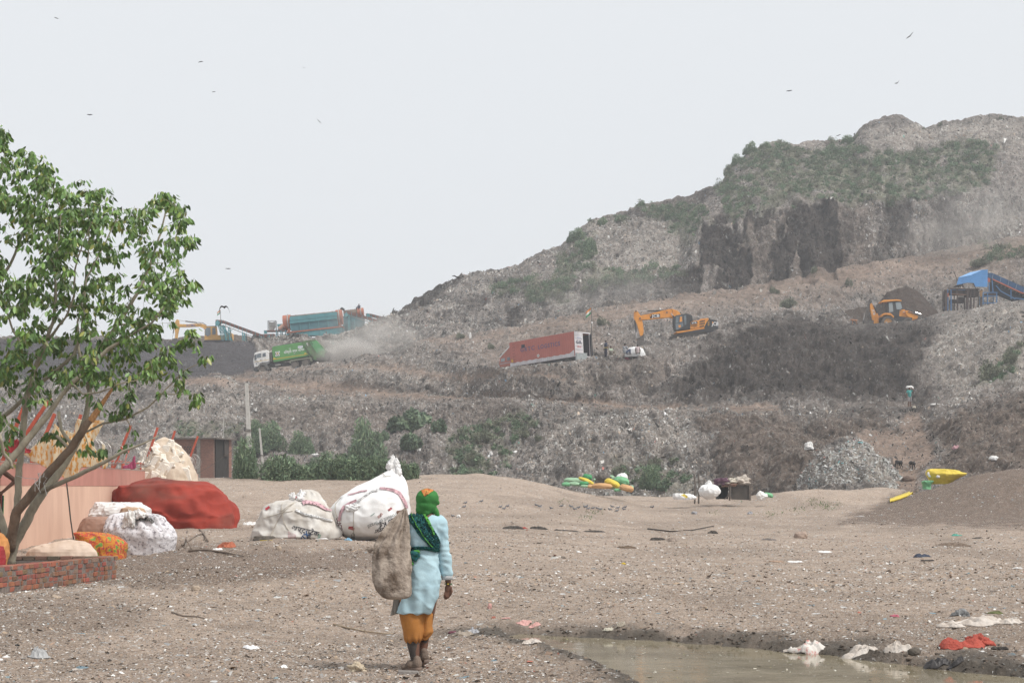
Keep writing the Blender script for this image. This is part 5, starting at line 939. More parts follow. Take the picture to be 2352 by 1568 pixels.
def blue_plant():
    d = 214; t = Tr(1000, 1050, 192.4); org = (2221.3, 704.4); Mb = mat('sheet_blue', (.10, .30, .62), (.09, .26, .55), rough=.5, scale=1); Mbd = mat('deep_blue', (.035, .09, .19), (.03, .07, .14), scale=2); Mbf = mat('frame_blue', (.07, .17, .33), (.06, .13, .25), scale=2); Mrs = mat('sooty_rust', (.09, .065, .055), (.05, .04, .04), scale=4); Mo = mat('rail_red', (.45, .12, .07), (.33, .1, .06), scale=3)
    e = thing('sorting_station', 'blue sheet metal hood over a sooty sorting frame at the right', 'sorting station', P(*org, d))
    h = MB().prism(t((1300,205),(1422,200),(1412,610),(1132,606),(1096,522),(942,510),(1010,335)), -1.3, -1.25).prism(t((1010,335),(942,510),(690,565),(735,388)), -1.3, -1.25).build('hood', Mb, e)
    V = [t.p(730, 390, -1.35), t.p(1010, 338, -1.35), t.p(1300, 206, -1.35), t.p(1424, 200, -1.35), t.p(1392, 168, 1.2), t.p(1130, 208, 1.2), t.p(880, 318, 1.2)]
    r = MB().add(V, [(0, 1, 6), (1, 5, 6), (1, 2, 5), (2, 4, 5), (2, 3, 4)]).build('hood_roof', mat('roof_blue', (.22,.46,.80), (.19,.40,.72), rough=.45, scale=1), e); s_ = r.modifiers.new('t', 'SOLIDIFY'); s_.thickness = .04
    b = MB()
    for k in range(9): y = 215+k*48; x0 = np.interp(y, [205, 335, 510, 522, 606], [1300, 1010, 945, 1096, 1135]); b.bar(t.p(x0, y, -1.31), t.p(1418, y, -1.31), .03, .06)
    for k in range(5): y = 385+k*36; b.bar(t.p(732-k*9, y+8, -1.31), t.p(1005-k*14, y-28-k*2, -1.31), .03, .05)
    b.build('hood_rib', mat('rib_blue', (.16,.38,.70)), h)
    MB().prism(t((700,566),(840,530),(850,560),(720,572)), -1.2, .9).build('hood_lip', Mrs, e)
    b = MB(); [b.bar(t.p(x0, y0, -1.1), t.p(x1, y1, -1.1), .07) for x0, y0, x1, y1 in ((630,235,715,450),(840,555,900,655),(1096,525,1152,655),(720,560,760,640),(790,560,780,640),(820,565,860,640))]; b.build('hood_post', Mrs, e)
    b = MB().bar(t.p(500, 642, -1.1), t.p(1230, 662, -1.1), .1, .14).bar(t.p(500, 642, 1), t.p(1230, 662, 1), .1, .14); b.build('top_beam', Mrs, e); MB().prism(t((600,650),(960,665),(960,690),(600,675)), -1.0, -.95).build('blue_panel', Mbf, e)
    MB().prism(t((560,690),(980,700),(980,775),(560,765)), -.3, .9).prism(t((965,665),(1215,670),(1210,825),(970,815)), -.9, .6).build('bin', Mrs, e)
    MB().prism(t((575,765),(945,780),(945,800),(575,785)), -1.15, -1.1).build('rust_rail', mat('rust_rail', (.22,.13,.09)), e); MB().prism(t((1240,685),(1310,688),(1300,835),(1238,828)), -1.15, -1.1).build('hanging_sheet', mat('brown_sheet', (.28,.17,.08)), e)
    for x in (590, 690, 750, 800, 900): MB().bar(t.p(x, 660, -1.13), t.p(x, 775, -1.13), .05).build('bracket', Mrs, e)
    for x, m in ((490, Mbf), (570, Mbf), (450, Mrs), (720, Mrs), (960, Mrs), (1120, Mrs), (1290, Mrs), (1035, Mrs)): MB().bar(t.p(x, 660 if x > 450 else 690, -1.05), t.p(x+(0 if x < 900 else -20), 1160, -1.05), .13 if x not in (960, 450) else .28).build('leg', m, e); MB().bar(t.p(x+20, 660, .9), t.p(x+20, 1120, .9), .1).build('leg', m, e)
    MB().prism(t((600,880),(780,890),(800,960),(600,950)), -.2, .6).prism(t((780,820),(940,830),(930,960),(800,960)), 0, .6).build('lower_chute', Mrs, e)
    MB().prism(t((425,700),(500,690),(490,1060),(430,1050),(410,850)), -.9, -.4).build('hanging_rags', Mrs, e); MB().prism(t((484,750),(508,748),(506,840),(486,845)), -1.15, -1.1).build('red_rag', Mo, e)
    b = MB(); [b.bar(t.p(x, 735, -1.1), t.p(x, 1020, -1.1), .12) for x in (1320, 1425, 1640)]; [b.bar(t.p(1310, y, -1.1), t.p(1660, y-3, -1.1), .1) for y in (738, 822, 985)]; [b.bar(t.p(x+20, 735, .8), t.p(x+20, 1000, .8), .1) for x in (1320, 1640)]; b.build('side_frame', Mbf, e); MB().prism(t((1430,745),(1640,742),(1640,800),(1430,805)), -.9, .8).build('bin', Mrs, e)
    c = thing('conveyor', 'blue belt conveyor with red rail sloping down at the right edge', 'conveyor', P(*org, d-.3))
    pf = [(1425,262),(1548,268),(2352,622),(2700,775),(2700,920),(2352,770),(1570,430),(1430,352)]; MB().prism(t(*pf), -.75, -.68).build('side_panel', Mbd, c); MB().prism(t(*pf), .7, .76).build('side_panel', Mbd, c)
    MB().prism(t((1440,330),(1560,400),(2352,745),(2700,895),(2700,905),(2352,760),(1550,420),(1435,345)), -.66, .68).build('belt', M_dk, c)
    for p, q in (((1560,418), (2250,742)), ((2250,742), (2700,755))): MB().bar(t.p(*p, -.8), t.p(*q, -.8), .06, .15).build('red_rail', Mo, c)
    MB().prism(t((1430,380),(1505,400),(1495,488),(1430,470)), -.85, -.78).build('head_plate', Mo, c)
    for k in range(6): x = 1575+k*185; y = 288+k*81; MB().bar(t.p(x, y, -.8), t.p(x-30, y+135, -.8), .06).build('bracket', mat('bracket_blue', (.2,.26,.34)), c)
    MB().prism(t((1560,470),(2250,770),(2700,790),(2700,1000),(2200,960),(1700,760),(1560,700)), -.2, .5).build('under_frame', mat('underside', (.04,.045,.06)), c)
    for (x0, y0, x1, y1) in ((1480,480,1485,690),(1552,430,1575,730),(1995,650,2000,880),(1640,560,1760,700),(1760,700,2100,880),(2100,860,2400,900)): MB().bar(t.p(x0, y0, -.72), t.p(x1, y1, -.72), .12).build('leg', Mbf, c)
    for k in range(10): MB().cyl(t.p(1620+k*85, 490+k*39, -.78), t.p(1620+k*85, 490+k*39, .7), .045, 6).build('roller', mat('roller_grey', (.3,.28,.26)), c)
    f = thing('floodlight_pole', 'small floodlight on a thin rusty post above the blue conveyor', 'floodlight', P(2329.5, 712, d+2)); MB().bar((0, 0, -.6), (.0, 0, 1.9+.55), .07).build('post', M_rst, f); MB().box((-.05, -.05, 2.62), (.36, .2, .36), (.4, 0, 0)).build('lamp_housing', M_dk, f, bevel=.02); MB().box((.06, -.17, 2.58), (.2, .03, .26), (.4, 0, 0)).build('lamp_glass', mat('lamp_glass', (.6,.62,.62), rough=.2), f)
blue_plant()
# ------------------------------------------------------------ boundary wall, fence, tree and bundles at the left
def wx(y): return -11.93-(y-42)*.0594
Mw1 = mat('peach_plaster', (.70, .47, .355), (.60, .385, .29), scale=1.1, bump=.15, bscale=12, stretch=(1, 1, .35)); Mw2 = mat('brick_red_plaster', (.50, .235, .19), (.43, .20, .16), scale=1.5, bump=.15, bscale=12, stretch=(1, 1, .4)); Mcap = mat('coping', (.42, .30, .26), (.28, .2, .17), scale=5)
y0, y1 = 33, 78; W_ = thing('boundary_wall', 'long peach boundary wall with a darker red upper band behind the tree', 'wall', (wx(42), 42, 0)); L0 = Vector((wx(42), 42, 0))
def wbar(z0, z1, th, nm, m, off=0): a = Vector((wx(y0), y0, (z0+z1)/2))-L0; b = Vector((wx(y1), y1, (z0+z1)/2))-L0; o_ = Vector((-.12+off, 0, 0)); return MB().bar(a+o_, b+o_, th, z1-z0).build(nm, m, W_)
wbar(-.6, 1.62, .24, 'lower_panel', Mw1); wbar(1.62, 2.16, .26, 'upper_band', Mw2); wbar(2.16, 2.19, .27, 'coping', Mcap)
Mrp = mat('red_post', (.48, .095, .055), (.38, .085, .05), rough=.6, scale=5); Mwire = mat('razor_wire', (.42, .40, .37), (.3, .28, .26), rough=.5, metal=.5)
F_ = thing('security_fence', 'leaning red iron posts with coiled razor wire along the wall top', 'fence', (wx(42), 42, 2.19))
def wy(px): return 9.435/((CX-px)/FPX-.0594)
for px, top, lean in ((-70,930,.25),(15,905,.2),(26,912,.35),(85,948,.22),(100,985,.25),(157,950,.16),(268,975,.20),(335,980,.17),(378,988,.16),(428,1000,.19),(48,975,-.2),(228,1010,-.2)):
    y = wy(min(px, 432)); b = Vector((wx(y)-.1, y, 2.17)); zt = EYE+(HY-top)*y/FPX; b -= L0+Vector((0, 0, 2.19)); z = zt-2.19
    if px in (48, 228): z *= .6
    MB().bar(b, b+Vector((lean*z*1.9+.02, 0, z)), .075, .075).build('post', Mrp, F_)
for z in (.24, ): 
    a = Vector((wx(34)-.1, 34, 2.19+z))-L0-Vector((0, 0, 2.19)); b = Vector((wx(76)-.1, 76, 2.19+z))-L0-Vector((0, 0, 2.19)); MB().bar(a, b, .05, .05).build('rail', Mrp, F_)
for y in np.arange(36, 76, 2.0): b = Vector((wx(y)-.1, y, -.01+2.19))-L0-Vector((0, 0, 2.19)); MB().bar(b, b+Vector((0, 0, .26)), .05).build('rail_stub', Mrp, F_)
for y in (44, 51, 58): b = Vector((wx(y)-.1, y, .0))-Vector((L0.x, 42, 0)); MB().bar(b, b+Vector((-.02, 1.2, .7)), .04).build('brace', Mrp, F_)
pts = []; n = 150*14
for i in range(n): f = i/n; y = 34+f*43; a = i/14*2*math.pi; pts.append(Vector((wx(y)-.05+.34*math.cos(a)+.03*math.sin(i*.7), y, .48+.34*math.sin(a)+.05*math.sin(y)))-Vector((L0.x, 42, 0)))
bt = MB()
bt.tube(pts, .010, 3, cap=False)
for i in range(0, n, 3): q = pts[i]; bt.bar(q+Vector((-.035, 0, -.012)), q+Vector((.035, 0, .014)), .03, .008)
bt.build('razor_wire', Mwire, F_)

# brick planter
Mbk = tintmat('brick', .9); rn = random.Random(3); Vb, Fb, Cb = [], [], []
def brick(c, d3, ang, col):
    n = len(Vb); M = Matrix.Rotation(ang, 3, 'Z'); j = lambda: rn.uniform(-.006, .006)
    for x in (-1, 1):
        for y in (-1, 1):
            for z in (-1, 1): Vb.append(Vector(c)+M @ Vector((x*d3[0]/2+j(), y*d3[1]/2+j(), z*d3[2]/2+j()))); Cb.append(col)
    for f in ((0,1,3,2),(4,6,7,5),(0,4,5,1),(2,3,7,6),(0,2,6,4),(1,5,7,3)): Fb.append(tuple(n+i for i in f))
pa, pb = Vector((-7.96, 26.2, 0)), Vector((-7.60, 33.1, 0)); dv = (pb-pa); Lw = dv.length; dv /= Lw; ang = math.atan2(dv.y, dv.x); nv = Vector((dv.y, -dv.x, 0))
for c in range(6):
    s = -.1+(.12 if c % 2 else 0)
    while s < Lw:
        f = s/Lw; zt = .36-.10*f; p = pa+dv*(s+.11)+nv*rn.uniform(-.012, .012); q = rn.random(); col = (.27*rn.uniform(.65, 1.2), .105*rn.uniform(.8, 1.2), .07) if q < .9 else (.24, .16, .12)
        wdt = rn.choice([.225, .225, .11]); brick((p.x, p.y, zt-.04-c*.084), (wdt-.012, .11, .072), ang, col); brick((p.x-.12*nv.x, p.y-.12*nv.y, zt-.04-c*.084), (wdt-.012, .11, .072), ang, col); s += wdt+.004
for c in range(3):
    for k in range(26): p = pb+Vector((-.15-k*.235, .02*math.sin(k), 0)); brick((p.x, p.y, .27-.04-c*.084), (.222, .2, .072), 0, (.26*rn.uniform(.7, 1.1), .15, .11))
B_ = thing('brick_planter', 'low rough brick wall round the tree foot', 'planter wall', (pa.x, pa.y, 0))
o_ = rawmesh('bricks', np.array(Vb)-np.array([pa.x, pa.y, 0]), np.array(Fb), Mbk, B_, smooth=False, cols={'tint': np.array(Cb)}); bv = o_.modifiers.new('b', 'BEVEL'); bv.width = .006; bv.segments = 1
mo = MB(); zz_ = Vector((0, 0, 0)); a = pa-zz_; b = pb; mo.add([(0+nv.x*.048, 0+nv.y*.048, -.6), (0+nv.x*.048, nv.y*.048, .34), (b.x-a.x+nv.x*.048, b.y-a.y+nv.y*.048, .24), (b.x-a.x+nv.x*.048, b.y-a.y+nv.y*.048, -.6), (-.17, 0, -.6), (-.17, 0, .345), (b.x-a.x-.17, b.y-a.y, .25), (b.x-a.x-.17, b.y-a.y, -.6)], [(0,3,2,1),(4,5,6,7),(1,2,6,5),(0,1,5,4),(3,7,6,2)]); mo.build('mortar', mat('mortar', (.23, .19, .165), (.13, .11, .10), scale=12, bump=.5), B_)
MB().box((pb.x-3.1, pb.y+.0, .262), (6.1, .2, .012)).box
sx = np.linspace(-14, -7.75, 60); sy = np.linspace(26, 33.1, 60); SX, SY = np.meshgrid(sx, sy); SZ = .17+.05*fbm(SX*1.2, SY*1.2, o=3, s=4)
SX = np.minimum(SX, pa.x+(SY-pa.y)*(pb.x-pa.x)/(pb.y-pa.y)-.1)
so = rawmesh('planter_soil', np.stack([SX, SY, SZ], -1).reshape(-1, 3), gridfaces(60, 60), mat('soil', (.16, .12, .095), (.09, .07, .055), scale=6, bump=.5)); tag(so, kind='structure')

# ------------------------------------------------------------ the tree
TD = 31.2; tb = P(30, 1292, TD); T_ = thing('tree', 'large pale barked tree with drooping glossy leaves and a snapped limb', 'tree', tb)
def L3(pl): return [(P(x, y, TD+dz)-tb, w_*(1.38 if w_ > 9.5 else 1.18 if w_ > 5 else 1)*TD/FPX/2) for x, y, w_, dz in pl]
LIMB = dict(
 a=[(22,1262,17,-.1),(28,1226,17,-.2),(38,1175,17,-.3),(74,1131,15,-.4),(103,1096,14,-.5),(138,1057,13,-.6),(169,1021,13,-.6),(195,978,13,-.7),(210,962,10,-.7)],
 b=[(26,1300,16,0),(28,1270,15,0),(35,1245,16,0),(59,1200,17,0),(82,1154,16,.0),(103,1124,15,.1),(126,1098,14,.2),(151,1062,12,.3),(180,1010,11,.4),(198,957,10,.5),(206,894,9,.5),(215,824,9,.5),(240,785,9,.6),(269,747,8,.6),(292,712,8,.6),(315,674,7,.6),(332,640,6,.7),(346,605,5.5,.7),(361,560,5,.7),(375,510,4,.7),(385,470,3,.7)],
 b2=[(205,900,7,.5),(195,860,6,.7),(180,800,6,.8),(178,740,5,.9),(190,680,5,1.),(200,610,4,1.),(205,540,3,1.),(203,470,2.5,1.)],
 c=[(96,1128,9,0),(123,1116,9,-.3),(164,1098,9,-.5),(205,1078,8,-.7),(238,1062,7,-.8),(282,1037,6,-.9),(330,1018,4,-1),(365,1000,2.5,-1)],
 d=[(34,1200,12,.2),(40,1160,12,.2),(42,1098,12,.2),(51,1021,11,.2),(55,970,11,.2),(60,919,10,.2),(75,860,9,.1),(100,800,8,0),(122,740,7,-.1),(128,690,6,-.2),(125,620,5,-.2),(135,550,4,-.2),(140,480,3,-.3),(120,430,2.5,-.3)],
 d2=[(110,780,6,0),(150,730,5,-.4),(170,680,5,-.5),(172,620,4,-.6),(190,560,3,-.7),(210,510,2.5,-.8)],
 e=[(-40,1150,12,-.6),(-15,1105,12,-.7),(0,1083,12,-.8),(26,1055,12,-.8),(64,1008,11,-.8),(102,962,10,-.8),(133,919,9,-.8),(165,880,8,-.8),(205,843,8,-.8),(250,800,7,-.8),(300,770,5,-.9),(350,740,4,-1),(390,690,3,-1),(420,660,2.2,-1)],
 f=[(-60,1010,9,.8),(0,962,9,.6),(26,942,8,.5),(51,919,8,.4),(90,880,8,.3),(130,850,7,.2),(170,815,7,.2),(188,760,6,.2),(193,700,5,.2),(198,640,5,.2),(225,590,4,.3),(250,540,3,.4),(280,480,2.5,.4)],
 g=[(18,1240,13,.5),(-20,1120,12,.8),(-55,1000,11,1.),(-70,880,10,1.2),(-60,760,9,1.2),(-30,680,8,1.2),(0,639,7,1.2),(23,608,6,1.2),(50,543,5,1.2),(77,478,4,1.2),(95,420,3,1.2),(100,370,2,1.2)],
 h=[(180,1000,5,.3),(237,972,5,.1),(290,962,4.5,0),(340,935,4,-.1),(372,905,3.5,-.2),(400,875,3,-.2),(425,850,2.5,-.3),(450,838,1.8,-.3),(470,825,1.2,-.3)],
 h2=[(372,905,2.5,-.2),(410,905,2,-.2),(440,905,1.5,-.2)],
 i=[(0,1000,6,-1.2),(8,1040,6,-1.1),(25,1060,6,-1.),(30,1075,5,-1)], j=[(130,1000,6,-.7),(150,1020,6,-.6),(165,1035,5,-.6)], k=[(135,945,6,-.3),(140,985,6,-.4),(163,1018,7,-.6)],
 l=[(-60,760,7,1.2),(-110,650,6,1.5),(-120,520,4,1.5),(-60,430,3,1.5),(-10,360,2.5,1.5),(5,310,1.8,1.5)], m=[(315,674,5,.6),(350,660,4,.5),(390,640,3,.4),(425,620,2,.3)], n_=[(269,747,5,.6),(320,740,4,.9),(370,725,3,1.),(410,715,2.5,1.)],
 o=[(165,880,5,-.8),(190,905,4.5,-.9),(230,900,4,-1),(280,880,3,-1.1),(330,870,2,-1.1)], p=[(57,800,5,-.8),(30,760,5,-.8),(10,700,4,-.9),(-20,620,3,-.9)])
Mbark = mat('pale_bark', (.37, .33, .25), (.25, .22, .165), scale=7, bump=.35, bscale=25, stretch=(1, 1, .5)); Mbark2 = mat('brown_bark', (.205, .145, .10), (.12, .085, .06), scale=6, bump=.5, bscale=22, stretch=(1, 1, .4))
nodes = []; bk = MB(); tr = random.Random(5)
for key, pl in LIMB.items():
    q = L3(pl); pts_, rs = [], []
    for (p0, r0), (p1, r1) in zip(q[:-1], q[1:]):
        n = max(2, int((p1-p0).length/.10))
        for i in range(n): f = i/n; w = math.sin(f*math.pi)*.012; pts_.append(p0.lerp(p1, f)+Vector((tr.uniform(-1, 1), tr.uniform(-1, 1), 0))*w); rs.append((r0+(r1-r0)*f)*tr.uniform(.95, 1.06))
    pts_.append(q[-1][0]); rs.append(q[-1][1]); bk.mat(1 if key == 'a' else 0); bk.tube(pts_, rs, 12)
    for p_, r_ in zip(pts_, rs): nodes.append((p_, r_))
bk.build('trunk', [Mbark, Mbark2], T_, smooth=True)
st = L3([(208,966,12,-.7),(222,945,10,-.7),(240,918,8,-.7),(255,897,6,-.7),(266,880,2,-.7)]); MB().tube([s[0] for s in st], [s[1] for s in st], 7).build('snapped_limb', mat('fresh_wood', (.48, .25, .10), (.30, .15, .07), scale=14, bump=.6, stretch=(1, 1, .3)), T_)
crown = [(-160,420),(-100,330),(-20,300),(10,280),(20,320),(8,345),(50,335),(92,348),(128,380),(135,415),(160,440),(183,408),(235,430),(290,436),(322,485),(345,437),(385,430),(430,468),(442,500),(425,538),(455,540),(458,580),(425,585),(413,612),(457,640),(455,690),(432,702),(410,700),(415,740),(388,770),(400,800),(395,850),(385,868),(330,882),(300,905),(285,945),(240,962),(205,930),(150,905),(110,935),(60,955),(20,990),(-40,1010),(-160,900)]
tg = []
while len(tg) < 1550:
    x, y = tr.uniform(-160, 460), tr.uniform(285, 1010)
    if pin(np.array([x]), np.array([y]), crown)[0] > -3: continue
    if x > 230 and tr.random() < .25: continue
    dn = vn(np.array([x/38]), np.array([y/38]), s=12)[0]
    dn2 = (1 if y < 880 else .45)*(1 if not (x < 45 and 660 < y < 800) else .3)*(1 if not(150 < x < 330 and 600 < y < 640) else .5)
    if dn < -.25 and tr.random() < .75 or tr.random() > dn2: continue
    tg.append(P(x, y, TD+tr.uniform(-1.5, 1.7))-tb)
for (x, y, k) in [(440,760,4),(425,780,3),(410,800,4),(395,830,3),(470,822,3),(430,850,2),(452,912,3),(448,922,3),(400,875,3),(445,790,2),(415,895,2),(365,905,2),(300,905,4),(285,935,5),(265,950,4),(150,1020,2),(200,1040,3),(245,1030,2),(230,1045,2),(120,990,2),(108,1000,2),(8,1020,3),(15,1060,2),(25,985,3),(310,1000,1),(280,1035,1),(5,300,4),(12,320,3)]:
    for _ in range(k): tg.append(P(x+tr.uniform(-8, 8), y+tr.uniform(-8, 8), TD+tr.uniform(-.6, .2))-tb)
NP = np.array([tuple(n_[0]) for n_ in nodes]); NR = np.array([n_[1] for n_ in nodes]); tg.sort(key=lambda t: np.min(((NP-np.array(t))**2).sum(1)))
tw = MB(); lv = []
for t_ in tg:
    v = NP-np.array(t_); dz = v[:, 2]; dist = np.sqrt((v**2).sum(1)); cost = dist*(1+.5*np.clip(dz, 0, 9)/np.maximum(dist, .1))+.3*(dist < .12)+.25*(NR > .05)
    i = int(np.argmin(cost)); p0 = Vector(NP[i]); L = (t_-p0).length; r0 = min(NR[i]*.6, .006+.006*L+.003)
    mid = p0.lerp(t_, .5)+Vector((tr.uniform(-.1, .1), tr.uniform(-.1, .1), tr.uniform(0, .12)))*L; n = max(3, int(L/.12)); c = []
    for k in range(n+1): f = k/n; c.append(p0*(1-f)**2+mid*2*f*(1-f)+t_*f*f)
    rr = [r0+(.0035-r0)*k/n for k in range(n+1)]; tw.tube(c, rr, 4, cap=False); NP = np.vstack([NP, np.array([tuple(q) for q in c[1:]])]); NR = np.concatenate([NR, rr[1:]])
    out = (c[-1]-c[-2]).normalized() if (c[-1]-c[-2]).length > 0 else Vector((0, 0, 1))
    for k in range(tr.randint(6, 10)):
        f = tr.random(); b = c[-1].lerp(c[max(0, len(c)-3)], f*.9)+Vector((tr.gauss(0, .02),)*3); a = tr.uniform(0, 2*math.pi); side = Vector((math.cos(a), math.sin(a), 0)); dr = (side*tr.uniform(.25, .9)+out*.35+Vector((0, 0, -tr.uniform(.6, 1.9)))).normalized(); pet = b+side*.05+Vector((0, 0, .02)); lv.append((pet, dr, side, tr.uniform(.10, .165)))
tw.build('branches', Mbark, T_, smooth=True)
k = len(lv); B0 = np.array([tuple(l[0]) for l in lv]); D0 = np.array([tuple(l[1]) for l in lv]); L0_ = np.array([l[3] for l in lv])[:, None]; Sd = np.cross(D0, RNG.normal(size=(k, 3))*.5+np.array([0, 0, 1.])); Sd /= np.linalg.norm(Sd, axis=1, keepdims=True); Nn = np.cross(D0, Sd); wv = L0_*.215
def lp(f, s_, nn): return B0+D0*L0_*f+Sd*wv*s_+Nn*L0_*nn
Vv = np.stack([lp(0, 0, 0), lp(.33, -1, .03), lp(.33, 0, -.03), lp(.33, 1, .03), lp(.68, -.85, .0), lp(.68, 0, -.06), lp(.68, .85, .0), lp(1, 0, -.10)], 1).reshape(-1, 3)
tri = np.array([(0,1,2),(0,2,3),(1,4,5),(1,5,2),(2,5,6),(2,6,3),(4,7,5),(5,7,6)]); Ff = (np.arange(k)[:, None, None]*8+tri[None]).reshape(-1, 3)
cl = np.array([(.095,.18,.038), (.13,.225,.048), (.072,.14,.036), (.17,.24,.05), (.24,.25,.06)])[RNG.choice(5, k, p=[.33, .28, .22, .13, .04])]*RNG.uniform(.75, 1.25, (k, 1))
M_lf = tintmat('broad_leaf', .42); bs = M_lf.node_tree.nodes['Principled BSDF']; bs.inputs['Specular IOR Level'].default_value = .45
rawmesh('crown', Vv, Ff, M_lf, T_, smooth=True, cols={'tint': np.repeat(cl, 8, 0)})
# string knotted round the limb and a hanging cable
s = thing('knotted_string', 'pale string knotted round the leaning brown limb', 'string', P(95, 1098, TD-.75)); b = MB(); q0 = P(95, 1098, TD-.75); sr = random.Random(2)
for i in range(9): a = Vector((sr.uniform(-.09, .09), sr.uniform(-.05, .02), sr.uniform(-.1, .1))); b.tube([a, a+Vector((sr.uniform(-.05, .05), -.03, sr.uniform(-.15, .05))), a+Vector((sr.uniform(-.1, .05), 0, -sr.uniform(.05, .3)))], .005, 4)
b.tube([P(38, 1092, TD-.2)-q0, P(60, 1098, TD-.6)-q0, P(90, 1099, TD-.75)-q0], .004, 4); b.build('strand', mat('string', (.5, .5, .48)), s)
cbl = thing('cable', 'dark twisted cable hanging in front of the peach wall', 'cable', P(160, 1180, 42)); MB().tube([P(x, y, 42)-P(160, 1180, 42) for x, y in [(133,970),(141,1030),(150,1075),(153,1108),(158,1150),(162,1190),(167,1225),(169,1238)]], .018, 5).build('strand', mat('cable_black', (.03, .028, .027), (.10, .09, .08), scale=30), cbl)

# ------------------------------------------------------------ bundles against the wall
Mty = mat('tie_dye_cloth', (.62, .52, .36), (.55, .24, .04), scale=12, sharp=(.40, .52), stretch=(1.3, .3, .45), rough=.8, detail=3)
c1 = lambda L: [(x/3.901, 918.7+y/3.901) for x, y in L]
o = sheet('dyed_cloth', c1([(215,490),(330,385),(440,300),(480,255),(488,208),(520,238),(555,268),(610,275),(645,298),(670,275),(672,225),(692,168),(760,178),(830,185),(935,178),(925,215),(880,300),(835,375),(850,430),(870,455),(912,440),(918,388),(935,400),(950,500),(968,570),(958,600),(925,620),(918,585),(800,600),(740,598),(718,620),(690,680),(640,705),(570,695),(500,640),(400,600),(340,565),(275,545),(270,520)]), 40.8, Mty, folds=.06, fs=1.7, ang=.35, seed=4, thick=.01); tag(o, 'orange and cream tie dyed cloth hung over the red fence', 'cloth')
d = 60; Mst = mat('dirty_foam', (.66, .58, .47), (.55, .43, .29), scale=2.2, bump=.2)
Mfilm = mat('bag_film', (.60, .50, .40), (.48, .38, .28), scale=2.6, rough=.5, bump=.3, bscale=6)
b = lump('foam_bag', [(1004,374,380),(1010,362,395),(1022,345,410),(1040,328,425),(1060,318,436),(1085,312,446),(1110,308,454),(1140,306,460),(1190,312,462)], 63, Mfilm, wr=.05, ws=1.6, depth=.7, seed=3); tag(b, 'huge translucent bag stuffed with pale foam packing behind the red cover', 'bag')
sf = Surf(b); fr = random.Random(9)
for i in range(46):
    x, y = fr.uniform(325, 432), fr.uniform(1012, 1112)
    h, nn = sf.at(x, y)
    if h is None: continue
    q = h-Vector(b.location); nn = nn if nn.y < 0 else -nn; L_ = fr.uniform(.2, .75); W2 = fr.uniform(.1, .3); MB().box(q-nn*.03, (L_, .12, W2), (fr.uniform(-.3, .3), fr.uniform(-1.6, 1.6), fr.uniform(-.2, .2)), taper=fr.uniform(.6, 1)).build('foam_block', mat('foam_white', (.82, .78, .71), (.70, .62, .51), scale=3.5, bump=.4), b, bevel=.03)
Mtp = mat('red_tarp', (.33, .045, .028), (.25, .037, .025), rough=.9, scale=1.3, bump=.3, bscale=60)
c2 = lambda L: [(x/3.033, 861.3+y/3.033) for x, y in L]
tp = lump('tarpaulin', [(1096,341,348),(1100,329,366),(1104,314,392),(1108,300,435),(1113,284,458),(1118,262,476),(1126,254,484),(1138,252,496),(1148,252,505),(1160,258,520),(1175,285,526),(1190,330,529),(1200,335,530),(1208,350,529),(1218,372,528),(1234,380,524)], 55, Mtp, wr=.18, ws=.95, depth=.62, fold=.045, nf=13, tie=1, seed=6, flop=.9); tag(tp, 'dusty red cloth cover draped over a big pile by the wall', 'tarpaulin')
# stains on the cover: a dirt mask in its own material
n = Mtp.node_tree; bsd = n.nodes['Principled BSDF']; src = bsd.inputs['Base Color'].links[0].from_socket; mxn = n.nodes.new('ShaderNodeMix'); mxn.data_type = 'RGBA'; nz = n.nodes.new('ShaderNodeTexNoise'); nz.inputs['Scale'].default_value = .9; nz.inputs['Detail'].default_value = 7; crm = n.nodes.new('ShaderNodeMapRange'); crm.inputs[1].default_value = .48; crm.inputs[2].default_value = .60; crm.inputs[4].default_value = .8
n.links.new(nz.outputs[0], crm.inputs[0]); n.links.new(crm.outputs[0], mxn.inputs['Factor']); n.links.new(src, mxn.inputs['A']); mxn.inputs['B'].default_value = (.10, .055, .04, 1); n.links.new(mxn.outputs['Result'], bsd.inputs['Base Color'])
M_pl = mat('white_plastic', (.78, .77, .76), (.66, .64, .61), rough=.45, scale=2, bump=.25, bscale=9)
o = lump('white_bag', [(1153,222,240),(1156,222,318),(1162,218,330),(1170,212,338),(1180,208,340),(1192,208,335),(1205,220,322)], 47, M_pl, wr=.06, ws=4, depth=.8, seed=12); tag(o, 'crumpled white plastic bag on top of the bundles under the red cover', 'bag')
o = lump('tan_bundle', [(1164,290,300),(1168,280,325),(1178,276,333),(1190,278,330)], 46.4, mat('tan_cloth', (.47, .33, .22), (.38, .26, .18)), wr=.03, ws=4, depth=.8, seed=13); tag(o, 'small tan bundle squeezed beside the crumpled white bag', 'bundle')
Mpr = mat('printed_cloth', (.66, .64, .66), (.22, .20, .22), scale=13, sharp=(.36, .50), rough=.7, detail=6, bump=.15, bscale=10)
o = lump('printed_bundle', [(1174,300,318),(1178,285,330),(1184,264,358),(1190,256,372),(1202,248,380),(1212,244,392),(1222,242,400),(1232,246,404),(1242,250,402),(1256,256,400),(1278,262,395)], 45.2, Mpr, wr=.035, ws=2.6, fold=.075, nf=19, tie=.15, depth=.75, seed=14); tag(o, 'white and grey printed cloth bundle gathered in a knot', 'bundle')
sf = Surf(o); strip_on(sf, 'tie', [(300,1180),(318,1190),(345,1192),(352,1200)], [6, 9, 7], mat('tie_grey', (.16, .15, .14)), o, off=.02, fold=.01, thick=.02)
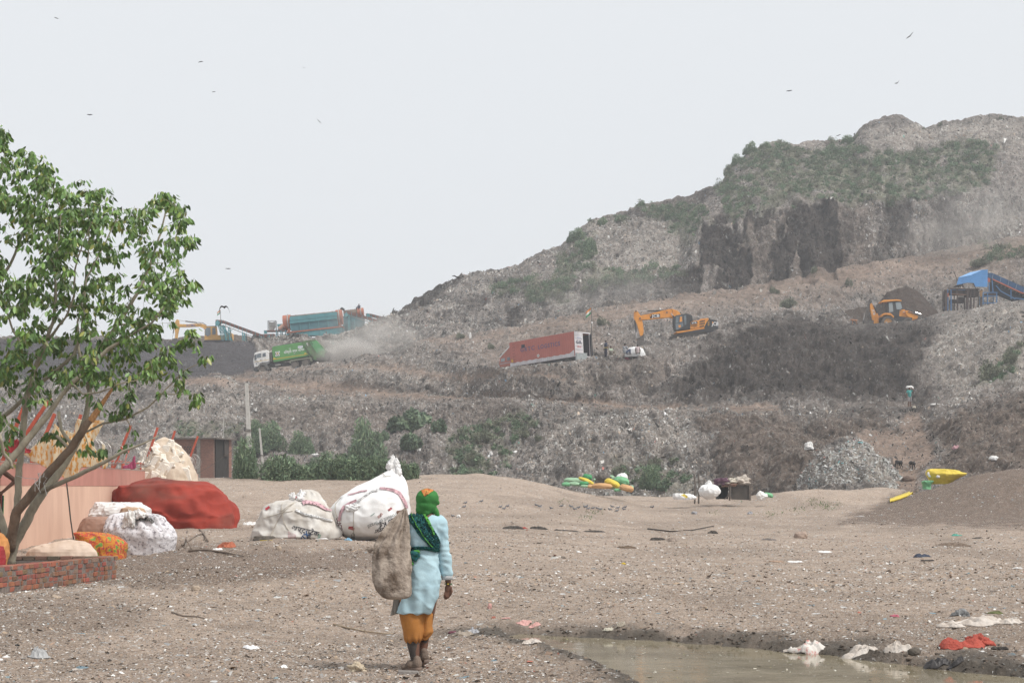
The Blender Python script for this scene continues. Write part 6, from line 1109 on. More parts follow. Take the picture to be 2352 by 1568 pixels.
for k, (x, y, w_, h_) in enumerate([(318,1188,.35,.2),(298,1205,.3,.4)]): rag('loose_corner', x, y, w_, h_, M_pl, parent=o, at=sf.at(x, y)[0]-Vector(o.location) if sf.at(x, y)[0] else Vector(), seed=k+3, wr=.4)
o = lump('brown_sack', [(1187,205,245),(1192,195,258),(1202,186,262),(1214,180,262),(1228,176,258),(1245,176,255)], 45.6, mat('brown_plastic', (.36, .21, .15), (.29, .17, .125), rough=.55, scale=2), wr=.03, ws=3, depth=.8, seed=15); tag(o, 'smooth brown sack between the wall and the printed bundle', 'sack')
Mfl = mat('floral', (.55, .11, .03), (.48, .20, .03), scale=7, sharp=(.44, .52), detail=2); n = Mfl.node_tree; cr_ = [q for q in n.nodes if q.type == 'VALTORGB'][0]; cr_.color_ramp.interpolation = 'CONSTANT'
for ps, cc in ((.44, (.50, .09, .03)), (.50, (.20, .02, .08)), (.545, (.50, .24, .04)), (.58, (.14, .27, .06))): e = cr_.color_ramp.elements.new(ps); e.color = (*cc, 1)
cr_.color_ramp.elements[0].position = 0; cr_.color_ramp.elements[-1].position = .61
o = lump('floral_bundle', [(1222,180,210),(1226,176,245),(1232,178,266),(1240,180,280),(1250,180,288),(1260,178,288),(1272,177,286),(1292,176,284)], 42, Mfl, wr=.04, ws=3, fold=.02, nf=9, depth=.8, seed=16); tag(o, 'bundle in orange, green and purple floral cloth beside the earth rise', 'bundle')
o = lump('cream_sheet', [(1240,150,165),(1244,138,190),(1250,118,200),(1256,84,205),(1262,72,210),(1268,66,214),(1278,62,216),(1290,62,216)], 38.5, mat('cream_cloth', (.62, .50, .41), (.52, .40, .31), scale=3), wr=.05, ws=2.2, fold=.02, nf=8, depth=.5, seed=17); tag(o, 'dirty cream sheet heaped behind the brick planter', 'sheet')
o = sheet('pink_bag', c1([(1195,505),(1210,500),(1215,560),(1222,605),(1190,622),(1150,610),(1100,615),(1100,590),(1150,575),(1185,545)]), 57, mat('pink_film', (.45, .09, .18), (.35, .06, .13)), folds=.05, fs=4, thick=.01, seed=2); tag(o, 'small pink plastic bag tied to the fence end', 'bag')
o = sheet('grey_cloth', c1([(975,560),(1010,545),(1055,530),(1090,560),(1085,610),(1020,612),(975,600)]), 58.5, mat('grey_net', (.45, .44, .42), (.33, .32, .3)), folds=.05, fs=4, thick=.01, seed=3); tag(o, 'pale grey rag caught on the fence rail', 'rag')
o = sheet('red_rag', [(8,1015),(40,1008),(62,1030),(72,1032),(70,1040),(30,1042),(10,1035)], 40, mat('maroon_cloth', (.35, .035, .04), (.25, .03, .035)), folds=.05, fs=4, thick=.01, seed=5); tag(o, 'dark red rag hung on the fence behind the trunks', 'rag')
o = lump('orange_bundle', [(1218,-60,-10),(1228,-60,8),(1240,-60,15),(1255,-60,19),(1270,-60,20),(1285,-60,16),(1300,-60,10)], 30.6, mat('orange_cloth', (.62, .29, .10), (.5, .21, .07), scale=3), wr=.03, ws=4, depth=.6, seed=18); tag(o, 'orange cloth bundle at the left frame edge by the tree foot', 'bundle')
o = lump('maroon_bundle', [(1255,-60,5),(1265,-60,9),(1280,-60,11),(1300,-60,9)], 30.0, mat('maroon_cloth', (.35, .035, .04), (.25, .03, .035)), wr=.03, ws=4, depth=.6, seed=19); tag(o, 'maroon cloth bundle below the orange one at the left edge', 'bundle')
rag('clear_bag', 473, 1208, .6, .34, mat('dusty_film', (.42, .38, .35), (.33, .29, .26), rough=.4), 'small dusty translucent bag at the right foot of the red cover', 'bag', seed=8)
rag('white_rag', 572, 1205, .45, .12, M_pl, 'white plastic scrap between the red cover and the white sacks', 'rag', seed=9); rag('white_rag', 590, 1204, .25, .1, M_pl, 'small white scrap just left of the white sacks', 'rag', seed=10)

# ------------------------------------------------------------ two huge white sacks
Mws = mat('woven_white', (.80, .80, .80), (.72, .71, .70), rough=.6, scale=1.8, bump=.25, bscale=7); Mwd = mat('woven_dirty', (.62, .60, .57), (.47, .43, .38), rough=.7, scale=2.2, bump=.3, bscale=7)
Mpk = mat('pink_stripe', (.62, .40, .43), (.55, .34, .38), scale=3); Mrdk = mat('red_mark', (.50, .07, .09)); Mpb = mat('print_black', (.03, .03, .04), (.09, .09, .10), scale=20); Mpblue = mat('print_blue', (.03, .09, .22), (.06, .13, .28), scale=15); Mpg = mat('print_grey', (.36, .38, .38)); Mrope = mat('rope', (.50, .45, .37)); Mpgr = mat('print_green', (.15, .32, .24))
c4 = lambda x, y: (574.2+x/6.301, 1062.3+y/6.301)
SB = lump('white_sack', [(1066,901,906),(1072,897,911),(1082,891,915),(1090,878,920),(1100,862,925),(1112,838,929),(1125,812,932),(1140,792,936),(1155,776,938),(1170,766,939),(1185,763,939),(1198,764,937),(1210,768,932),(1220,776,924),(1230,787,905),(1237,800,868),(1244,812,830)], 43.4, Mws, wr=.05, ws=2.0, fold=.035, nf=13, tie=.05, depth=.85, seed=22); tag(SB, 'tall bulging white woven sack with a tied frayed top', 'sack')
sf = Surf(SB); z = lambda L: [c4(*q) for q in L]
strip_on(sf, 'stripe', z([(1880,372),(1980,378),(2080,400),(2160,445),(2200,510),(2240,580),(2262,660)]), [4, 8, 6], Mpk, SB, off=.02, nacross=5); strip_on(sf, 'stripe', z([(1545,545),(1440,590),(1360,650),(1320,720),(1300,800),(1300,840)]), [5, 7, 6], Mpk, SB, off=.02, nacross=5); strip_on(sf, 'stripe', z([(1700,405),(1600,420),(1500,450),(1420,470)]), [2, 3, 2], Mpk, SB, off=.02, nacross=5)
strip_on(sf, 'seam', z([(1850,395),(1760,420),(1680,470),(1600,530),(1540,600),(1470,660),(1430,690)]), [5, 4, 5, 8], Mws, SB, off=.02, fold=.006, thick=.012, nacross=5); strip_on(sf, 'seam', z([(1500,700),(1500,850),(1498,1000),(1500,1080)]), 1.2, Mrope, SB, off=.008)
strip_on(sf, 'cord', z([(1320,505),(1240,600),(1235,690),(1270,800),(1300,860)]), 1, Mrope, SB, off=.012, rope=.007, nacross=3); strip_on(sf, 'cord', z([(1890,130),(1960,200),(2040,195)]), 1, Mrope, SB, off=.02, rope=.007)
for i, (x, y) in enumerate([(2040,60),(2060,30),(2090,25),(2110,60),(2130,110),(2150,170),(2020,90)]):
    q = sf.at(*c4(x, y))[0]
    if q: rag('frayed_top', 0, 0, .12, .20, Mws, parent=SB, at=q-Vector(SB.location), seed=30+i, wr=.5, n=16)
for i, (x, y) in enumerate([(1450,690),(1490,680),(1520,640),(1440,660)]):
    q = sf.at(*c4(x, y))[0]
    if q: rag('frayed_edge', 0, 0, .16, .09, Mws, parent=SB, at=q-Vector(SB.location), seed=40+i, wr=.6, n=14)
text_on(sf, 'lettering', 'Product of Brazil', *c4(1930, 830), 12, 203, Mpg, SB, sx=.95); text_on(sf, 'lettering', '25 Kg', *c4(1985, 868), 16, 203, Mpb, SB, sx=1); text_on(sf, 'lettering', 'Sugar', *c4(1895, 975), 14, 196, Mpb, SB); text_on(sf, 'lettering', 'CE', *c4(1490, 1055), 11, 270, Mpg, SB); text_on(sf, 'lettering', 'SUCRES', *c4(1300, 930), 13, -78, mat('print_wine', (.16, .05, .08)), SB)
strip_on(sf, 'red_mark', z([(1425,935),(1510,960)]), [6, 6], mat('faded_red_mark', (.5, .16, .16)), SB); strip_on(sf, 'red_mark', z([(1435,925),(1500,925)]), 2, Mrdk, SB); strip_on(sf, 'red_mark', z([(2000,690),(2030,670),(2050,650)]), 5, mat('faded_red_mark', (.5, .16, .16)), SB); strip_on(sf, 'logo', z([(1850,790),(1890,760),(1910,730)]), 6, mat('faded_pink_logo', (.5, .36, .34)), SB); strip_on(sf, 'green_line', z([(1745,770),(1805,730)]), 1.4, Mpgr, SB)
SA = lump('white_sack', [(1125,697,716),(1130,692,727),(1138,688,734),(1148,670,738),(1154,645,742),(1160,624,750),(1168,612,758),(1178,604,764),(1190,599,768),(1202,596,772),(1212,590,778),(1224,584,782),(1236,582,778),(1246,584,745),(1254,590,715)], 42.8, Mwd, wr=.09, ws=1.9, fold=.03, nf=11, depth=.75, seed=23); tag(SA, 'squat white sack bound with cord lying left of the tall one', 'sack')
sf = Surf(SA)
strip_on(sf, 'stripe', z([(760,600),(800,575),(870,585),(960,600),(1030,640),(1090,680),(1170,690)]), [8, 6, 7, 4], Mpk, SA, off=.035, nacross=5); strip_on(sf, 'stripe', z([(230,680),(290,640)]), 5, Mrdk, SA, off=.02); strip_on(sf, 'stripe', z([(620,470),(645,500),(670,525)]), 5, Mrdk, SA, off=.04, thick=.02)
strip_on(sf, 'flap', z([(660,690),(720,720),(800,750),(900,775),(1000,790),(1100,820),(1180,840)]), [5, 4, 4, 4], Mws, SA, off=.03, fold=.006, thick=.012, nacross=5)
for L in ([(470,590),(460,640),(470,740),(490,850),(530,940),(560,980)], [(200,800),(350,760),(480,720),(620,700)], [(410,690),(470,700),(540,640),(640,580)], [(640,580),(480,720),(400,850),(340,980),(300,1060)]): strip_on(sf, 'cord', z(L), 1, Mrope, SA, off=.015, rope=.007)
text_on(sf, 'lettering', 'अल्ट्राटेक', *c4(800, 985), 15, -14, Mpb, SA, sx=1.1, off=.012); text_on(sf, 'lettering', 'XIX', *c4(790, 1085), 18, 50, Mpblue, SA, off=.012); text_on(sf, 'lettering', 'Sugar', *c4(835, 1085), 12, 62, Mpb, SA, off=.014); text_on(sf, 'lettering', 'Brazil', *c4(985, 1090), 9, 65, Mpgr, SA, off=.012)
for k in range(7): strip_on(sf, 'red_line', z([(555+k*18, 990+k*8), (560+k*16, 1120+k*8)]), .9, mat('faint_red', (.55, .3, .32)), SA, off=.01)
for i, (x, y) in enumerate([(520,500),(560,475),(590,480),(610,510),(740,470),(720,520)]):
    q = sf.at(*c4(x, y+30))[0]
    if q: rag('frayed_top', 0, 0, .13, .14, Mws, parent=SA, at=q-Vector(SA.location)+Vector((0, 0, .03)), seed=50+i, wr=.6, n=14)
oo = lump('dark_bag', [(1232,586,625),(1238,584,632),(1246,582,634),(1256,584,632)], 41.6, mat('dark_gap', (.05, .045, .04), (.12, .10, .08), scale=9), wr=.03, ws=5, seed=31); tag(oo, 'dark opening of trash spilling under the squat white sack', 'bag')
pk = thing('snack_packet', 'yellow and orange snack packet poking from under the squat sack', 'packet', P(610, 1246, 40.9)); s1 = Tr(610, 1246, FPX/40.9); MB().prism(s1((597,1240),(627,1239),(612,1253)), -.02, .02).build('yellow_face', mat('packet_yellow', (.65,.48,.04)), pk); MB().prism(s1((602,1242),(620,1241),(611,1250)), -.03, -.02).build('orange_print', mat('packet_orange', (.5,.16,.04)), pk)
bt = thing('plastic_bottle', 'white plastic bottle lying in front of the squat sack', 'bottle', P(740, 1242, 41.2), rot=(0, R(86), R(10))); MB().tube([(0,0,-.16),(0,0,-.15),(0,0,.1),(0,0,.13),(0,0,.15)], [.05,.07,.07,.05,.03], 14).build('body', M_wht, bt, smooth=True); MB().cyl((0,0,.15), (0,0,.18), .028, 10).build('cap', mat('cap_grey', (.6,.6,.62)), bt)
rag('blue_scrap', 800, 1241, .18, .05, mat('pale_blue', (.22,.42,.58)), 'pale blue scrap under the tall white sack', 'scrap', seed=60)
# ------------------------------------------------------------ people and animals
M_skin = mat('brown_skin', (.155, .075, .048), (.12, .058, .038), rough=.6, scale=8)
def caps(mb, pts, rs, n=12):
    mb.tube(pts, rs, n)
    for p, r in zip(pts, rs): mb.blob(p, r*.99, 7)
    return mb
# the woman with the sack
WD = 15.3; t = Tr(430, 1490, 887.0); wo_ = P(958.6, 1527.6, WD); wo_.z = drop(wo_.x, wo_.y, B_ground).z+.0
WMN = thing('person', 'woman in pale blue tunic, green headscarf and orange trousers walking away carrying a sack', 'person', wo_)
b = MB()
caps(b, [t.p(515,160,.0), t.p(512,190,.01)], [.088, .080]); b.blob(t.p(512,172,.02), (.078,.092,.108), 12); b.blob(t.p(540,195,.075), (.045,.05,.055), 8); b.blob(t.p(560,190,.115), (.012,.02,.016), 6)     # skull, jaw, nose
b.blob(t.p(535,215,.11), (.02,.012,.008), 5); b.blob(t.p(472,185,.0), (.012,.02,.03), 6); b.blob(t.p(560,175,.10), (.016,.012,.008), 5); b.blob(t.p(530,175,.112), (.016,.012,.008), 5)
caps(b, [t.p(505,240,.01), t.p(498,300,.0)], [.052, .062]); 
caps(b, [t.p(495,330,.0), t.p(480,450,.0), t.p(470,600,.0), t.p(475,760,.0), t.p(470,850,.0)], [.095,.105,.10,.12,.11])
caps(b, [t.p(400,335,.0), t.p(360,480,.12), t.p(350,520,.20)], [.055,.045,.042]); caps(b, [t.p(350,520,.20), t.p(320,400,.10), t.p(303,300,.0)], [.042,.035,.028])      # left arm bent up
caps(b, [t.p(600,352,.0), t.p(628,450,.0), t.p(635,570,.0)], [.042,.040,.038]); caps(b, [t.p(635,570,.0), t.p(655,700,.02), t.p(670,815,.03)], [.040,.034,.026])
caps(b, [t.p(410,860,.0), t.p(400,1100,.0), t.p(408,1300,-.02), t.p(415,1410,-.04)], [.09,.065,.045,.036]); caps(b, [t.p(520,860,.0), t.p(500,1080,.08), t.p(478,1250,.12), t.p(466,1380,.10)], [.09,.065,.045,.036])
# right hand hanging, fingers curled
b.blob(t.p(668,862,.03), (.030,.018,.046), 10)
for (pp_, r_) in (([t.p(650,880,.03), t.p(640,905,.02), t.p(638,925,.03)], .0095), ([t.p(662,893,.025), t.p(655,925,.02), t.p(643,940,.035)], .0095), ([t.p(674,893,.025), t.p(670,925,.02), t.p(655,940,.035)], .0095), ([t.p(688,885,.03), t.p(684,915,.028), t.p(670,932,.04)], .0085), ([t.p(694,850,.02), t.p(699,880,.01), t.p(690,905,.015)], .0105)): caps(b, pp_, [r_, r_*.95, r_*.85], 8)
# left fist over the shoulder
b.blob(t.p(300,268,-.02), (.036,.028,.024), 10)
for k in range(4): caps(b, [t.p(278+k*14,256,-.03), t.p(274+k*14,264,-.055), t.p(280+k*14,280,-.062)], [.0095,.0095,.0085], 8)
caps(b, [t.p(322,262,-.02), t.p(335,262,-.04), t.p(330,272,-.05)], [.0105,.010,.009], 8)
fuse(b.build('body', M_skin, WMN), .0062, 3)
# tunic: torso loft and sleeves melted together, then shallow folds
Mk = mat('pale_blue_cotton', (.42, .58, .64), (.37, .53, .60), rough=.9, scale=6, bump=.12, bscale=120)
b = MB(); rows = [(286,455,555,.060),(300,400,600,.075),(320,365,632,.092),(350,352,645,.105),(420,345,622,.125),(500,345,600,.125),(570,348,588,.115),(620,350,592,.118),(700,352,600,.130),(780,345,606,.140),(860,330,600,.142),(930,310,585,.142),(1000,285,555,.140),(1048,266,527,.138)]
n = 56; V = []; F = []
for i, (cy, xl, xr, dp) in enumerate(rows):
    for k in range(n):
        a = 2*math.pi*k/n; e = .85; ca, sa = math.cos(a), math.sin(a); x = (xl+xr)/2+(xr-xl)/2*math.copysign(abs(ca)**e, ca); y = dp*math.copysign(abs(sa)**e, sa)+.0; q = t.p(x, cy, y); V.append(q)
for i in range(len(rows)-1):
    for k in range(n): F.append((i*n+k, i*n+(k+1) % n, (i+1)*n+(k+1) % n, (i+1)*n+k))
F.append(tuple(range(n-1, -1, -1))); F.append(tuple(range((len(rows)-1)*n, len(rows)*n))); b.add(V, F)
caps(b, [t.p(598,345,.0), t.p(622,400,.0), t.p(630,470,.0), t.p(637,570,.0), t.p(648,660,.015), t.p(658,740,.02)], [.060,.058,.053,.050,.048,.046]); b.tube([t.p(655,720,.02), t.p(660,758,.025)], [.044,.046], 14)
caps(b, [t.p(400,345,.0), t.p(362,470,.12), t.p(352,520,.20)], [.062,.056,.052]); caps(b, [t.p(352,520,.20), t.p(322,410,.10)], [.052,.045])
ko = fuse(b.build('tunic', Mk, WMN), .0085, 5)
co = np.array([v.co for v in ko.data.vertices]); no_ = np.array([v.normal for v in ko.data.vertices]); x, y, z_ = co.T
fl = .008*np.cos(x*48+5*fbm(x*3, z_*1.5, o=2, s=4))*sst(.95-z_, 0, .5)+.011*(1-np.abs(fbm(x*6+z_*4, z_*6-x*2, y*5, o=3, s=8))*2.6)+.003*np.exp(-((z_-1.03)/.05)**2)*np.cos(z_*120+x*24+4*fbm(x*6,z_*6,o=2,s=6))+.004*np.cos(z_*60+x*40+5*fbm(x*9,z_*9,o=2,s=5))*((x > .18) & (z_ > .75))
co += no_*fl[:, None]; ko.data.vertices.foreach_set('co', co.astype(np.float32).ravel()); ko.data.update()
b = MB().tube([t.p(659,742,.025), t.p(661,765,.025), t.p(662,790,.025)], [.047,.049,.048], 20); b.build('lace_cuff', mat('white_lace', (.68,.68,.68), (.55,.58,.6), scale=60, bump=.6, bscale=150), WMN, smooth=True)
# trousers gathered at the calf
Mt = mat('ochre_cotton', (.42, .18, .045), (.36, .15, .038), rough=.9, scale=5, bump=.1, bscale=100); b = MB()
for lv, yo in (([(900,300,480,.10),(1020,292,478,.115),(1100,300,478,.115),(1160,308,472,.112),(1210,318,468,.105),(1245,328,464,.10),(1262,338,455,.085),(1275,345,445,.06)], .0), ([(900,440,575,.10),(1000,455,565,.10),(1100,462,545,.10),(1160,455,538,.10),(1200,450,545,.10),(1225,448,528,.09),(1250,450,508,.065),(1262,452,502,.05)], .09)):
    V = []; F = []; n = 40
    for (cy, xl, xr, dp) in lv:
        for k in range(n): a = 2*math.pi*k/n; V.append(t.p((xl+xr)/2+(xr-xl)/2*math.cos(a), cy, yo+dp*math.sin(a)))
    for i in range(len(lv)-1):
        for k in range(n): F.append((i*n+k, i*n+(k+1) % n, (i+1)*n+(k+1) % n, (i+1)*n+k))
    F.append(tuple(range(n-1, -1, -1))); F.append(tuple(range((len(lv)-1)*n, len(lv)*n))); b.add(V, F)
po = fuse(b.build('trousers', Mt, WMN), .008, 3); co = np.array([v.co for v in po.data.vertices]); no_ = np.array([v.normal for v in po.data.vertices]); x, y, z_ = co.T
fl = .008*(1-np.abs(fbm(x*6, z_*3, y*6, o=3, s=18))*2.4)+.008*np.cos(np.arctan2(y, x)*11)*sst(.36-z_, 0, .12); co += no_*fl[:, None]; po.data.vertices.foreach_set('co', co.astype(np.float32).ravel()); po.data.update()
Msk = mat('dark_sock', (.075, .062, .055), (.05, .042, .038), rough=.95, scale=9); Msh = mat('dusty_shoe', (.19, .14, .11), (.13, .10, .08), rough=.9, scale=12, bump=.3); Msl = mat('shoe_sole', (.22, .16, .13), (.16, .12, .10), scale=12)
b = MB(); b.tube([t.p(397,1262,-.02), t.p(398,1300,-.02), t.p(404,1350,-.03), t.p(412,1405,-.04), t.p(414,1430,-.04)], [.056,.052,.042,.036,.036], 18); b.build('sock', Msk, WMN, smooth=True)
b = MB(); b.tube([t.p(478,1245,.11), t.p(476,1290,.11), t.p(470,1340,.10), t.p(466,1395,.09)], [.040,.037,.030,.027], 18); b.build('sock', Msk, WMN, smooth=True)
def shoe(hx, hy, tx, ty, ya, yb, s=1):
    b = MB(); h = Vector(t.p(hx, hy, ya)); q = Vector(t.p(tx, ty, yb)); m = h.lerp(q, .5)
    b.blob(h+Vector((0, 0, .035)), (.040*s,.045*s,.048*s), 9); b.blob(m+Vector((0, 0, .03)), (.044*s,.06*s,.040*s), 9); b.blob(q+Vector((0, 0, .012)), (.046*s,.05*s,.030*s), 9); caps(b, [h+Vector((0, 0, .03)), m+Vector((0, 0, .024)), q+Vector((0, 0, .008))], [.038*s,.042*s,.032*s]); caps(b, [h+Vector((0, 0, .06)), h+Vector((0, 0, .075))], [.036,.034])
    o = fuse(b.build('shoe', Msh, WMN), .006, 3); b = MB(); caps(b, [h-Vector((0, 0, .005)), m-Vector((0, 0, .01)), q-Vector((0, 0, .018))], [.040*s,.046*s,.040*s]); s_ = fuse(b.build('sole', Msl, o), .007, 2)
    for v in s_.data.vertices: zc = np.interp(v.co.x, sorted([h.x, q.x]), [p_.z for p_ in sorted([h, q], key=lambda k: k.x)]); v.co.z = max(min(v.co.z, zc+.006), zc-.030)
    b = MB(); 
    for k in range(3): f = .35+.15*k; c = h.lerp(q, f)+Vector((0, -.02, .07-.012*k)); b.bar(c+Vector((-.03, -.01, 0)), c+Vector((.03, .01, .006)), .006)
    b.tube([h.lerp(q, .4)+Vector((0, -.03, .075)), h.lerp(q, .4)+Vector((-.04, -.05, .07)), h.lerp(q, .4)+Vector((-.06, -.05, .03))], .003, 4); b.build('lace', Msk, o); return o
shoe(432, 1468, 345, 1480, -.08, .0, 1.12); shoe(482, 1420, 480, 1448, .05, .19, .95)
# headscarf
Msc = mat('green_scarf', (.045, .20, .045), (.035, .16, .04), rough=.85, scale=7, bump=.1, bscale=90)
b = MB(); b.blob(t.p(508,160,.0), (.100,.108,.092), 16); b.blob(t.p(500,215,-.01), (.088,.095,.075), 14); caps(b, [t.p(478,200,-.03), t.p(462,245,-.04), t.p(478,285,-.05)], [.055,.048,.022]); caps(b, [t.p(520,215,-.03), t.p(500,262,-.06), t.p(488,290,-.07)], [.055,.035,.018]); caps(b, [t.p(560,175,-.01), t.p(585,190,-.0)], [.04,.022]); caps(b, [t.p(552,225,.0), t.p(578,262,-.02), t.p(602,306,-.03)], [.03,.026,.012])
so_ = fuse(b.build('headscarf', Msc, WMN), .0065, 3); co = np.array([v.co for v in so_.data.vertices]); no_ = np.array([v.normal for v in so_.data.vertices]); x, y, z_ = co.T; co += no_*(.004*(1-np.abs(fbm(x*9+z_*6, z_*12, y*9, o=3, s=2))*2.2))[:, None]; so_.data.vertices.foreach_set('co', co.astype(np.float32).ravel())
Mpat = mat('orange_print', (.50, .16, .05), (.30, .06, .04), scale=26, sharp=(.44, .54), detail=2); n_ = Mpat.node_tree; crp = [q for q in n_.nodes if q.type == 'VALTORGB'][0]; e = crp.color_ramp.elements.new(.49); e.color = (.5, .33, .08, 1)
sf = Surf(so_); cD = lambda x, y: ((1450+x/1.96)/1.7415, (1900+y/1.96)/1.7415); zc = lambda L: [cD(*q) for q in L]
strip_on(sf, 'printed_border', zc([(508,76),(503,100),(495,135),(487,165)]), [40, 34, 17, 2], Mpat, so_ if False else WMN, off=.004, nacross=9)
# sash over the shoulder and round the waist
sf = Surf(ko); Mss = mat('teal_sash', (.010, .075, .10), (.018, .105, .085), rough=.85, scale=40, sharp=(.45, .6), bump=.3, bscale=60); Mse = mat('sash_edge', (.10, .34, .05), (.06, .22, .05), scale=20)
strip_on(sf, 'sash', zc([(365,262),(400,300),(450,370),(495,440),(540,500),(570,550),(585,600)]), [22, 34, 36, 34, 27, 14], Mss, WMN, off=.014, nacross=15, fold=.006, thick=.008)
strip_on(sf, 'sash_edge', zc([(448,262),(480,310),(515,370),(545,430),(553,470)]), [4, 5, 3], Mse, WMN, off=.024, nacross=3, thick=.006); strip_on(sf, 'sash_edge', zc([(385,310),(440,410),(490,495),(540,560)]), [1.5, 2], Mse, WMN, off=.022, nacross=3, thick=.005)
strip_on(sf, 'waist_wrap', zc([(352,572),(400,575),(460,570),(520,572),(585,578)]), [12, 9, 8, 9], Mss, WMN, off=.014, nacross=7, fold=.005, thick=.008)
kb = MB(); kb.blob(t.p(412,582,-.15), (.045,.035,.03), 9); kb.blob(t.p(392,610,-.15), (.035,.03,.028), 9); caps(kb, [t.p(375,600,-.14), t.p(420,628,-.15), t.p(450,600,-.14)], [.02,.018,.014]); fuse(kb.build('sash_knot', Mss, WMN), .006, 2); kb = MB(); caps(kb, [t.p(395,645,-.145), t.p(400,662,-.15), t.p(382,668,-.15)], [.010,.012,.006]); caps(kb, [t.p(415,562,-.16), t.p(448,562,-.16), t.p(455,575,-.155)], [.010,.010,.006]); fuse(kb.build('sash_tail', Mse, WMN), .005, 1)
MB().tube([Vector(t.p(670,823,.03))+Vector((.031*math.cos(a), .028*math.sin(a), .003*math.sin(a*2))) for a in np.linspace(0, 2*math.pi, 20)], .0042, 6, cap=False).build('bracelet', mat('bracelet', (.05, .12, .04)), WMN, smooth=True); MB().blob(t.p(668,823,-.0), .007, 6).build('bead', mat('bead', (.6, .4, .06)), WMN)
# the carried sack, held in her fist
Msa = mat('filthy_sack', (.36, .30, .25), (.12, .088, .066), rough=.95, scale=7, sharp=(.36, .60), bump=.4, bscale=40, detail=8); kk = lambda cy, a, b_: ((1900+cy/1.96)/1.7415, (1450+a/1.96)/1.7415, (1450+b_/1.96)/1.7415)
SK = lump('carried_sack', [kk(262,318,332), kk(280,292,334), kk(320,262,338), kk(370,222,341), kk(430,178,345), kk(500,132,350), kk(560,96,354), kk(620,78,360), kk(700,70,368), kk(780,68,375), kk(840,80,380), kk(890,100,382), kk(925,125,381), kk(950,150,374), kk(966,180,345), kk(972,200,300)], WD-.27, Msa, wr=.011, ws=9, fold=.026, nf=9, tie=.1, depth=.55, seed=41, flop=.20); tag(SK, 'dirty grey brown sack hanging from the walking woman\'s shoulder', 'sack')
rb = MB(); q0 = Vector(SK.location); caps(rb, [P(*cD(75, 575), WD-.25)-q0, P(*cD(50, 580), WD-.25)-q0, P(*cD(58, 600), WD-.25)-q0], [.022,.02,.014]); fuse(rb.build('knotted_corner', Msa, SK), .006, 2)
o = sheet('cloth_tail', zc([(245,970),(292,968),(290,1085),(255,1090),(218,1102),(235,1030)]), WD-.05, mat('grey_cloth_tail', (.20, .185, .165), (.13, .12, .11)), folds=.02, fs=6, step=.8, thick=.005, seed=3); tag(o, 'grey rag hanging below the carried sack behind the tunic hem', 'rag')

# other people
def figure(label, px, py, d, hpx, pose, skin=M_skin, top=None, bottom=None, rz=0, vox=.022, loc=None, group=None):
    """hpx: full standing height on the survey grid"""
    s = hpx*d/FPX/1.7; t_ = thing('person', label, 'person', loc or P(px, py, d), rz, group, scale=s)
    b = MB(); J = pose
    caps(b, [J['head'], Vector(J['head'])+Vector((0, .01, -.05))], [.095, .075]); b.blob(Vector(J['head'])+Vector(J.get('nose', (0, -.1, -.02))), .022, 5)
    caps(b, [J['neck'], J['chest'], J['pelvis']], [.06, .135, .125]); caps(b, [J['ls'], J['rs']], [.065, .065])
    for s_ in 'lr':
        caps(b, [J[s_+'s'], J[s_+'e']], [.052, .042]); caps(b, [J[s_+'e'], J[s_+'h']], [.040, .028]); h = Vector(J[s_+'h']); dv_ = (h-Vector(J[s_+'e'])).normalized(); b.blob(h+dv_*.045, (.03,.03,.045), 7)
        for k in range(4): caps(b, [h+dv_*.07+Vector(((k-1.5)*.018, 0, 0)), h+dv_*.13+Vector(((k-1.5)*.018, .01, 0))], [.010, .008], 6)
        caps(b, [J['pelvis'], J[s_+'p']], [.11, .09]); caps(b, [J[s_+'p'], J[s_+'k']], [.085, .058]); caps(b, [J[s_+'k'], J[s_+'f']], [.055, .035]); f = Vector(J[s_+'f']); caps(b, [f, f+Vector(J.get('toe', (0, -.16, -.03)))], [.04, .03])
    fuse(b.build('body', skin, t_), vox*.6, 2)
    if top:
        b = MB(); caps(b, [Vector(J['neck'])+Vector((0, 0, -.05)), J['chest'], J['pelvis']], [.085, .165, .155]); caps(b, [J['ls'], J['rs']], [.085, .085])
        for s_ in 'lr': m = Vector(J[s_+'s']).lerp(Vector(J[s_+'e']), top[1]); caps(b, [J[s_+'s'], m], [.078, .066])
        fuse(b.build('shirt', top[0], t_), vox, 2)
    if bottom:
        b = MB(); 
        for s_ in 'lr':
            caps(b, [J['pelvis'], J[s_+'p']], [.14, .115]); caps(b, [J[s_+'p'], Vector(J[s_+'p']).lerp(Vector(J[s_+'k']), min(bottom[1]*2, 1))], [.11, .085])
            if bottom[1] > .5: caps(b, [J[s_+'k'], Vector(J[s_+'k']).lerp(Vector(J[s_+'f']), bottom[1]*2-1)], [.08, .06])
        fuse(b.build('trousers', bottom[0], t_), vox, 2)
    b = MB(); b.blob(Vector(J['head'])+Vector((0, .02, .03)), (.1,.105,.085), 8); b.build('hair', mat('black_hair', (.015, .012, .011), (.03, .025, .02)), t_, smooth=True)
    return t_
STAND = dict(head=(0,0,1.6), neck=(0,0,1.45), chest=(0,0,1.25), pelvis=(0,0,.95), ls=(-.17,0,1.40), rs=(.17,0,1.40), le=(-.24,.02,1.12), lh=(-.24,-.04,.87), re=(.24,.02,1.12), rh=(.24,-.04,.87), lp=(-.09,0,.88), rp=(.09,0,.88), lk=(-.10,-.02,.48), rk=(.10,.02,.48), lf=(-.10,0,.06), rf=(.10,.02,.06))
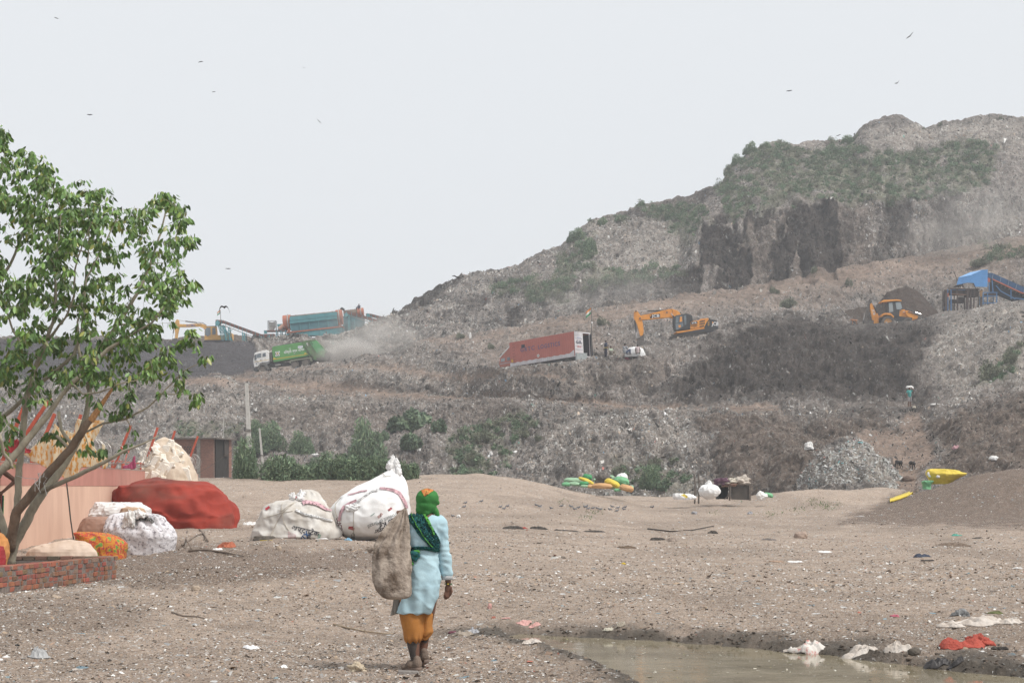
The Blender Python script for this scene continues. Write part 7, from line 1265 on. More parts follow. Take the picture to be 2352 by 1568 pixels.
SIT = dict(head=(0,0,.78), neck=(0,.02,.64), chest=(0,.04,.45), pelvis=(0,.05,.16), ls=(-.16,.03,.58), rs=(.16,.03,.58), le=(-.24,-.08,.36), lh=(-.12,-.28,.28), re=(.24,-.08,.36), rh=(.12,-.28,.28), lp=(-.1,-.02,.14), rp=(.1,-.02,.14), lk=(-.2,-.36,.36), rk=(.22,-.34,.34), lf=(-.16,-.46,.05), rf=(.16,-.46,.05))
# walker with a load on the head
wk = dict(STAND); wk.update(le=(-.27,-.05,1.15), lh=(-.25,-.1,.92), re=(.30,-.1,1.45), rh=(.16,-.06,1.68), lk=(-.09,-.12,.48), lf=(-.09,-.08,.08))
h_ = hit(2089, 936); wl = figure('walker in a teal shirt and grey shorts on the path balancing a load', 2089, 936, h_.y, 45, wk, top=(mat('teal_shirt', (.07, .30, .28), (.05, .24, .23)), .6), bottom=(mat('grey_shorts', (.30, .28, .28)), .42), loc=P(2089, 935, h_.y-1.6))
ld = lump('white_load', [(886,2084,2094),(889,2081,2098),(892,2082,2098)], h_.y, M_pl, wr=.02, ws=8, seed=4, depth=1); tag(ld, 'white bundle carried on the head of the path walker', 'bundle'); ld.location.z += 0
# shirtless person at the left frame edge
ak = dict(STAND); ak.update(re=(.40,.05,1.22), rh=(.20,-.05,1.02), le=(-.4,.05,1.2), lh=(-.2,-.05,1.0)); ep = P(-16, 1236, 33.6)
figure('shirtless person in dark striped shorts with hand on hip at the left edge', 0, 0, 33.6, 212, ak, bottom=(mat('navy_shorts', (.022,.024,.03), (.035,.035,.045)), .55), loc=Vector((ep.x, 33.6, .42)), vox=.016)
q = bpy.data.objects['person.002']; MB().bar((.20, -.02, .95), (.19, -.02, .50), .014).build('side_stripe', mat('green_piping', (.12,.4,.16)), q); MB().bar((.175, -.09, .95), (.17, -.085, .50), .014).build('side_stripe', mat('red_piping', (.4,.1,.06)), q)
# the group by the lorry
lz = 181.0; base_ = lambda px, py: P(px, py-2, lz-2.2)
st1 = dict(STAND); st1.update(rh=(.1,-.2,1.0), lh=(-.1,-.2,1.0))
figure('standing man in dark blue shirt with yellow waistband near the lorry', 1380, 826, lz, 38, st1, top=(mat('navy_shirt', (.05,.06,.10)), .9), bottom=(mat('black_trousers', (.03,.03,.05)), 1), loc=base_(1391.5, 822), rz=2)
q = bpy.data.objects['person.003']; MB().tube([(.165*math.cos(a), .15*math.sin(a), .95) for a in np.linspace(0, 2*math.pi, 16)], .04, 6, cap=False).build('waistband', mat('yellow_band', (.5,.38,.06)), q)
figure('seated person in pale green top right beside the man in dark blue', 1402, 818, lz, 40, SIT, top=(mat('pale_green_top', (.36,.42,.32)), .6), bottom=(mat('khaki', (.24,.22,.18)), 1), loc=base_(1403, 817.5), rz=.6)
Mstr = mat('striped_shirt', (.5,.5,.5), (.06,.07,.10), scale=1, sharp=(.49, .51)); nn_ = Mstr.node_tree; wv_ = nn_.nodes.new('ShaderNodeTexWave'); wv_.wave_type = 'BANDS'; wv_.bands_direction = 'Z'; wv_.inputs['Scale'].default_value = 2.6; tcn = [q for q in nn_.nodes if q.type == 'TEX_COORD'][0]; crn = [q for q in nn_.nodes if q.type == 'VALTORGB'][0]; nn_.links.new(tcn.outputs['Object'], wv_.inputs[0]); nn_.links.new(wv_.outputs[0], crn.inputs[0])
figure('seated man in a striped shirt leaning by the white sheeted heap', 1436, 815, lz, 46, SIT, top=(Mstr, .5), bottom=(mat('denim', (.05,.07,.13)), 1), loc=base_(1436, 814.5), rz=2.4)
figure('seated person in pale pink seen from behind before the white heap', 1462, 812, lz, 40, SIT, top=(mat('pale_pink_shirt', (.55,.45,.45)), .6), bottom=(mat('khaki', (.24,.22,.18)), 1), loc=base_(1464.5, 814), rz=3.0)
o = lump('white_cover', [(796,1462,1466),(798,1448,1470),(801,1442,1476),(806,1438,1479),(812,1436,1481),(820,1436,1481)], lz-.8, mat('sheet_white', (.72,.72,.72), (.6,.6,.6)), wr=.06, ws=2.5, fold=.05, nf=3, seed=44); tag(o, 'white sheeted heap behind the seated people near the lorry', 'cover')
rag('red_cloth', 1440, 826, .5, .3, mat('crimson', (.4,.05,.09)), 'crimson cloth on the ground below the seated people', 'cloth', seed=3)
# man crouching on the drum
cr_p = P(721.1+(1945-1500)/4.311, 778.4-(385-98)/4.311, 261); figure('man crouching on top of the smaller drum screen', 0, 0, 261, 27, SIT, top=(mat('navy_shirt', (.05,.06,.10)), .5), bottom=(mat('black_trousers', (.03,.03,.05)), 1), loc=cr_p, rz=-.4)

# dogs
def dog(px, py, label, yaw, tail, headlow, m):
    c = hit(px, py); t_ = thing('dog', label, 'dog', c, yaw, 'pair of black dogs on the path' if 'black' in label else None); b = MB()
    caps(b, [(-.28,0,.50), (-.05,0,.50), (.22,0,.52)], [.10,.105,.13]); caps(b, [(.22,0,.54), (.38,0,.62-headlow)], [.09,.065]); hd_ = Vector((.46,0,.66-headlow*1.7)); b.blob(hd_, (.085,.06,.06), 7); caps(b, [hd_+Vector((.05,0,-.01)), hd_+Vector((.14,0,-.04))], [.038,.028])
    for s_ in (-1, 1):
        b.box(hd_+Vector((-.03, s_*.05, .05)), (.05, .02, .07)); caps(b, [(.2,s_*.07,.46), (.19,s_*.075,.25), (.21,s_*.075,.03)], [.055,.035,.026]); caps(b, [(.21,s_*.075,.03), (.26,s_*.075,.02)], [.028,.022])
        caps(b, [(-.26,s_*.07,.46), (-.20,s_*.08,.30), (-.34,s_*.08,.19), (-.31,s_*.08,.03)], [.085,.05,.028,.024]); caps(b, [(-.31,s_*.08,.03), (-.25,s_*.08,.02)], [.026,.02])
    caps(b, [(-.36,0,.53)]+tail, [.03]+[.022]*(len(tail)-1)+[.012]); fuse(b.build('body', m, t_), .014, 2); e_ = MB().blob(hd_+Vector((.05,-.05,.02)), .012, 5).build('eye', M_dk, t_); return t_
Mdg = mat('black_fur', (.02,.018,.018), (.035,.03,.03), scale=10)
dog(2064, 1077, 'black dog sniffing the ground with its tail raised', R(222), [(-.42,0,.62),(-.44,0,.76),(-.40,0,.86)], .28, Mdg); dog(2095, 1079, 'black dog standing with its head up on the path', R(235), [(-.44,0,.48),(-.48,0,.36)], .10, Mdg)
dog(1990, 741-1, 'tan dog lying on the dark heap left of the backhoe', R(180), [(-.44,0,.48),(-.48,0,.36)], .05, mat('tan_fur', (.42,.2,.11)));  bpy.data.objects['dog.002'].location = P(1962, 737, 216)-Vector((0, 0, .42))

# pigeons
def pigeon():
    t_ = thing('pigeon', '', 'pigeon'); b = MB(); b.blob((0,0,.14), (.125,.062,.065), 9); caps(b, [(.08,0,.16), (.11,0,.23)], [.05,.03]); b.blob((.12,0,.245), (.032,.026,.028), 7); caps(b, [(-.10,0,.13), (-.2,0,.10)], [.04,.022]); b.blob((.16,0,.24), (.018,.006,.006), 5)
    fuse(b.build('body', mat('pigeon_grey', (.15,.16,.18), (.09,.095,.11), scale=12), t_), .012, 2)
    for s_ in (-1, 1): w_ = MB(); w_.blob((-.03,s_*.055,.15), (.11,.018,.045), 7); w_.build('wing', mat('pigeon_wing', (.24,.25,.27), (.13,.14,.15), scale=20), t_, smooth=True); MB().cyl((.01,s_*.03,0), (.01,s_*.03,.09), .007, 5).build('leg', mat('pink_leg', (.35,.12,.1)), t_)
    return t_
pg = pigeon(); first = True
PG = [((2200+x/2.613)/1.7415, (1850+y/2.613)/1.7415) for x, y in [(10,490),(218,472),(298,484),(365,478),(400,495),(450,490),(495,492),(530,502),(625,504),(650,474),(710,486),(770,500),(785,480),(700,518),(1070,478),(255,498),(380,470)]]+[(1040,1188),(1066,1167),(1069,1158),(1106,1154),(1150,1167),(1158,1171),(1166,1165),(1240,1166),(1290,1165),(1232,1163)]
for i, (x, y) in enumerate(PG):
    o = pg if first else copy_tree(pg); first = False; c = hit(x, y, B_ground); o.location = c; o.rotation_euler = (0, 0, random.choice([0, math.pi])+random.uniform(-.7, .7)); s_ = min(.8, 10.5*c.y/4000/.36); o.scale = (s_,)*3
    lb = 'grey pigeon in the flock pecking on the bare ground before the coloured sacks' if i < 17 else 'grey pigeon pecking on the ground to the right of the headscarf'
    if i == 14: lb = 'lone grey pigeon right of the flock, in front of the white sheet'
    if i == 0: lb = 'leftmost grey pigeon of the flock at mid distance'
    o['label'] = lb; o['group'] = 'pigeons on the open ground'

# birds in the air
def bird(px, py, d, span, la, ra, label, tail=(0, -1), body=1., dark=True, yaw=0):
    """la, ra: wing polylines (unit of half span) seen from the ground"""
    t_ = thing('flying_bird', label, 'bird', P(px, py, d), yaw, 'birds of prey circling in the sky'); h = span/2*d/FPX; m = mat('bird_brown' if dark else 'bird_grey', (.035,.03,.028) if dark else (.10,.10,.11), rough=.8)
    b = MB(); b.blob((0, 0, 0), (.11*h*body, .38*h*body, .10*h*body), 8); b.blob((0, -.42*h*body, .02*h), (.07*h, .09*h, .07*h), 6); tx, tz = tail; b.add([(-.05*h, .1*h, .0), (.05*h, .1*h, 0), (tx*h*.42+.14*h, .4*h, tz*h*.40), (tx*h*.42-.14*h, .4*h, tz*h*.40), (0, .1*h, -.03*h)], [(0, 1, 2, 3), (0, 4, 1)]); b.build('body', m, t_, smooth=True)
    for w_ in (la, ra):
        V = []; n = len(w_)
        for i, (x, z) in enumerate(w_): c = .20*h*(1-.15*i) if i < n-1 else .03*h; V += [(x*h, -c*1.1, z*h+c*.55), (x*h, c*1.3, z*h-c*.6)]
        o = MB().add(V, [(2*i, 2*i+2, 2*i+3, 2*i+1) for i in range(n-1)]).build('wing', m, t_); s_ = o.modifiers.new('t', 'SOLIDIFY'); s_.thickness = .03*h
bird(515, 705, 80, 27, [(0,0),(-.45,.15),(-.7,-.1),(-.95,-.75)], [(0,0),(.35,.15),(.65,-.1),(.85,-.6),(.95,-1.0)], 'large black kite with drooping wings above the yellow excavator', (0,-.5), 1.2)
bird(2090, 83, 120, 18, [(0,0),(-.4,-.3),(-.95,-.7)], [(0,0),(.4,.5),(.85,1.0)], 'highest and largest bird at the upper right', (.8,-.1))
bird(2061, 191, 130, 13, [(0,0),(-.5,-.1),(-1,-.15)], [(0,0),(.4,.4),(.7,.95)], 'bird with one wing raised below the highest one at right', (-.2,-.4))
bird(1926, 311, 150, 11, [(0,0),(-.5,-.15),(-1,-.3)], [(0,0),(.5,.3),(1,.3)], 'bird skimming just left of the rounded hilltop knob', (.2,-.4)); bird(1813, 209, 160, 14, [(0,0),(-.5,.0),(-1,-.1)], [(0,0),(.5,.15),(1,.15)], 'faint grey bird gliding flat left of the right hand pair', (.1,-.2), 1, False)
bird(733, 279, 140, 11, [(0,0),(-.4,.5),(-.8,.9)], [(0,0),(.4,-.3),(.9,-.9)], 'bird banking in the middle of the left sky', (.5,.3)); bird(524, 617, 150, 13, [(0,0),(-.5,.08),(-1,0)], [(0,0),(.5,.08),(1,0)], 'small bird gliding level above the black kite', (0,-.1), .8, False)
bird(1049, 636, 150, 22, [(0,0),(-.5,.25),(-1,.2)], [(0,0),(.5,-.1),(1,-.3)], 'bird gliding against the lower hill crest', (.2,-.3)); bird(206, 264, 150, 14, [(0,0),(-.5,.1),(-1,.1)], [(0,0),(.5,.12),(1,.05)], 'grey bird gliding over the tree top', (-.1,-.2), .8, False)
bird(130, 42, 150, 11, [(0,0),(-.5,.2),(-1,.2)], [(0,0),(.4,-.1),(.9,-.3)], 'grey bird in the top left corner of the sky', (.1,-.3), .8, False); bird(461, 142, 160, 12, [(0,0),(-.5,-.1),(-1,-.3)], [(0,0),(.5,.12),(1,.05)], 'upper of the two faint birds right of the tree', (-.1,-.1), .8, False); bird(491, 211, 170, 9, [(0,0),(-.5,-.05),(-1,-.2)], [(0,0),(.5,.05),(1,.1)], 'lower of the two faint birds right of the tree', (-.1,-.1), .8, False); bird(698, 156, 180, 5, [(0,0),(-.5,.1),(-1,.3)], [(0,0),(.5,-.1),(1,-.2)], 'tiny bird speck high over the banking one', (0,0), .8, False)
# ------------------------------------------------------------ hut and poles
h0 = P(412+70, 1090, 128); hd = 128; s = FPX/hd; ht = Tr(490, 1092, s)
H_ = thing('brick_hut', 'small unplastered brick hut with a dark open front below the waste slope', 'hut', P(491, 1092, hd), rot=(0, 0, R(-14)))
Mbr = mat('bare_brick', (.22, .115, .088), (.16, .09, .072), scale=4, bump=.2); nbr = Mbr.node_tree; bt_ = nbr.nodes.new('ShaderNodeTexBrick'); bt_.inputs['Scale'].default_value = 4; bt_.inputs['Color1'].default_value = (.24, .12, .09, 1); bt_.inputs['Color2'].default_value = (.17, .088, .068, 1); bt_.inputs['Mortar'].default_value = (.20, .17, .15, 1); bt_.inputs['Mortar Size'].default_value = .015; tcb = [q for q in nbr.nodes if q.type == 'TEX_COORD'][0]; mpb = nbr.nodes.new('ShaderNodeMapping'); mpb.inputs['Rotation'].default_value = (R(90), 0, 0); nbr.links.new(tcb.outputs['Object'], mpb.inputs[0]); nbr.links.new(mpb.outputs[0], bt_.inputs[0]); nbr.links.new(bt_.outputs[0], nbr.nodes['Principled BSDF'].inputs['Base Color'])
MB().box((-1.75, .06, 1.2), (3.5, .14, 3.0)).build('front_wall', Mbr, H_); MB().box((-1.75, 3.0, 1.2), (3.5, .14, 3.0)).box((-3.45, 1.5, 1.2), (.14, 2.8, 3.0)).build('back_wall', Mbr, H_); MB().box((.0, 2.85, 1.2), (.16, .5, 3.0)).build('side_pier', Mbr, H_)
MB().box((-1.6, 1.45, 2.74), (4.0, 3.7, .10)).build('roof', mat('slab', (.15, .13, .115), (.10, .09, .08), scale=3), H_); MB().box((-1.2, -.01, 1.2), (.28, .06, 3.0)).build('pillar', mat('concrete', (.28, .265, .245), (.20, .19, .175), scale=4), H_)
MB().box((.05, 1.4, 1.2), (.05, 2.4, 2.9)).box((-.6, 1.5, .0), (1.1, 2.6, .05)).build('dark_opening', mat('dark_inside_hut', (.03, .027, .025)), H_); MB().box((.16, 1.9, 2.1), (.06, .7, 1.3)).build('shutter', mat('shutter', (.06, .05, .045)), H_)
b = MB(); [b.box((-2.35+i*.22+(j % 2)*.08, -.02, 1.72+j*.13), (.10, .04, .08)) for i in range(5) for j in range(4)]; b.build('vent_block', M_dk, H_)
Mcon = mat('pole_concrete', (.50, .485, .46), (.40, .39, .365), scale=5, bump=.2)
def pole(px0, py0, px1, py1, d, w0, w1, lb, band=None):
    b0, b1 = P(px1, py1+30, d), P(px0, py0, d); t_ = thing('utility_pole', lb, 'utility pole', b0); V = []; v = b1-b0
    for p, w_ in ((Vector(), w1*d/FPX/2), (v, w0*d/FPX/2)): V += [p+Vector((x*w_, y*w_*.8, 0)) for x, y in ((-1, -1), (1, -1), (1, 1), (-1, 1))]
    MB().add(V, [(0, 1, 2, 3), (7, 6, 5, 4), (0, 4, 5, 1), (1, 5, 6, 2), (2, 6, 7, 3), (3, 7, 4, 0)]).build('shaft', Mcon, t_)
    for y in band: f = (y-py1-30)/(py0-py1-30); c = v*f; w_ = (w1+(w0-w1)*f)*d/FPX; MB().bar(c+Vector((-w_*.9, -w_*.45, 0)), c+Vector((w_*.9, -w_*.45, -.02)), .05, .05).build('clamp', M_stl, t_); MB().cyl(c+Vector((-w_*.9, -w_*.45, 0)), c+Vector((-w_*.9, -w_*.45, .14)), .04, 6).build('insulator', M_dk, t_)
    return t_
pole(566, 880, 577, 1087, 107, 7, 11.5, 'tall square concrete utility pole rising from behind the earth crest', (986, 990)); pole(596, 983, 608, 1087, 110, 3.5, 6, 'shorter slender concrete pole right of the tall one', (1045,))
pole(513.5, 960, 514, 1010, 133, 1.2, 1.2, 'thin faint pole behind the brick hut', ())
w1 = thing('sagging_wire', 'thin wire sagging from the tall pole to the left', 'wire', P(520, 1050, 108)); MB().tube([P(x, y, 108)-P(520, 1050, 108) for x, y in [(570,990),(545,1022),(515,1048),(485,1068),(455,1086),(430,1098)]], .012, 4).build('strand', M_stl, w1)
# debris in the thicket
for (x, y, w_, h_, lb) in [(725,1046,.6,.2,'pale rag caught high in the green thicket'),(961,1036,.4,.4,'white scrap on the slope above the tall sack'),(1128,1044,.25,.3,'small white scrap on the slope above the walker'),(1185,1040,.4,.2,'white plastic on the slope right of the small scrap')]: rag('plastic_scrap', x, y, w_, h_, M_pl, lb, 'scrap', seed=int(x))

# ------------------------------------------------------------ coloured sacks
SM = {}
def sackmesh(seed, pinch=.5, m=None):
    n = 26; th = np.linspace(0, math.pi, n); ph = np.linspace(0, 2*math.pi, 2*n, endpoint=False); T, F = np.meshgrid(th, ph, indexing='ij'); x = -np.cos(T); r = np.sin(T)**(pinch*.8)
    y = r*np.cos(F); z = r*np.sin(F); w_ = .15*(1-np.abs(fbm(x*2.6+seed, y*2.4, z*2.4, o=4, s=seed))*2.4)+.12*fbm(x*1.3, y*1.3, z*1.3+seed, o=2, s=seed+3)+.03*np.cos(F*9+x*3)*np.abs(x)**2
    y = y*(1+w_); z = np.maximum(z*(1+w_), -.75)+.06*np.sin(x*2+seed); x = x*(1+.05*np.cos(F*2)); return np.stack([x*.5, y*.5, z*.5], -1).reshape(-1, 3), n
def sack(px, py, wpx, hpx, m, tilt, label, group=None, d=None, seed=0, pinch=.5, yaw=0, name='filled_sack', up=0, cat='sack'):
    c = hit(px, py+hpx*.4, B_ground) if d is None else P(px, py+hpx*.4, d); d_ = c.y; V, n = sackmesh(seed, pinch); L_, Hh = wpx*d_/FPX, hpx*1.25*d_/FPX; V = V*[L_, max(Hh*1.4, L_*.4), Hh]; k = 2*n
    i = np.arange(n-1)[:, None]*k+np.arange(k)[None]; j = np.arange(n-1)[:, None]*k+(np.arange(k)[None]+1) % k
    o = rawmesh(name, V, np.stack([i.ravel(), j.ravel(), (j+k).ravel(), (i+k).ravel()], 1), m); q = P(px, py, d_); o.location = q; o.rotation_euler = (0, R(tilt), yaw); return tag(o, label, cat, group)
mgr = mat('green_woven', (.17, .42, .22), (.13, .33, .17), rough=.6, scale=3); mgl = mat('light_green_woven', (.30, .46, .30), (.24, .38, .25), scale=3); mgd = mat('dark_green_film', (.05, .28, .10), (.04, .2, .08), rough=.5, scale=3); myl = mat('yellow_woven', (.66, .50, .06), (.55, .42, .05), rough=.6, scale=2); mor = mat('orange_woven', (.55, .33, .16), (.46, .27, .13), scale=3)
cs = lambda x, y: ((2200+x/2.613)/1.7415, (1850+y/2.613)/1.7415); G_ = 'coloured sacks heaped at the foot of the landfill'; k_ = 4.551
for i, (x, y, w_, h_, m, ti, lb, dd) in enumerate([
  (250,190,205,48,mgl,3,'long pale green sack at the upper left of the coloured heap',101),(170,228,95,36,mgr,0,'green sack at the bottom left end of the coloured heap',99.5),(262,224,130,36,mgl,4,'light green sack under the long pale green one',99.5),(355,218,95,36,mgd,-4,'bright green sack left of centre in the coloured heap',99),(390,152,100,52,mgd,14,'dark green sack on top of the coloured heap',102),
  (380,190,170,36,myl,24,'slim yellow sack sloping down under the dark green one',100),(500,180,105,34,mgl,-3,'pale green sack behind the middle of the coloured heap',102),(620,158,105,42,mgl,-3,'grassy green sack at the back, left of the white one',102.5),(360,245,80,24,mgl,0,'flat light green sack at the foot of the heap',98.5),(422,249,58,34,mor,0,'small orange sack left of the large orange one',98.5),(545,246,210,50,mor,3,'large orange sack lying at the front of the coloured heap',98),
  (620,245,120,46,mgl,16,'light green sack pinned between yellow and orange ones',98.8),(650,218,165,60,myl,24,'fat yellow sack in the middle right of the heap',98.5),(745,200,160,80,mgr,10,'crumpled bright green sack below the white one',99.5),(755,158,110,76,M_pl,-30,'pointed white sack standing at the back of the heap',101.5),(800,268,145,58,mor,14,'orange sack at the lower right of the heap',97.5),(705,285,70,26,mgr,0,'small green sack under the yellow and orange ones',97.5),(845,272,50,56,mgl,20,'green sack sticking out behind the right orange one',98.6)]):
    px, py = cs(x, y); sack(px, py, w_/k_, h_/k_, m, ti, lb, G_, d=dd-4.0, seed=i+2, pinch=.55)
rag('brown_debris', *cs(555, 205), .8, .5, M_stl, 'brown clump of debris among the coloured sacks', 'debris', seed=5, at=P(*cs(560, 205), 96.5))
o = lump('round_white_sack', [(cs(0, y)[1], cs(a, 0)[0], cs(b_, 0)[0]) for y, a, b_ in [(222,1650,1685),(232,1630,1720),(248,1595,1750),(270,1575,1770),(295,1568,1780),(320,1570,1775),(345,1582,1755),(365,1602,1720),(382,1628,1680)]], 92, Mws, wr=.055, ws=2.4, fold=.045, nf=11, tie=.0, depth=.9, seed=61); tag(o, 'round white sack tied at the top beside the open dark crate', 'sack'); rag('tied_neck', 0, 0, .26, .2, Mws, parent=o, at=P(*cs(1660, 226), 92)-Vector(o.location), seed=7, wr=.5, n=14)
o = lump('flat_white_sack', [(cs(0, y)[1], cs(a, 0)[0], cs(b_, 0)[0]) for y, a, b_ in [(320,1310,1345),(326,1298,1450),(338,1292,1495),(352,1288,1520),(368,1288,1525),(385,1300,1510)]], 91, Mws, wr=.06, ws=3, depth=.5, seed=62); tag(o, 'flat white sack with a yellow patch left of the round sack', 'sack'); strip_on(Surf(o), 'yellow_patch', [cs(1375,325), cs(1420,350), cs(1430,365)], 6, myl, o)
o = lump('white_green_sack', [(cs(0, y)[1], cs(a, 0)[0], cs(b_, 0)[0]) for y, a, b_ in [(292,2192,2198),(308,2172,2230),(330,2164,2260),(355,2162,2270),(380,2168,2255),(395,2175,2240)]], 92, M_pl, wr=.08, ws=3, depth=.6, seed=63); tag(o, 'half empty white sack standing right of the crate', 'sack'); o = sack(*cs(2280, 340), 22, 9, mgr, 12, 'green sheet hanging out behind the half empty white sack', None, d=92.4, seed=8)
# crate
cd = 93.5; tc_ = Tr(1900, 388, k_*FPX/cd); C_ = thing('open_crate', 'dark open wooden crate on legs with rags piled on top', 'crate', P(*cs(1900, 388), cd)); Mcr = mat('crate_board', (.085, .072, .062), (.055, .048, .042), scale=3, bump=.2); Mcrf = mat('crate_frame', (.16, .13, .11), (.10, .085, .07), scale=8); Mcrd = mat('crate_inside', (.018, .017, .017))
MB().prism(tc_((1872,238),(2062,232),(2062,388),(1872,380)), -.9, -.85).build('panel', Mcr, C_); MB().prism(tc_((1745,228),(1872,238),(1872,380),(1745,378)), .4, .45).build('back_panel', Mcrd, C_); MB().prism(tc_((1742,225),(1750,225),(1750,380),(1742,380)), -.8, .45).build('side_panel', Mcrd, C_)
MB().prism(tc_((1735,222),(2070,222),(2070,236),(1735,232)), -.95, .5).build('top_board', Mcrf, C_); [MB().bar(tc_.p(x, 225, -.93), tc_.p(x, 392, -.93), .09).build('leg', Mcrf, C_) for x in (1855, 2064)]; MB().bar(tc_.p(1800, 382, -.98), tc_.p(1862, 318, -.98), .05).bar(tc_.p(1835, 325, -1.0), tc_.p(1880, 382, -1.0), .05).build('cross_brace', Mcrf, C_); MB().bar(tc_.p(2050, 226, -.9), tc_.p(2128, 222, -.9), .07).build('projecting_stick', Mcrf, C_)
for (x, y, w_, h_, m, lb) in [(1830,228,1.0,.35,mat('purple_cloth', (.11,.05,.08)),'dark purple cloth draped over the crate top'),(1880,240,.7,.35,mat('brown_rag', (.28,.17,.13)),'brown rag hanging over the crate edge'),(1890,212,.8,.25,mat('cream_rag', (.55,.5,.42)),'cream rag on top of the crate'),(2000,212,.8,.4,mat('pale_rag', (.52,.46,.40)),'pale heaped rag at the right end of the crate top')]: rag('rag', 0, 0, w_, h_, m, lb, 'rag', 'rags on the crate', at=P(*cs(x, y), cd-.7), seed=int(x), dep=.6)
for x, lb in ((1512, 'left of two short stakes beside the round sack'), (1553, 'right of two short stakes beside the round sack')): q = thing('stake', lb, 'stake', P(*cs(x, 350), 93.5), group='stakes'); MB().tube([(0, 0, -.4), (.03, 0, .6), (-.02, 0, 1.25*.95)], [.05, .045, .04], 6).build('shaft', Mcrf, q)
# sacks on the right heap
o = lump('yellow_sack', [(1077,2141,2160),(1079,2137,2180),(1082,2133,2195),(1086,2131,2206),(1089,2131,2216),(1093,2132,2212),(1098,2134,2200),(1104,2137,2190),(1112,2139,2178)], 86.5, myl, wr=.09, ws=1.8, fold=.03, nf=9, depth=.5, seed=64); tag(o, 'big crumpled yellow sack on the crest of the brown heap', 'sack')
for x, y in ((2133,1090),(2136,1094),(2155,1096)): q = Surf(o).at(x, y)[0]; rag('white_patch', 0, 0, .16, .14, M_pl, parent=o, at=q-Vector(o.location) if q else Vector((0, -.6, .3)), seed=int(x), n=14)
o = lump('green_sack', [(1104,2122,2142),(1107,2118,2141),(1112,2120,2138),(1118,2122,2136),(1124,2122,2136)], 86, mgr, wr=.06, ws=3, depth=.8, seed=65); tag(o, 'green sack tucked under the big yellow one', 'sack')
Vs = []; F = []; n = 30
for i in range(n+1):
    f = i/n; x = 2042+f*55; y = 1153-f*20-1.5*math.sin(f*9)*0
    for k, off in enumerate((-4.5, 0, 4)): q = hit(x, y+off*(.8+.2*math.sin(i*.9)), B_ground); Vs.append(q+Vector((0, -.06, .12+.02*math.sin(i*.8+k))))
Vs = [sum((Vs[3*min(max(i+q, 0), n)+k] for q in range(-3, 4)), Vector())/7 for i in range(n+1) for k in range(3)]
c0 = Vs[0].copy(); mb = MB().add([v-c0 for v in Vs], [(3*i+k, 3*i+k+1, 3*i+k+4, 3*i+k+3) for i in range(n) for k in (0, 1)]); o = mb.build('yellow_sheet', myl, smooth=True, loc=c0); s_ = o.modifiers.new('t', 'SOLIDIFY'); s_.thickness = .09; tag(o, 'long yellow plastic strip lying up the edge of the brown heap', 'sheet')
rag('brick_lump', 2085, 1103, .8, .35, mat('log_brown', (.17,.12,.095)), 'brown log lying on the path below the standing dog', 'log', seed=3, dep=.35, wr=.12)
rag('white_packet', 2282, 1056, .6, .3, M_wht, 'white and red packet on the dark slope above the yellow sack', 'packet', seed=12, wr=.2); rag('pink_scrap', 2196, 1032, .4, .3, mat('pale_pink', (.6,.35,.38)), 'pale pink scrap on the dark slope at right', 'scrap', seed=13)
rag('white_pipe', 2150, 930, 1.1, .15, M_wht, 'slender white scrap right of the path walker', 'scrap', seed=14, wr=.15, dep=.15); rag('cream_scrap', 2099, 937, .3, .2, mat('cream_rag', (.55,.5,.42)), 'cream scrap at the feet of the path walker', 'scrap', seed=15)
rag('white_board', 1080, 776, .3, .9, M_wht, 'upright white board fragment on the slope left of the lorry', 'board', seed=16, wr=.08, dep=.1); rag('hanging_plastic', 1858, 1030, .5, .5, M_pl, 'small torn sheet at the crest of the pale trash heap', 'sheet', seed=17)
for (x, y, w_, h_, c, lb) in [(1755,728,1.0,1.6,(.42,.40,.37),'torn grey sheet hanging above the orange excavator'),(1985,505,.0,.0,None,None)]:
    if c and False: pass

# ------------------------------------------------------------ litter one can point at, near and middle ground
Mdw = mat('driftwood', (.25, .20, .16), (.15, .12, .10), scale=12); Mch = mat('charred', (.035, .03, .028), (.07, .06, .05), scale=10); Mstone = mat('stone', (.30, .24, .20), (.22, .18, .15), scale=6, bump=.3); mrc = mat('red_knit', (.42, .085, .06), (.33, .07, .05), scale=5, bump=.4, bscale=60); mwc = mat('soiled_white', (.58, .53, .48), (.42, .36, .31), scale=4, bump=.3); mpk2 = mat('ribbon_pink', (.58, .34, .31), (.5, .28, .25), scale=9)
def R_(name, x, y, w_, h_, m, lb, cat, **k):
    w_ *= .6 if y < 1310 else .98; h_ *= .5 if y < 1310 else .75
    if cat in ('stone', 'clod', 'lump'): k.setdefault('wr', .13)
    return rag(name, x, y, w_, h_, m, lb, cat, seed=k.pop('seed', int(x*3+y)), **k)
R_('foam_piece', 575, 1491, .165, .05, mat('foam_clean', (.78,.78,.79), (.7,.7,.72)), 'white foam block lying alone left of the walking woman', 'foam', dep=.09, wr=.15); R_('paper_scrap', 822, 1540, .12, .085, mat('cream_paper', (.55,.47,.36), (.45,.37,.27)), 'crumpled cream paper at the bottom left of the woman', 'paper', wr=.5)
sl = thing('stone_slab', 'flat grey slab just below the woman\'s feet', 'slab', hit(937, 1546)+Vector((0, 0, .005)), .1); MB().add([(-.09,-.05,-.01),(.10,-.06,-.01),(.10,.05,-.01),(-.085,.06,-.01),(-.085,-.045,.02),(.095,-.05,.016),(.09,.045,.016),(-.08,.055,.024)], [(0,3,2,1),(4,5,6,7),(0,1,5,4),(1,2,6,5),(2,3,7,6),(3,0,4,7)]).build('slab', mat('slab_grey', (.24,.22,.20), (.17,.15,.14), scale=14, bump=.4), sl, bevel=.006)
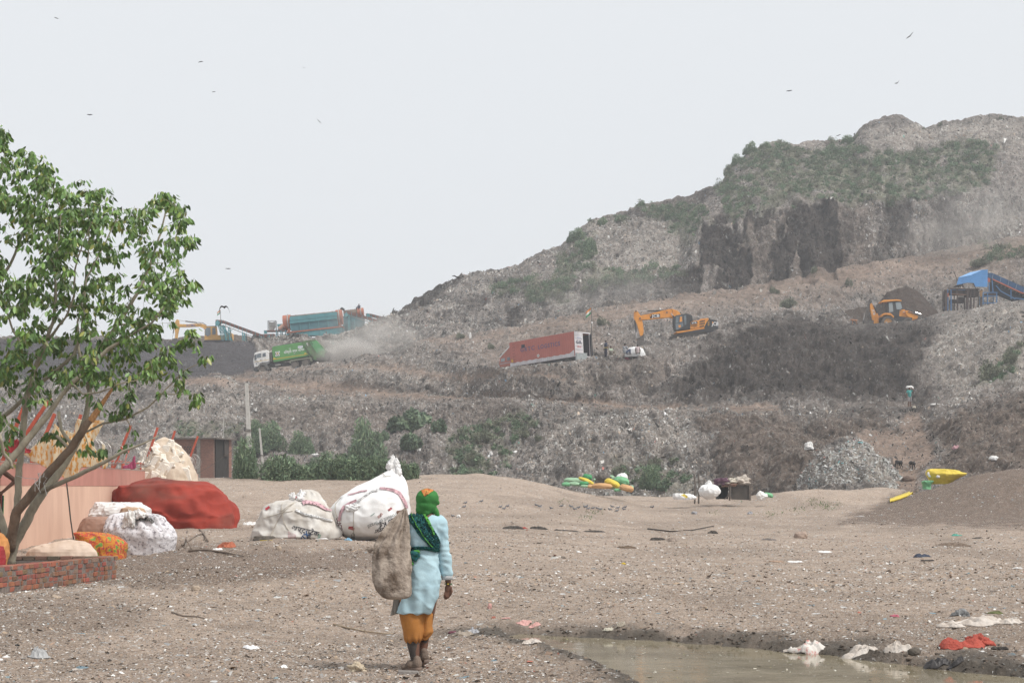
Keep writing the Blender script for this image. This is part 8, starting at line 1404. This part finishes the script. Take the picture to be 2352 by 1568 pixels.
def stick(pts, r, m, lb, cat='stick', name='stick', d=None):
    w_ = [hit(x, y, B_ground)+Vector((0, 0, r*1.2)) for x, y in pts]; q = thing(name, lb, cat, w_[0]); MB().tube([v-w_[0] for v in w_], [r*(1-.5*i/len(w_)) for i in range(len(w_))], 6).build('shaft', m, q, smooth=True)
stick([(766,1436),(800,1444),(840,1452),(880,1457),(905,1458)], .012, mat('pale_stick', (.36,.28,.19), (.27,.2,.14)), 'long pale stick lying to the left of the woman')
stick([(432,1268),(470,1265),(520,1272),(560,1280)], .03, Mdw, 'long forked branch lying below the red rag'); stick([(418,1254),(450,1232),(470,1225)], .03, Mdw, 'raised short branch left of the red rag'); stick([(458,1218),(468,1228),(478,1245)], .03, Mdw, 'thin twig crossing the raised branch'); stick([(430,1222),(428,1240),(440,1262)], .025, Mdw, 'upright crooked twig near the cover foot'); stick([(395,1408),(420,1416),(455,1418),(470,1422)], .012, Mdw, 'curved root on the near left heap')
stick([(1488,1216),(1540,1222),(1590,1219),(1640,1209)], .03, Mch, 'thin curved black strip on the far plain', 'strip', 'black_strip')
for (x, y, w_, h_, m, lb, cat, nm) in [(520,1256,.62,.2,mat('rust_rag', (.42,.13,.07), (.3,.1,.06)),'rust red plastic rag on the rise below the squat sack','rag','red_rag'),(500,1263,.4,.1,M_pl,'grey scrap beside the rust red rag','rag','grey_scrap'),
 (1175,1213,1.2,.14,Mch,'charred plank right of the woman, left piece','plank','burnt_plank'),(1200,1213,.6,.1,mat('red_plastic', (.35,.06,.05)),'red plastic edge against the charred plank','scrap','red_scrap'),(1235,1214,1.0,.14,Mch,'second charred plank in the dark row','plank','burnt_plank'),(1300,1219,1.4,.1,Mch,'long flat dark plank in the row behind the woman','plank','burnt_plank'),(1365,1222,1.2,.10,Mch,'thin dark plank near the brown stone','plank','burnt_plank'),(1510,1240,.9,.16,Mch,'black folded scrap alone right of the dark row','scrap','black_scrap'),(1440,1258,.9,.12,mat('flap_brown', (.13,.09,.06)),'brown flap with a pointed tip on the middle ground','flap','brown_flap'),
 (1545,1243,.55,.22,Mstone,'round brown stone on the middle ground','stone','stone'),(1840,1235,.7,.45,mat('stone_tan', (.40,.30,.24), (.3,.23,.19), scale=5),'tan boulder standing on the right middle ground','stone','stone'),(1767,1240,.7,.1,mat('slate', (.16,.14,.13)),'flat slate piece left of the tan boulder','slate','slate'),(1638,1225,.6,.2,Mch,'dark clod on the far end of the black strip','clod','clod'),
 (1595,1181,.4,.35,mat('grey_film', (.35,.35,.37), rough=.4),'grey crumpled film near the pigeons','film','grey_film'),(1723,1180,.5,.25,mat('grey_film', (.35,.35,.37), rough=.4),'upright grey plastic lump on the plain','film','grey_film'),
 (1825,1291,.55,.07,M_wht,'flat white splinter on the right plain','splinter','white_splinter'),(1780,1290,.6,.06,mat('tan_slat', (.36,.25,.18)),'tan splinter just left of the white one','splinter','tan_splinter'),(1893,1268,.6,.06,M_wht,'long white sliver further right on the plain','sliver','white_sliver'),(1432,1295,.14,.06,mat('bright_yellow', (.7,.5,.03)),'small bright yellow scrap on the middle ground','scrap','yellow_scrap'),(1330,1268,.2,.05,M_pl,'white scrap left on the middle plain','scrap','white_scrap'),(2196,1230,.55,.1,mat('sea_green', (.10,.38,.30)),'sea green tangled net on the right plain','net','green_net'),
 (2118,1278,.7,.1,mat('navy_plastic', (.05,.06,.09)),'navy plastic piece on the right plain','scrap','navy_scrap'),(2130,1288,.5,.08,Mch,'black scrap right below the navy piece','scrap','black_scrap'),(2338,1305,.35,.04,M_wht,'white scrap at the right edge of the plain','scrap','white_scrap'),(2245,1236,.5,.06,Mch,'dark splinter right of the green net','splinter','dark_splinter'),(1975,1160+26,.8,.12,mat('grey_plank', (.36,.33,.31)),'short grey plank at the foot of the brown heap','plank','grey_plank'),
 (2195,1253,1.6,.14,mat('dark_straw', (.12,.085,.065), (.2,.15,.11), scale=14, bump=.8),'dark matted clump of straw on the right plain','clump','straw_clump'),
 (2205,1413,.22,.11,mat('dark_metal', (.07,.07,.07), (.3,.3,.3), scale=20),'crushed dark foil with silver tip above the white sack','foil','dark_foil'),(2250,1432,.62,.10,mwc,'long soiled white sack lying on the right bank','sack','soiled_sack'),(2190,1440,.30,.07,mwc,'flattened white sack end left of the long one','sack','soiled_sack'),(2318,1430,.30,.06,mwc,'thin white sack tail at the right bank','sack','soiled_sack'),(2285,1408,.20,.02,mat('olive_strap', (.12,.13,.05)),'olive strap curling above the soiled sack','strap','olive_strap'),
 (2205,1487,.46,.13,mrc,'twisted red knitted cloth by the puddle at right','cloth','red_cloth'),(2250,1483,.22,.16,mrc,'bunched end of red cloth beside the twisted one','cloth','red_cloth'),(1855,1492,.36,.10,mat('red_print_white', (.60,.56,.52), (.50,.20,.18), scale=14, sharp=(.36,.46)),'white cloth with red print at the puddle edge','cloth','printed_cloth'),(1820,1497,.22,.04,mwc,'wet white corner left of the printed cloth','cloth','wet_cloth'),
 (1975,1503,.42,.06,mwc,'long pale cloth stretched along the puddle shore','cloth','pale_cloth'),(2062,1492,.28,.13,mwc,'crumpled upright end of the pale shore cloth','cloth','pale_cloth'),(2100,1502,.13,.10,mat('mud_grey', (.14,.12,.10)),'muddy grey lump right of the pale shore cloth','lump','mud_lump'),(2150,1527,.22,.07,mat('dark_wet_cloth', (.06,.055,.055), rough=.5),'dark wet cloth folded at the shore','cloth','dark_cloth'),(2195,1528,.14,.06,mat('dark_wet_cloth', (.06,.055,.055), rough=.5),'smaller dark wet cloth right of the folded one','cloth','dark_cloth'),(2298,1491,.16,.04,Mch,'black scrap right of the red cloth','scrap','black_scrap'),
 (1425,1441,.11,.05,mat('buff', (.42,.37,.30)),'buff pebble like lump on the far shore','lump','buff_lump'),(1395,1452,.12,.055,mat('pale_buff', (.6,.56,.46)),'pale scrap on the far puddle shore','scrap','pale_scrap'),(1360,1490,.10,.05,mat('lime_scrap', (.42,.42,.12)),'yellowish scrap floating at the left of the puddle','scrap','lime_scrap'),(1640,1530-7,.08,.05,mat('lime_scrap', (.42,.42,.12)),'yellow green lump by the printed cloth','scrap','lime_scrap'),(1220,1477,.22,.05,mwc,'wet white rag at the left tip of the puddle','rag','wet_rag'),(1085,1452,.20,.05,mat('grey_film', (.35,.35,.37), rough=.4),'grey film on the mud left of the puddle','film','grey_film'),(1063,1458,.26,.05,mat('sand_rag', (.33,.28,.23)),'sandy rag left of the grey film','rag','sand_rag'),(1040,1458-3,.10,.05,mat('plum_scrap', (.15,.05,.07)),'plum coloured clod next to the woman\'s feet','clod','plum_clod'),
 (1480,1561,.38,.035,mat('mud_plank', (.30,.26,.22)),'muddy plank at the near shore of the puddle','plank','mud_plank'),(1125,1405-8,.05,.1,mpk2,'twisted pink ribbon standing left of the puddle','ribbon','pink_ribbon'),(1162,1422,.14,.03,mpk2,'pink ribbon scrap beside the twisted one','ribbon','pink_ribbon'),(1205,1430,.18,.03,mpk2,'pale pink ribbon above the puddle tip','ribbon','pink_ribbon'),(1228,1437,.14,.03,mpk2,'lowest pink ribbon scrap above the puddle tip','ribbon','pink_ribbon'),(2055,1416,.09,.04,mat('rose_scrap', (.55,.17,.22)),'rose pink scrap on the right plain','scrap','rose_scrap'),
 (1053,1198-10,.25,.2,M_wht,'white cup shaped scrap right of the headscarf','scrap','white_scrap'),(640,1262,.2,.2,mat('buff_stone', (.45,.36,.28)),'buff stone on the slope below the squat sack','stone','stone'),(450,1355,.12,.1,mat('buff_stone', (.45,.36,.28)),'buff stone on the near left heap','stone','stone'),(90,1508,.22,.10,mat('grey_white_rag', (.42,.42,.42), (.3,.3,.3)),'grey white rag at the lower left corner','rag','grey_rag'),(130,1372,.14,.05,mat('buff_stone', (.45,.36,.28)),'small pale lump on the left heap crest','lump','pale_lump')]:
    R_(nm, x, y, w_, h_, m, lb, cat)
# clods of earth round the puddle
kx = 0; b = MB(); cr = random.Random(8); Vc = []
for _ in range(600):
    i = cr.randrange(len(SHORE)-1); a, c = SHORE[i], SHORE[(i+1) % len(SHORE)]; f = cr.random(); x = a[0]+(c[0]-a[0])*f+cr.gauss(0, .25); y = a[1]+(c[1]-a[1])*f+cr.gauss(0, .3)
    if y < 11: continue
    z, ds = G(np.array([x]), np.array([y]))
    if ds[0] < .02: continue
    r = cr.uniform(.004, .018); b.blob((x, y, float(z[0])+r*.3), (r*1.4, r*1.2, r*.8), 5, jit=.3, seed=_)
tag(b.build('mud_clods', mat('wet_clod', (.065, .052, .042), (.11, .085, .066), scale=9, rough=.8)), 'dark clods of mud round the puddle', None, None, 'stuff')

# scum and bits afloat on the puddle
xs = np.random.default_rng(4).uniform(-2, 8, 3000); ys = np.random.default_rng(5).uniform(13, 21, 3000); dd_ = pin(xs, ys, SHORE); kp = (dd_ < -.02) & (fbm(xs*1.2, ys*1.2, o=3, s=8) > -.1); xs, ys = xs[kp], ys[kp]; k = len(xs)
flakes('floating_scum', np.stack([xs, ys, np.full(k, WZ+.003)], -1), np.tile([[0, 0, 1.]], (k, 1))+RNG.normal(size=(k, 3))*.05, np.clip(RNG.lognormal(-4.9, .5, k), .004, .03), RNG.uniform(.3, .9, k), pick(k, [(.45,.42,.35), (.6,.58,.52), (.12,.11,.08), (.25,.24,.12)], [5, 3, 3, 2]), M_scrap, 'small bits of scum floating on the puddle', curl=.05)
# ------------------------------------------------------------ haze
mh = bpy.data.materials.new('haze'); mh.use_nodes = True; n = mh.node_tree; n.nodes.clear()
o_ = n.nodes.new('ShaderNodeOutputMaterial'); v_ = n.nodes.new('ShaderNodeVolumePrincipled'); v_.inputs['Color'].default_value = (.86, .90, .95, 1); v_.inputs['Density'].default_value = .00058; v_.inputs['Anisotropy'].default_value = .0
n.links.new(v_.outputs[0], o_.inputs['Volume'])
hz = MB().box((0, 780, 38), (4200, 1680, 90)).build('haze', mh); tag(hz, 'pale dusty haze hanging in the air', kind='stuff')

def dust_cloud(px, py, d, r, dens, lb, sc=.5, col=(.80, .76, .72, 1)):
    m = bpy.data.materials.new('dust'); m.use_nodes = True; n = m.node_tree; n.nodes.clear(); o = n.nodes.new('ShaderNodeOutputMaterial'); v = n.nodes.new('ShaderNodeVolumePrincipled'); v.inputs['Color'].default_value = col
    tc = n.nodes.new('ShaderNodeTexCoord'); ns = n.nodes.new('ShaderNodeTexNoise'); ns.inputs['Scale'].default_value = sc*4; ns.inputs['Detail'].default_value = 3; n.links.new(tc.outputs['Object'], ns.inputs[0])
    ln = n.nodes.new('ShaderNodeVectorMath'); ln.operation = 'LENGTH'; n.links.new(tc.outputs['Object'], ln.inputs[0]); f = n.nodes.new('ShaderNodeMapRange'); f.inputs[1].default_value = 1; f.inputs[2].default_value = .1; f.interpolation_type = 'SMOOTHSTEP'; n.links.new(ln.outputs['Value'], f.inputs[0])
    g = n.nodes.new('ShaderNodeMapRange'); g.inputs[1].default_value = .38; g.inputs[2].default_value = .68; n.links.new(ns.outputs[0], g.inputs[0]); a = n.nodes.new('ShaderNodeMath'); a.operation = 'MULTIPLY'; n.links.new(f.outputs[0], a.inputs[0]); n.links.new(g.outputs[0], a.inputs[1])
    b = n.nodes.new('ShaderNodeMath'); b.operation = 'MULTIPLY'; b.inputs[1].default_value = dens; n.links.new(a.outputs[0], b.inputs[0]); n.links.new(b.outputs[0], v.inputs['Density']); n.links.new(v.outputs[0], o.inputs['Volume'])
    q = MB().blob((0, 0, 0), 1, 12).build('dust_cloud', m); q.location = P(px, py, d); q.scale = r; tag(q, lb, kind='stuff')
dust_cloud(795, 806, 222, (5.5, 3, 2.6), 1.3, 'pale dust whirled up behind the rubbish truck'); dust_cloud(850, 780, 228, (9, 5, 5.0), .35, 'thin dust drifting over the slope behind the truck')
dust_cloud(2240, 520, 246, (15, 7, 10), .12, 'dust veil before the upper right cliffs'); dust_cloud(1420, 680, 236, (16, 5, 6), .09, 'thin dust veil below the dark cliffs')
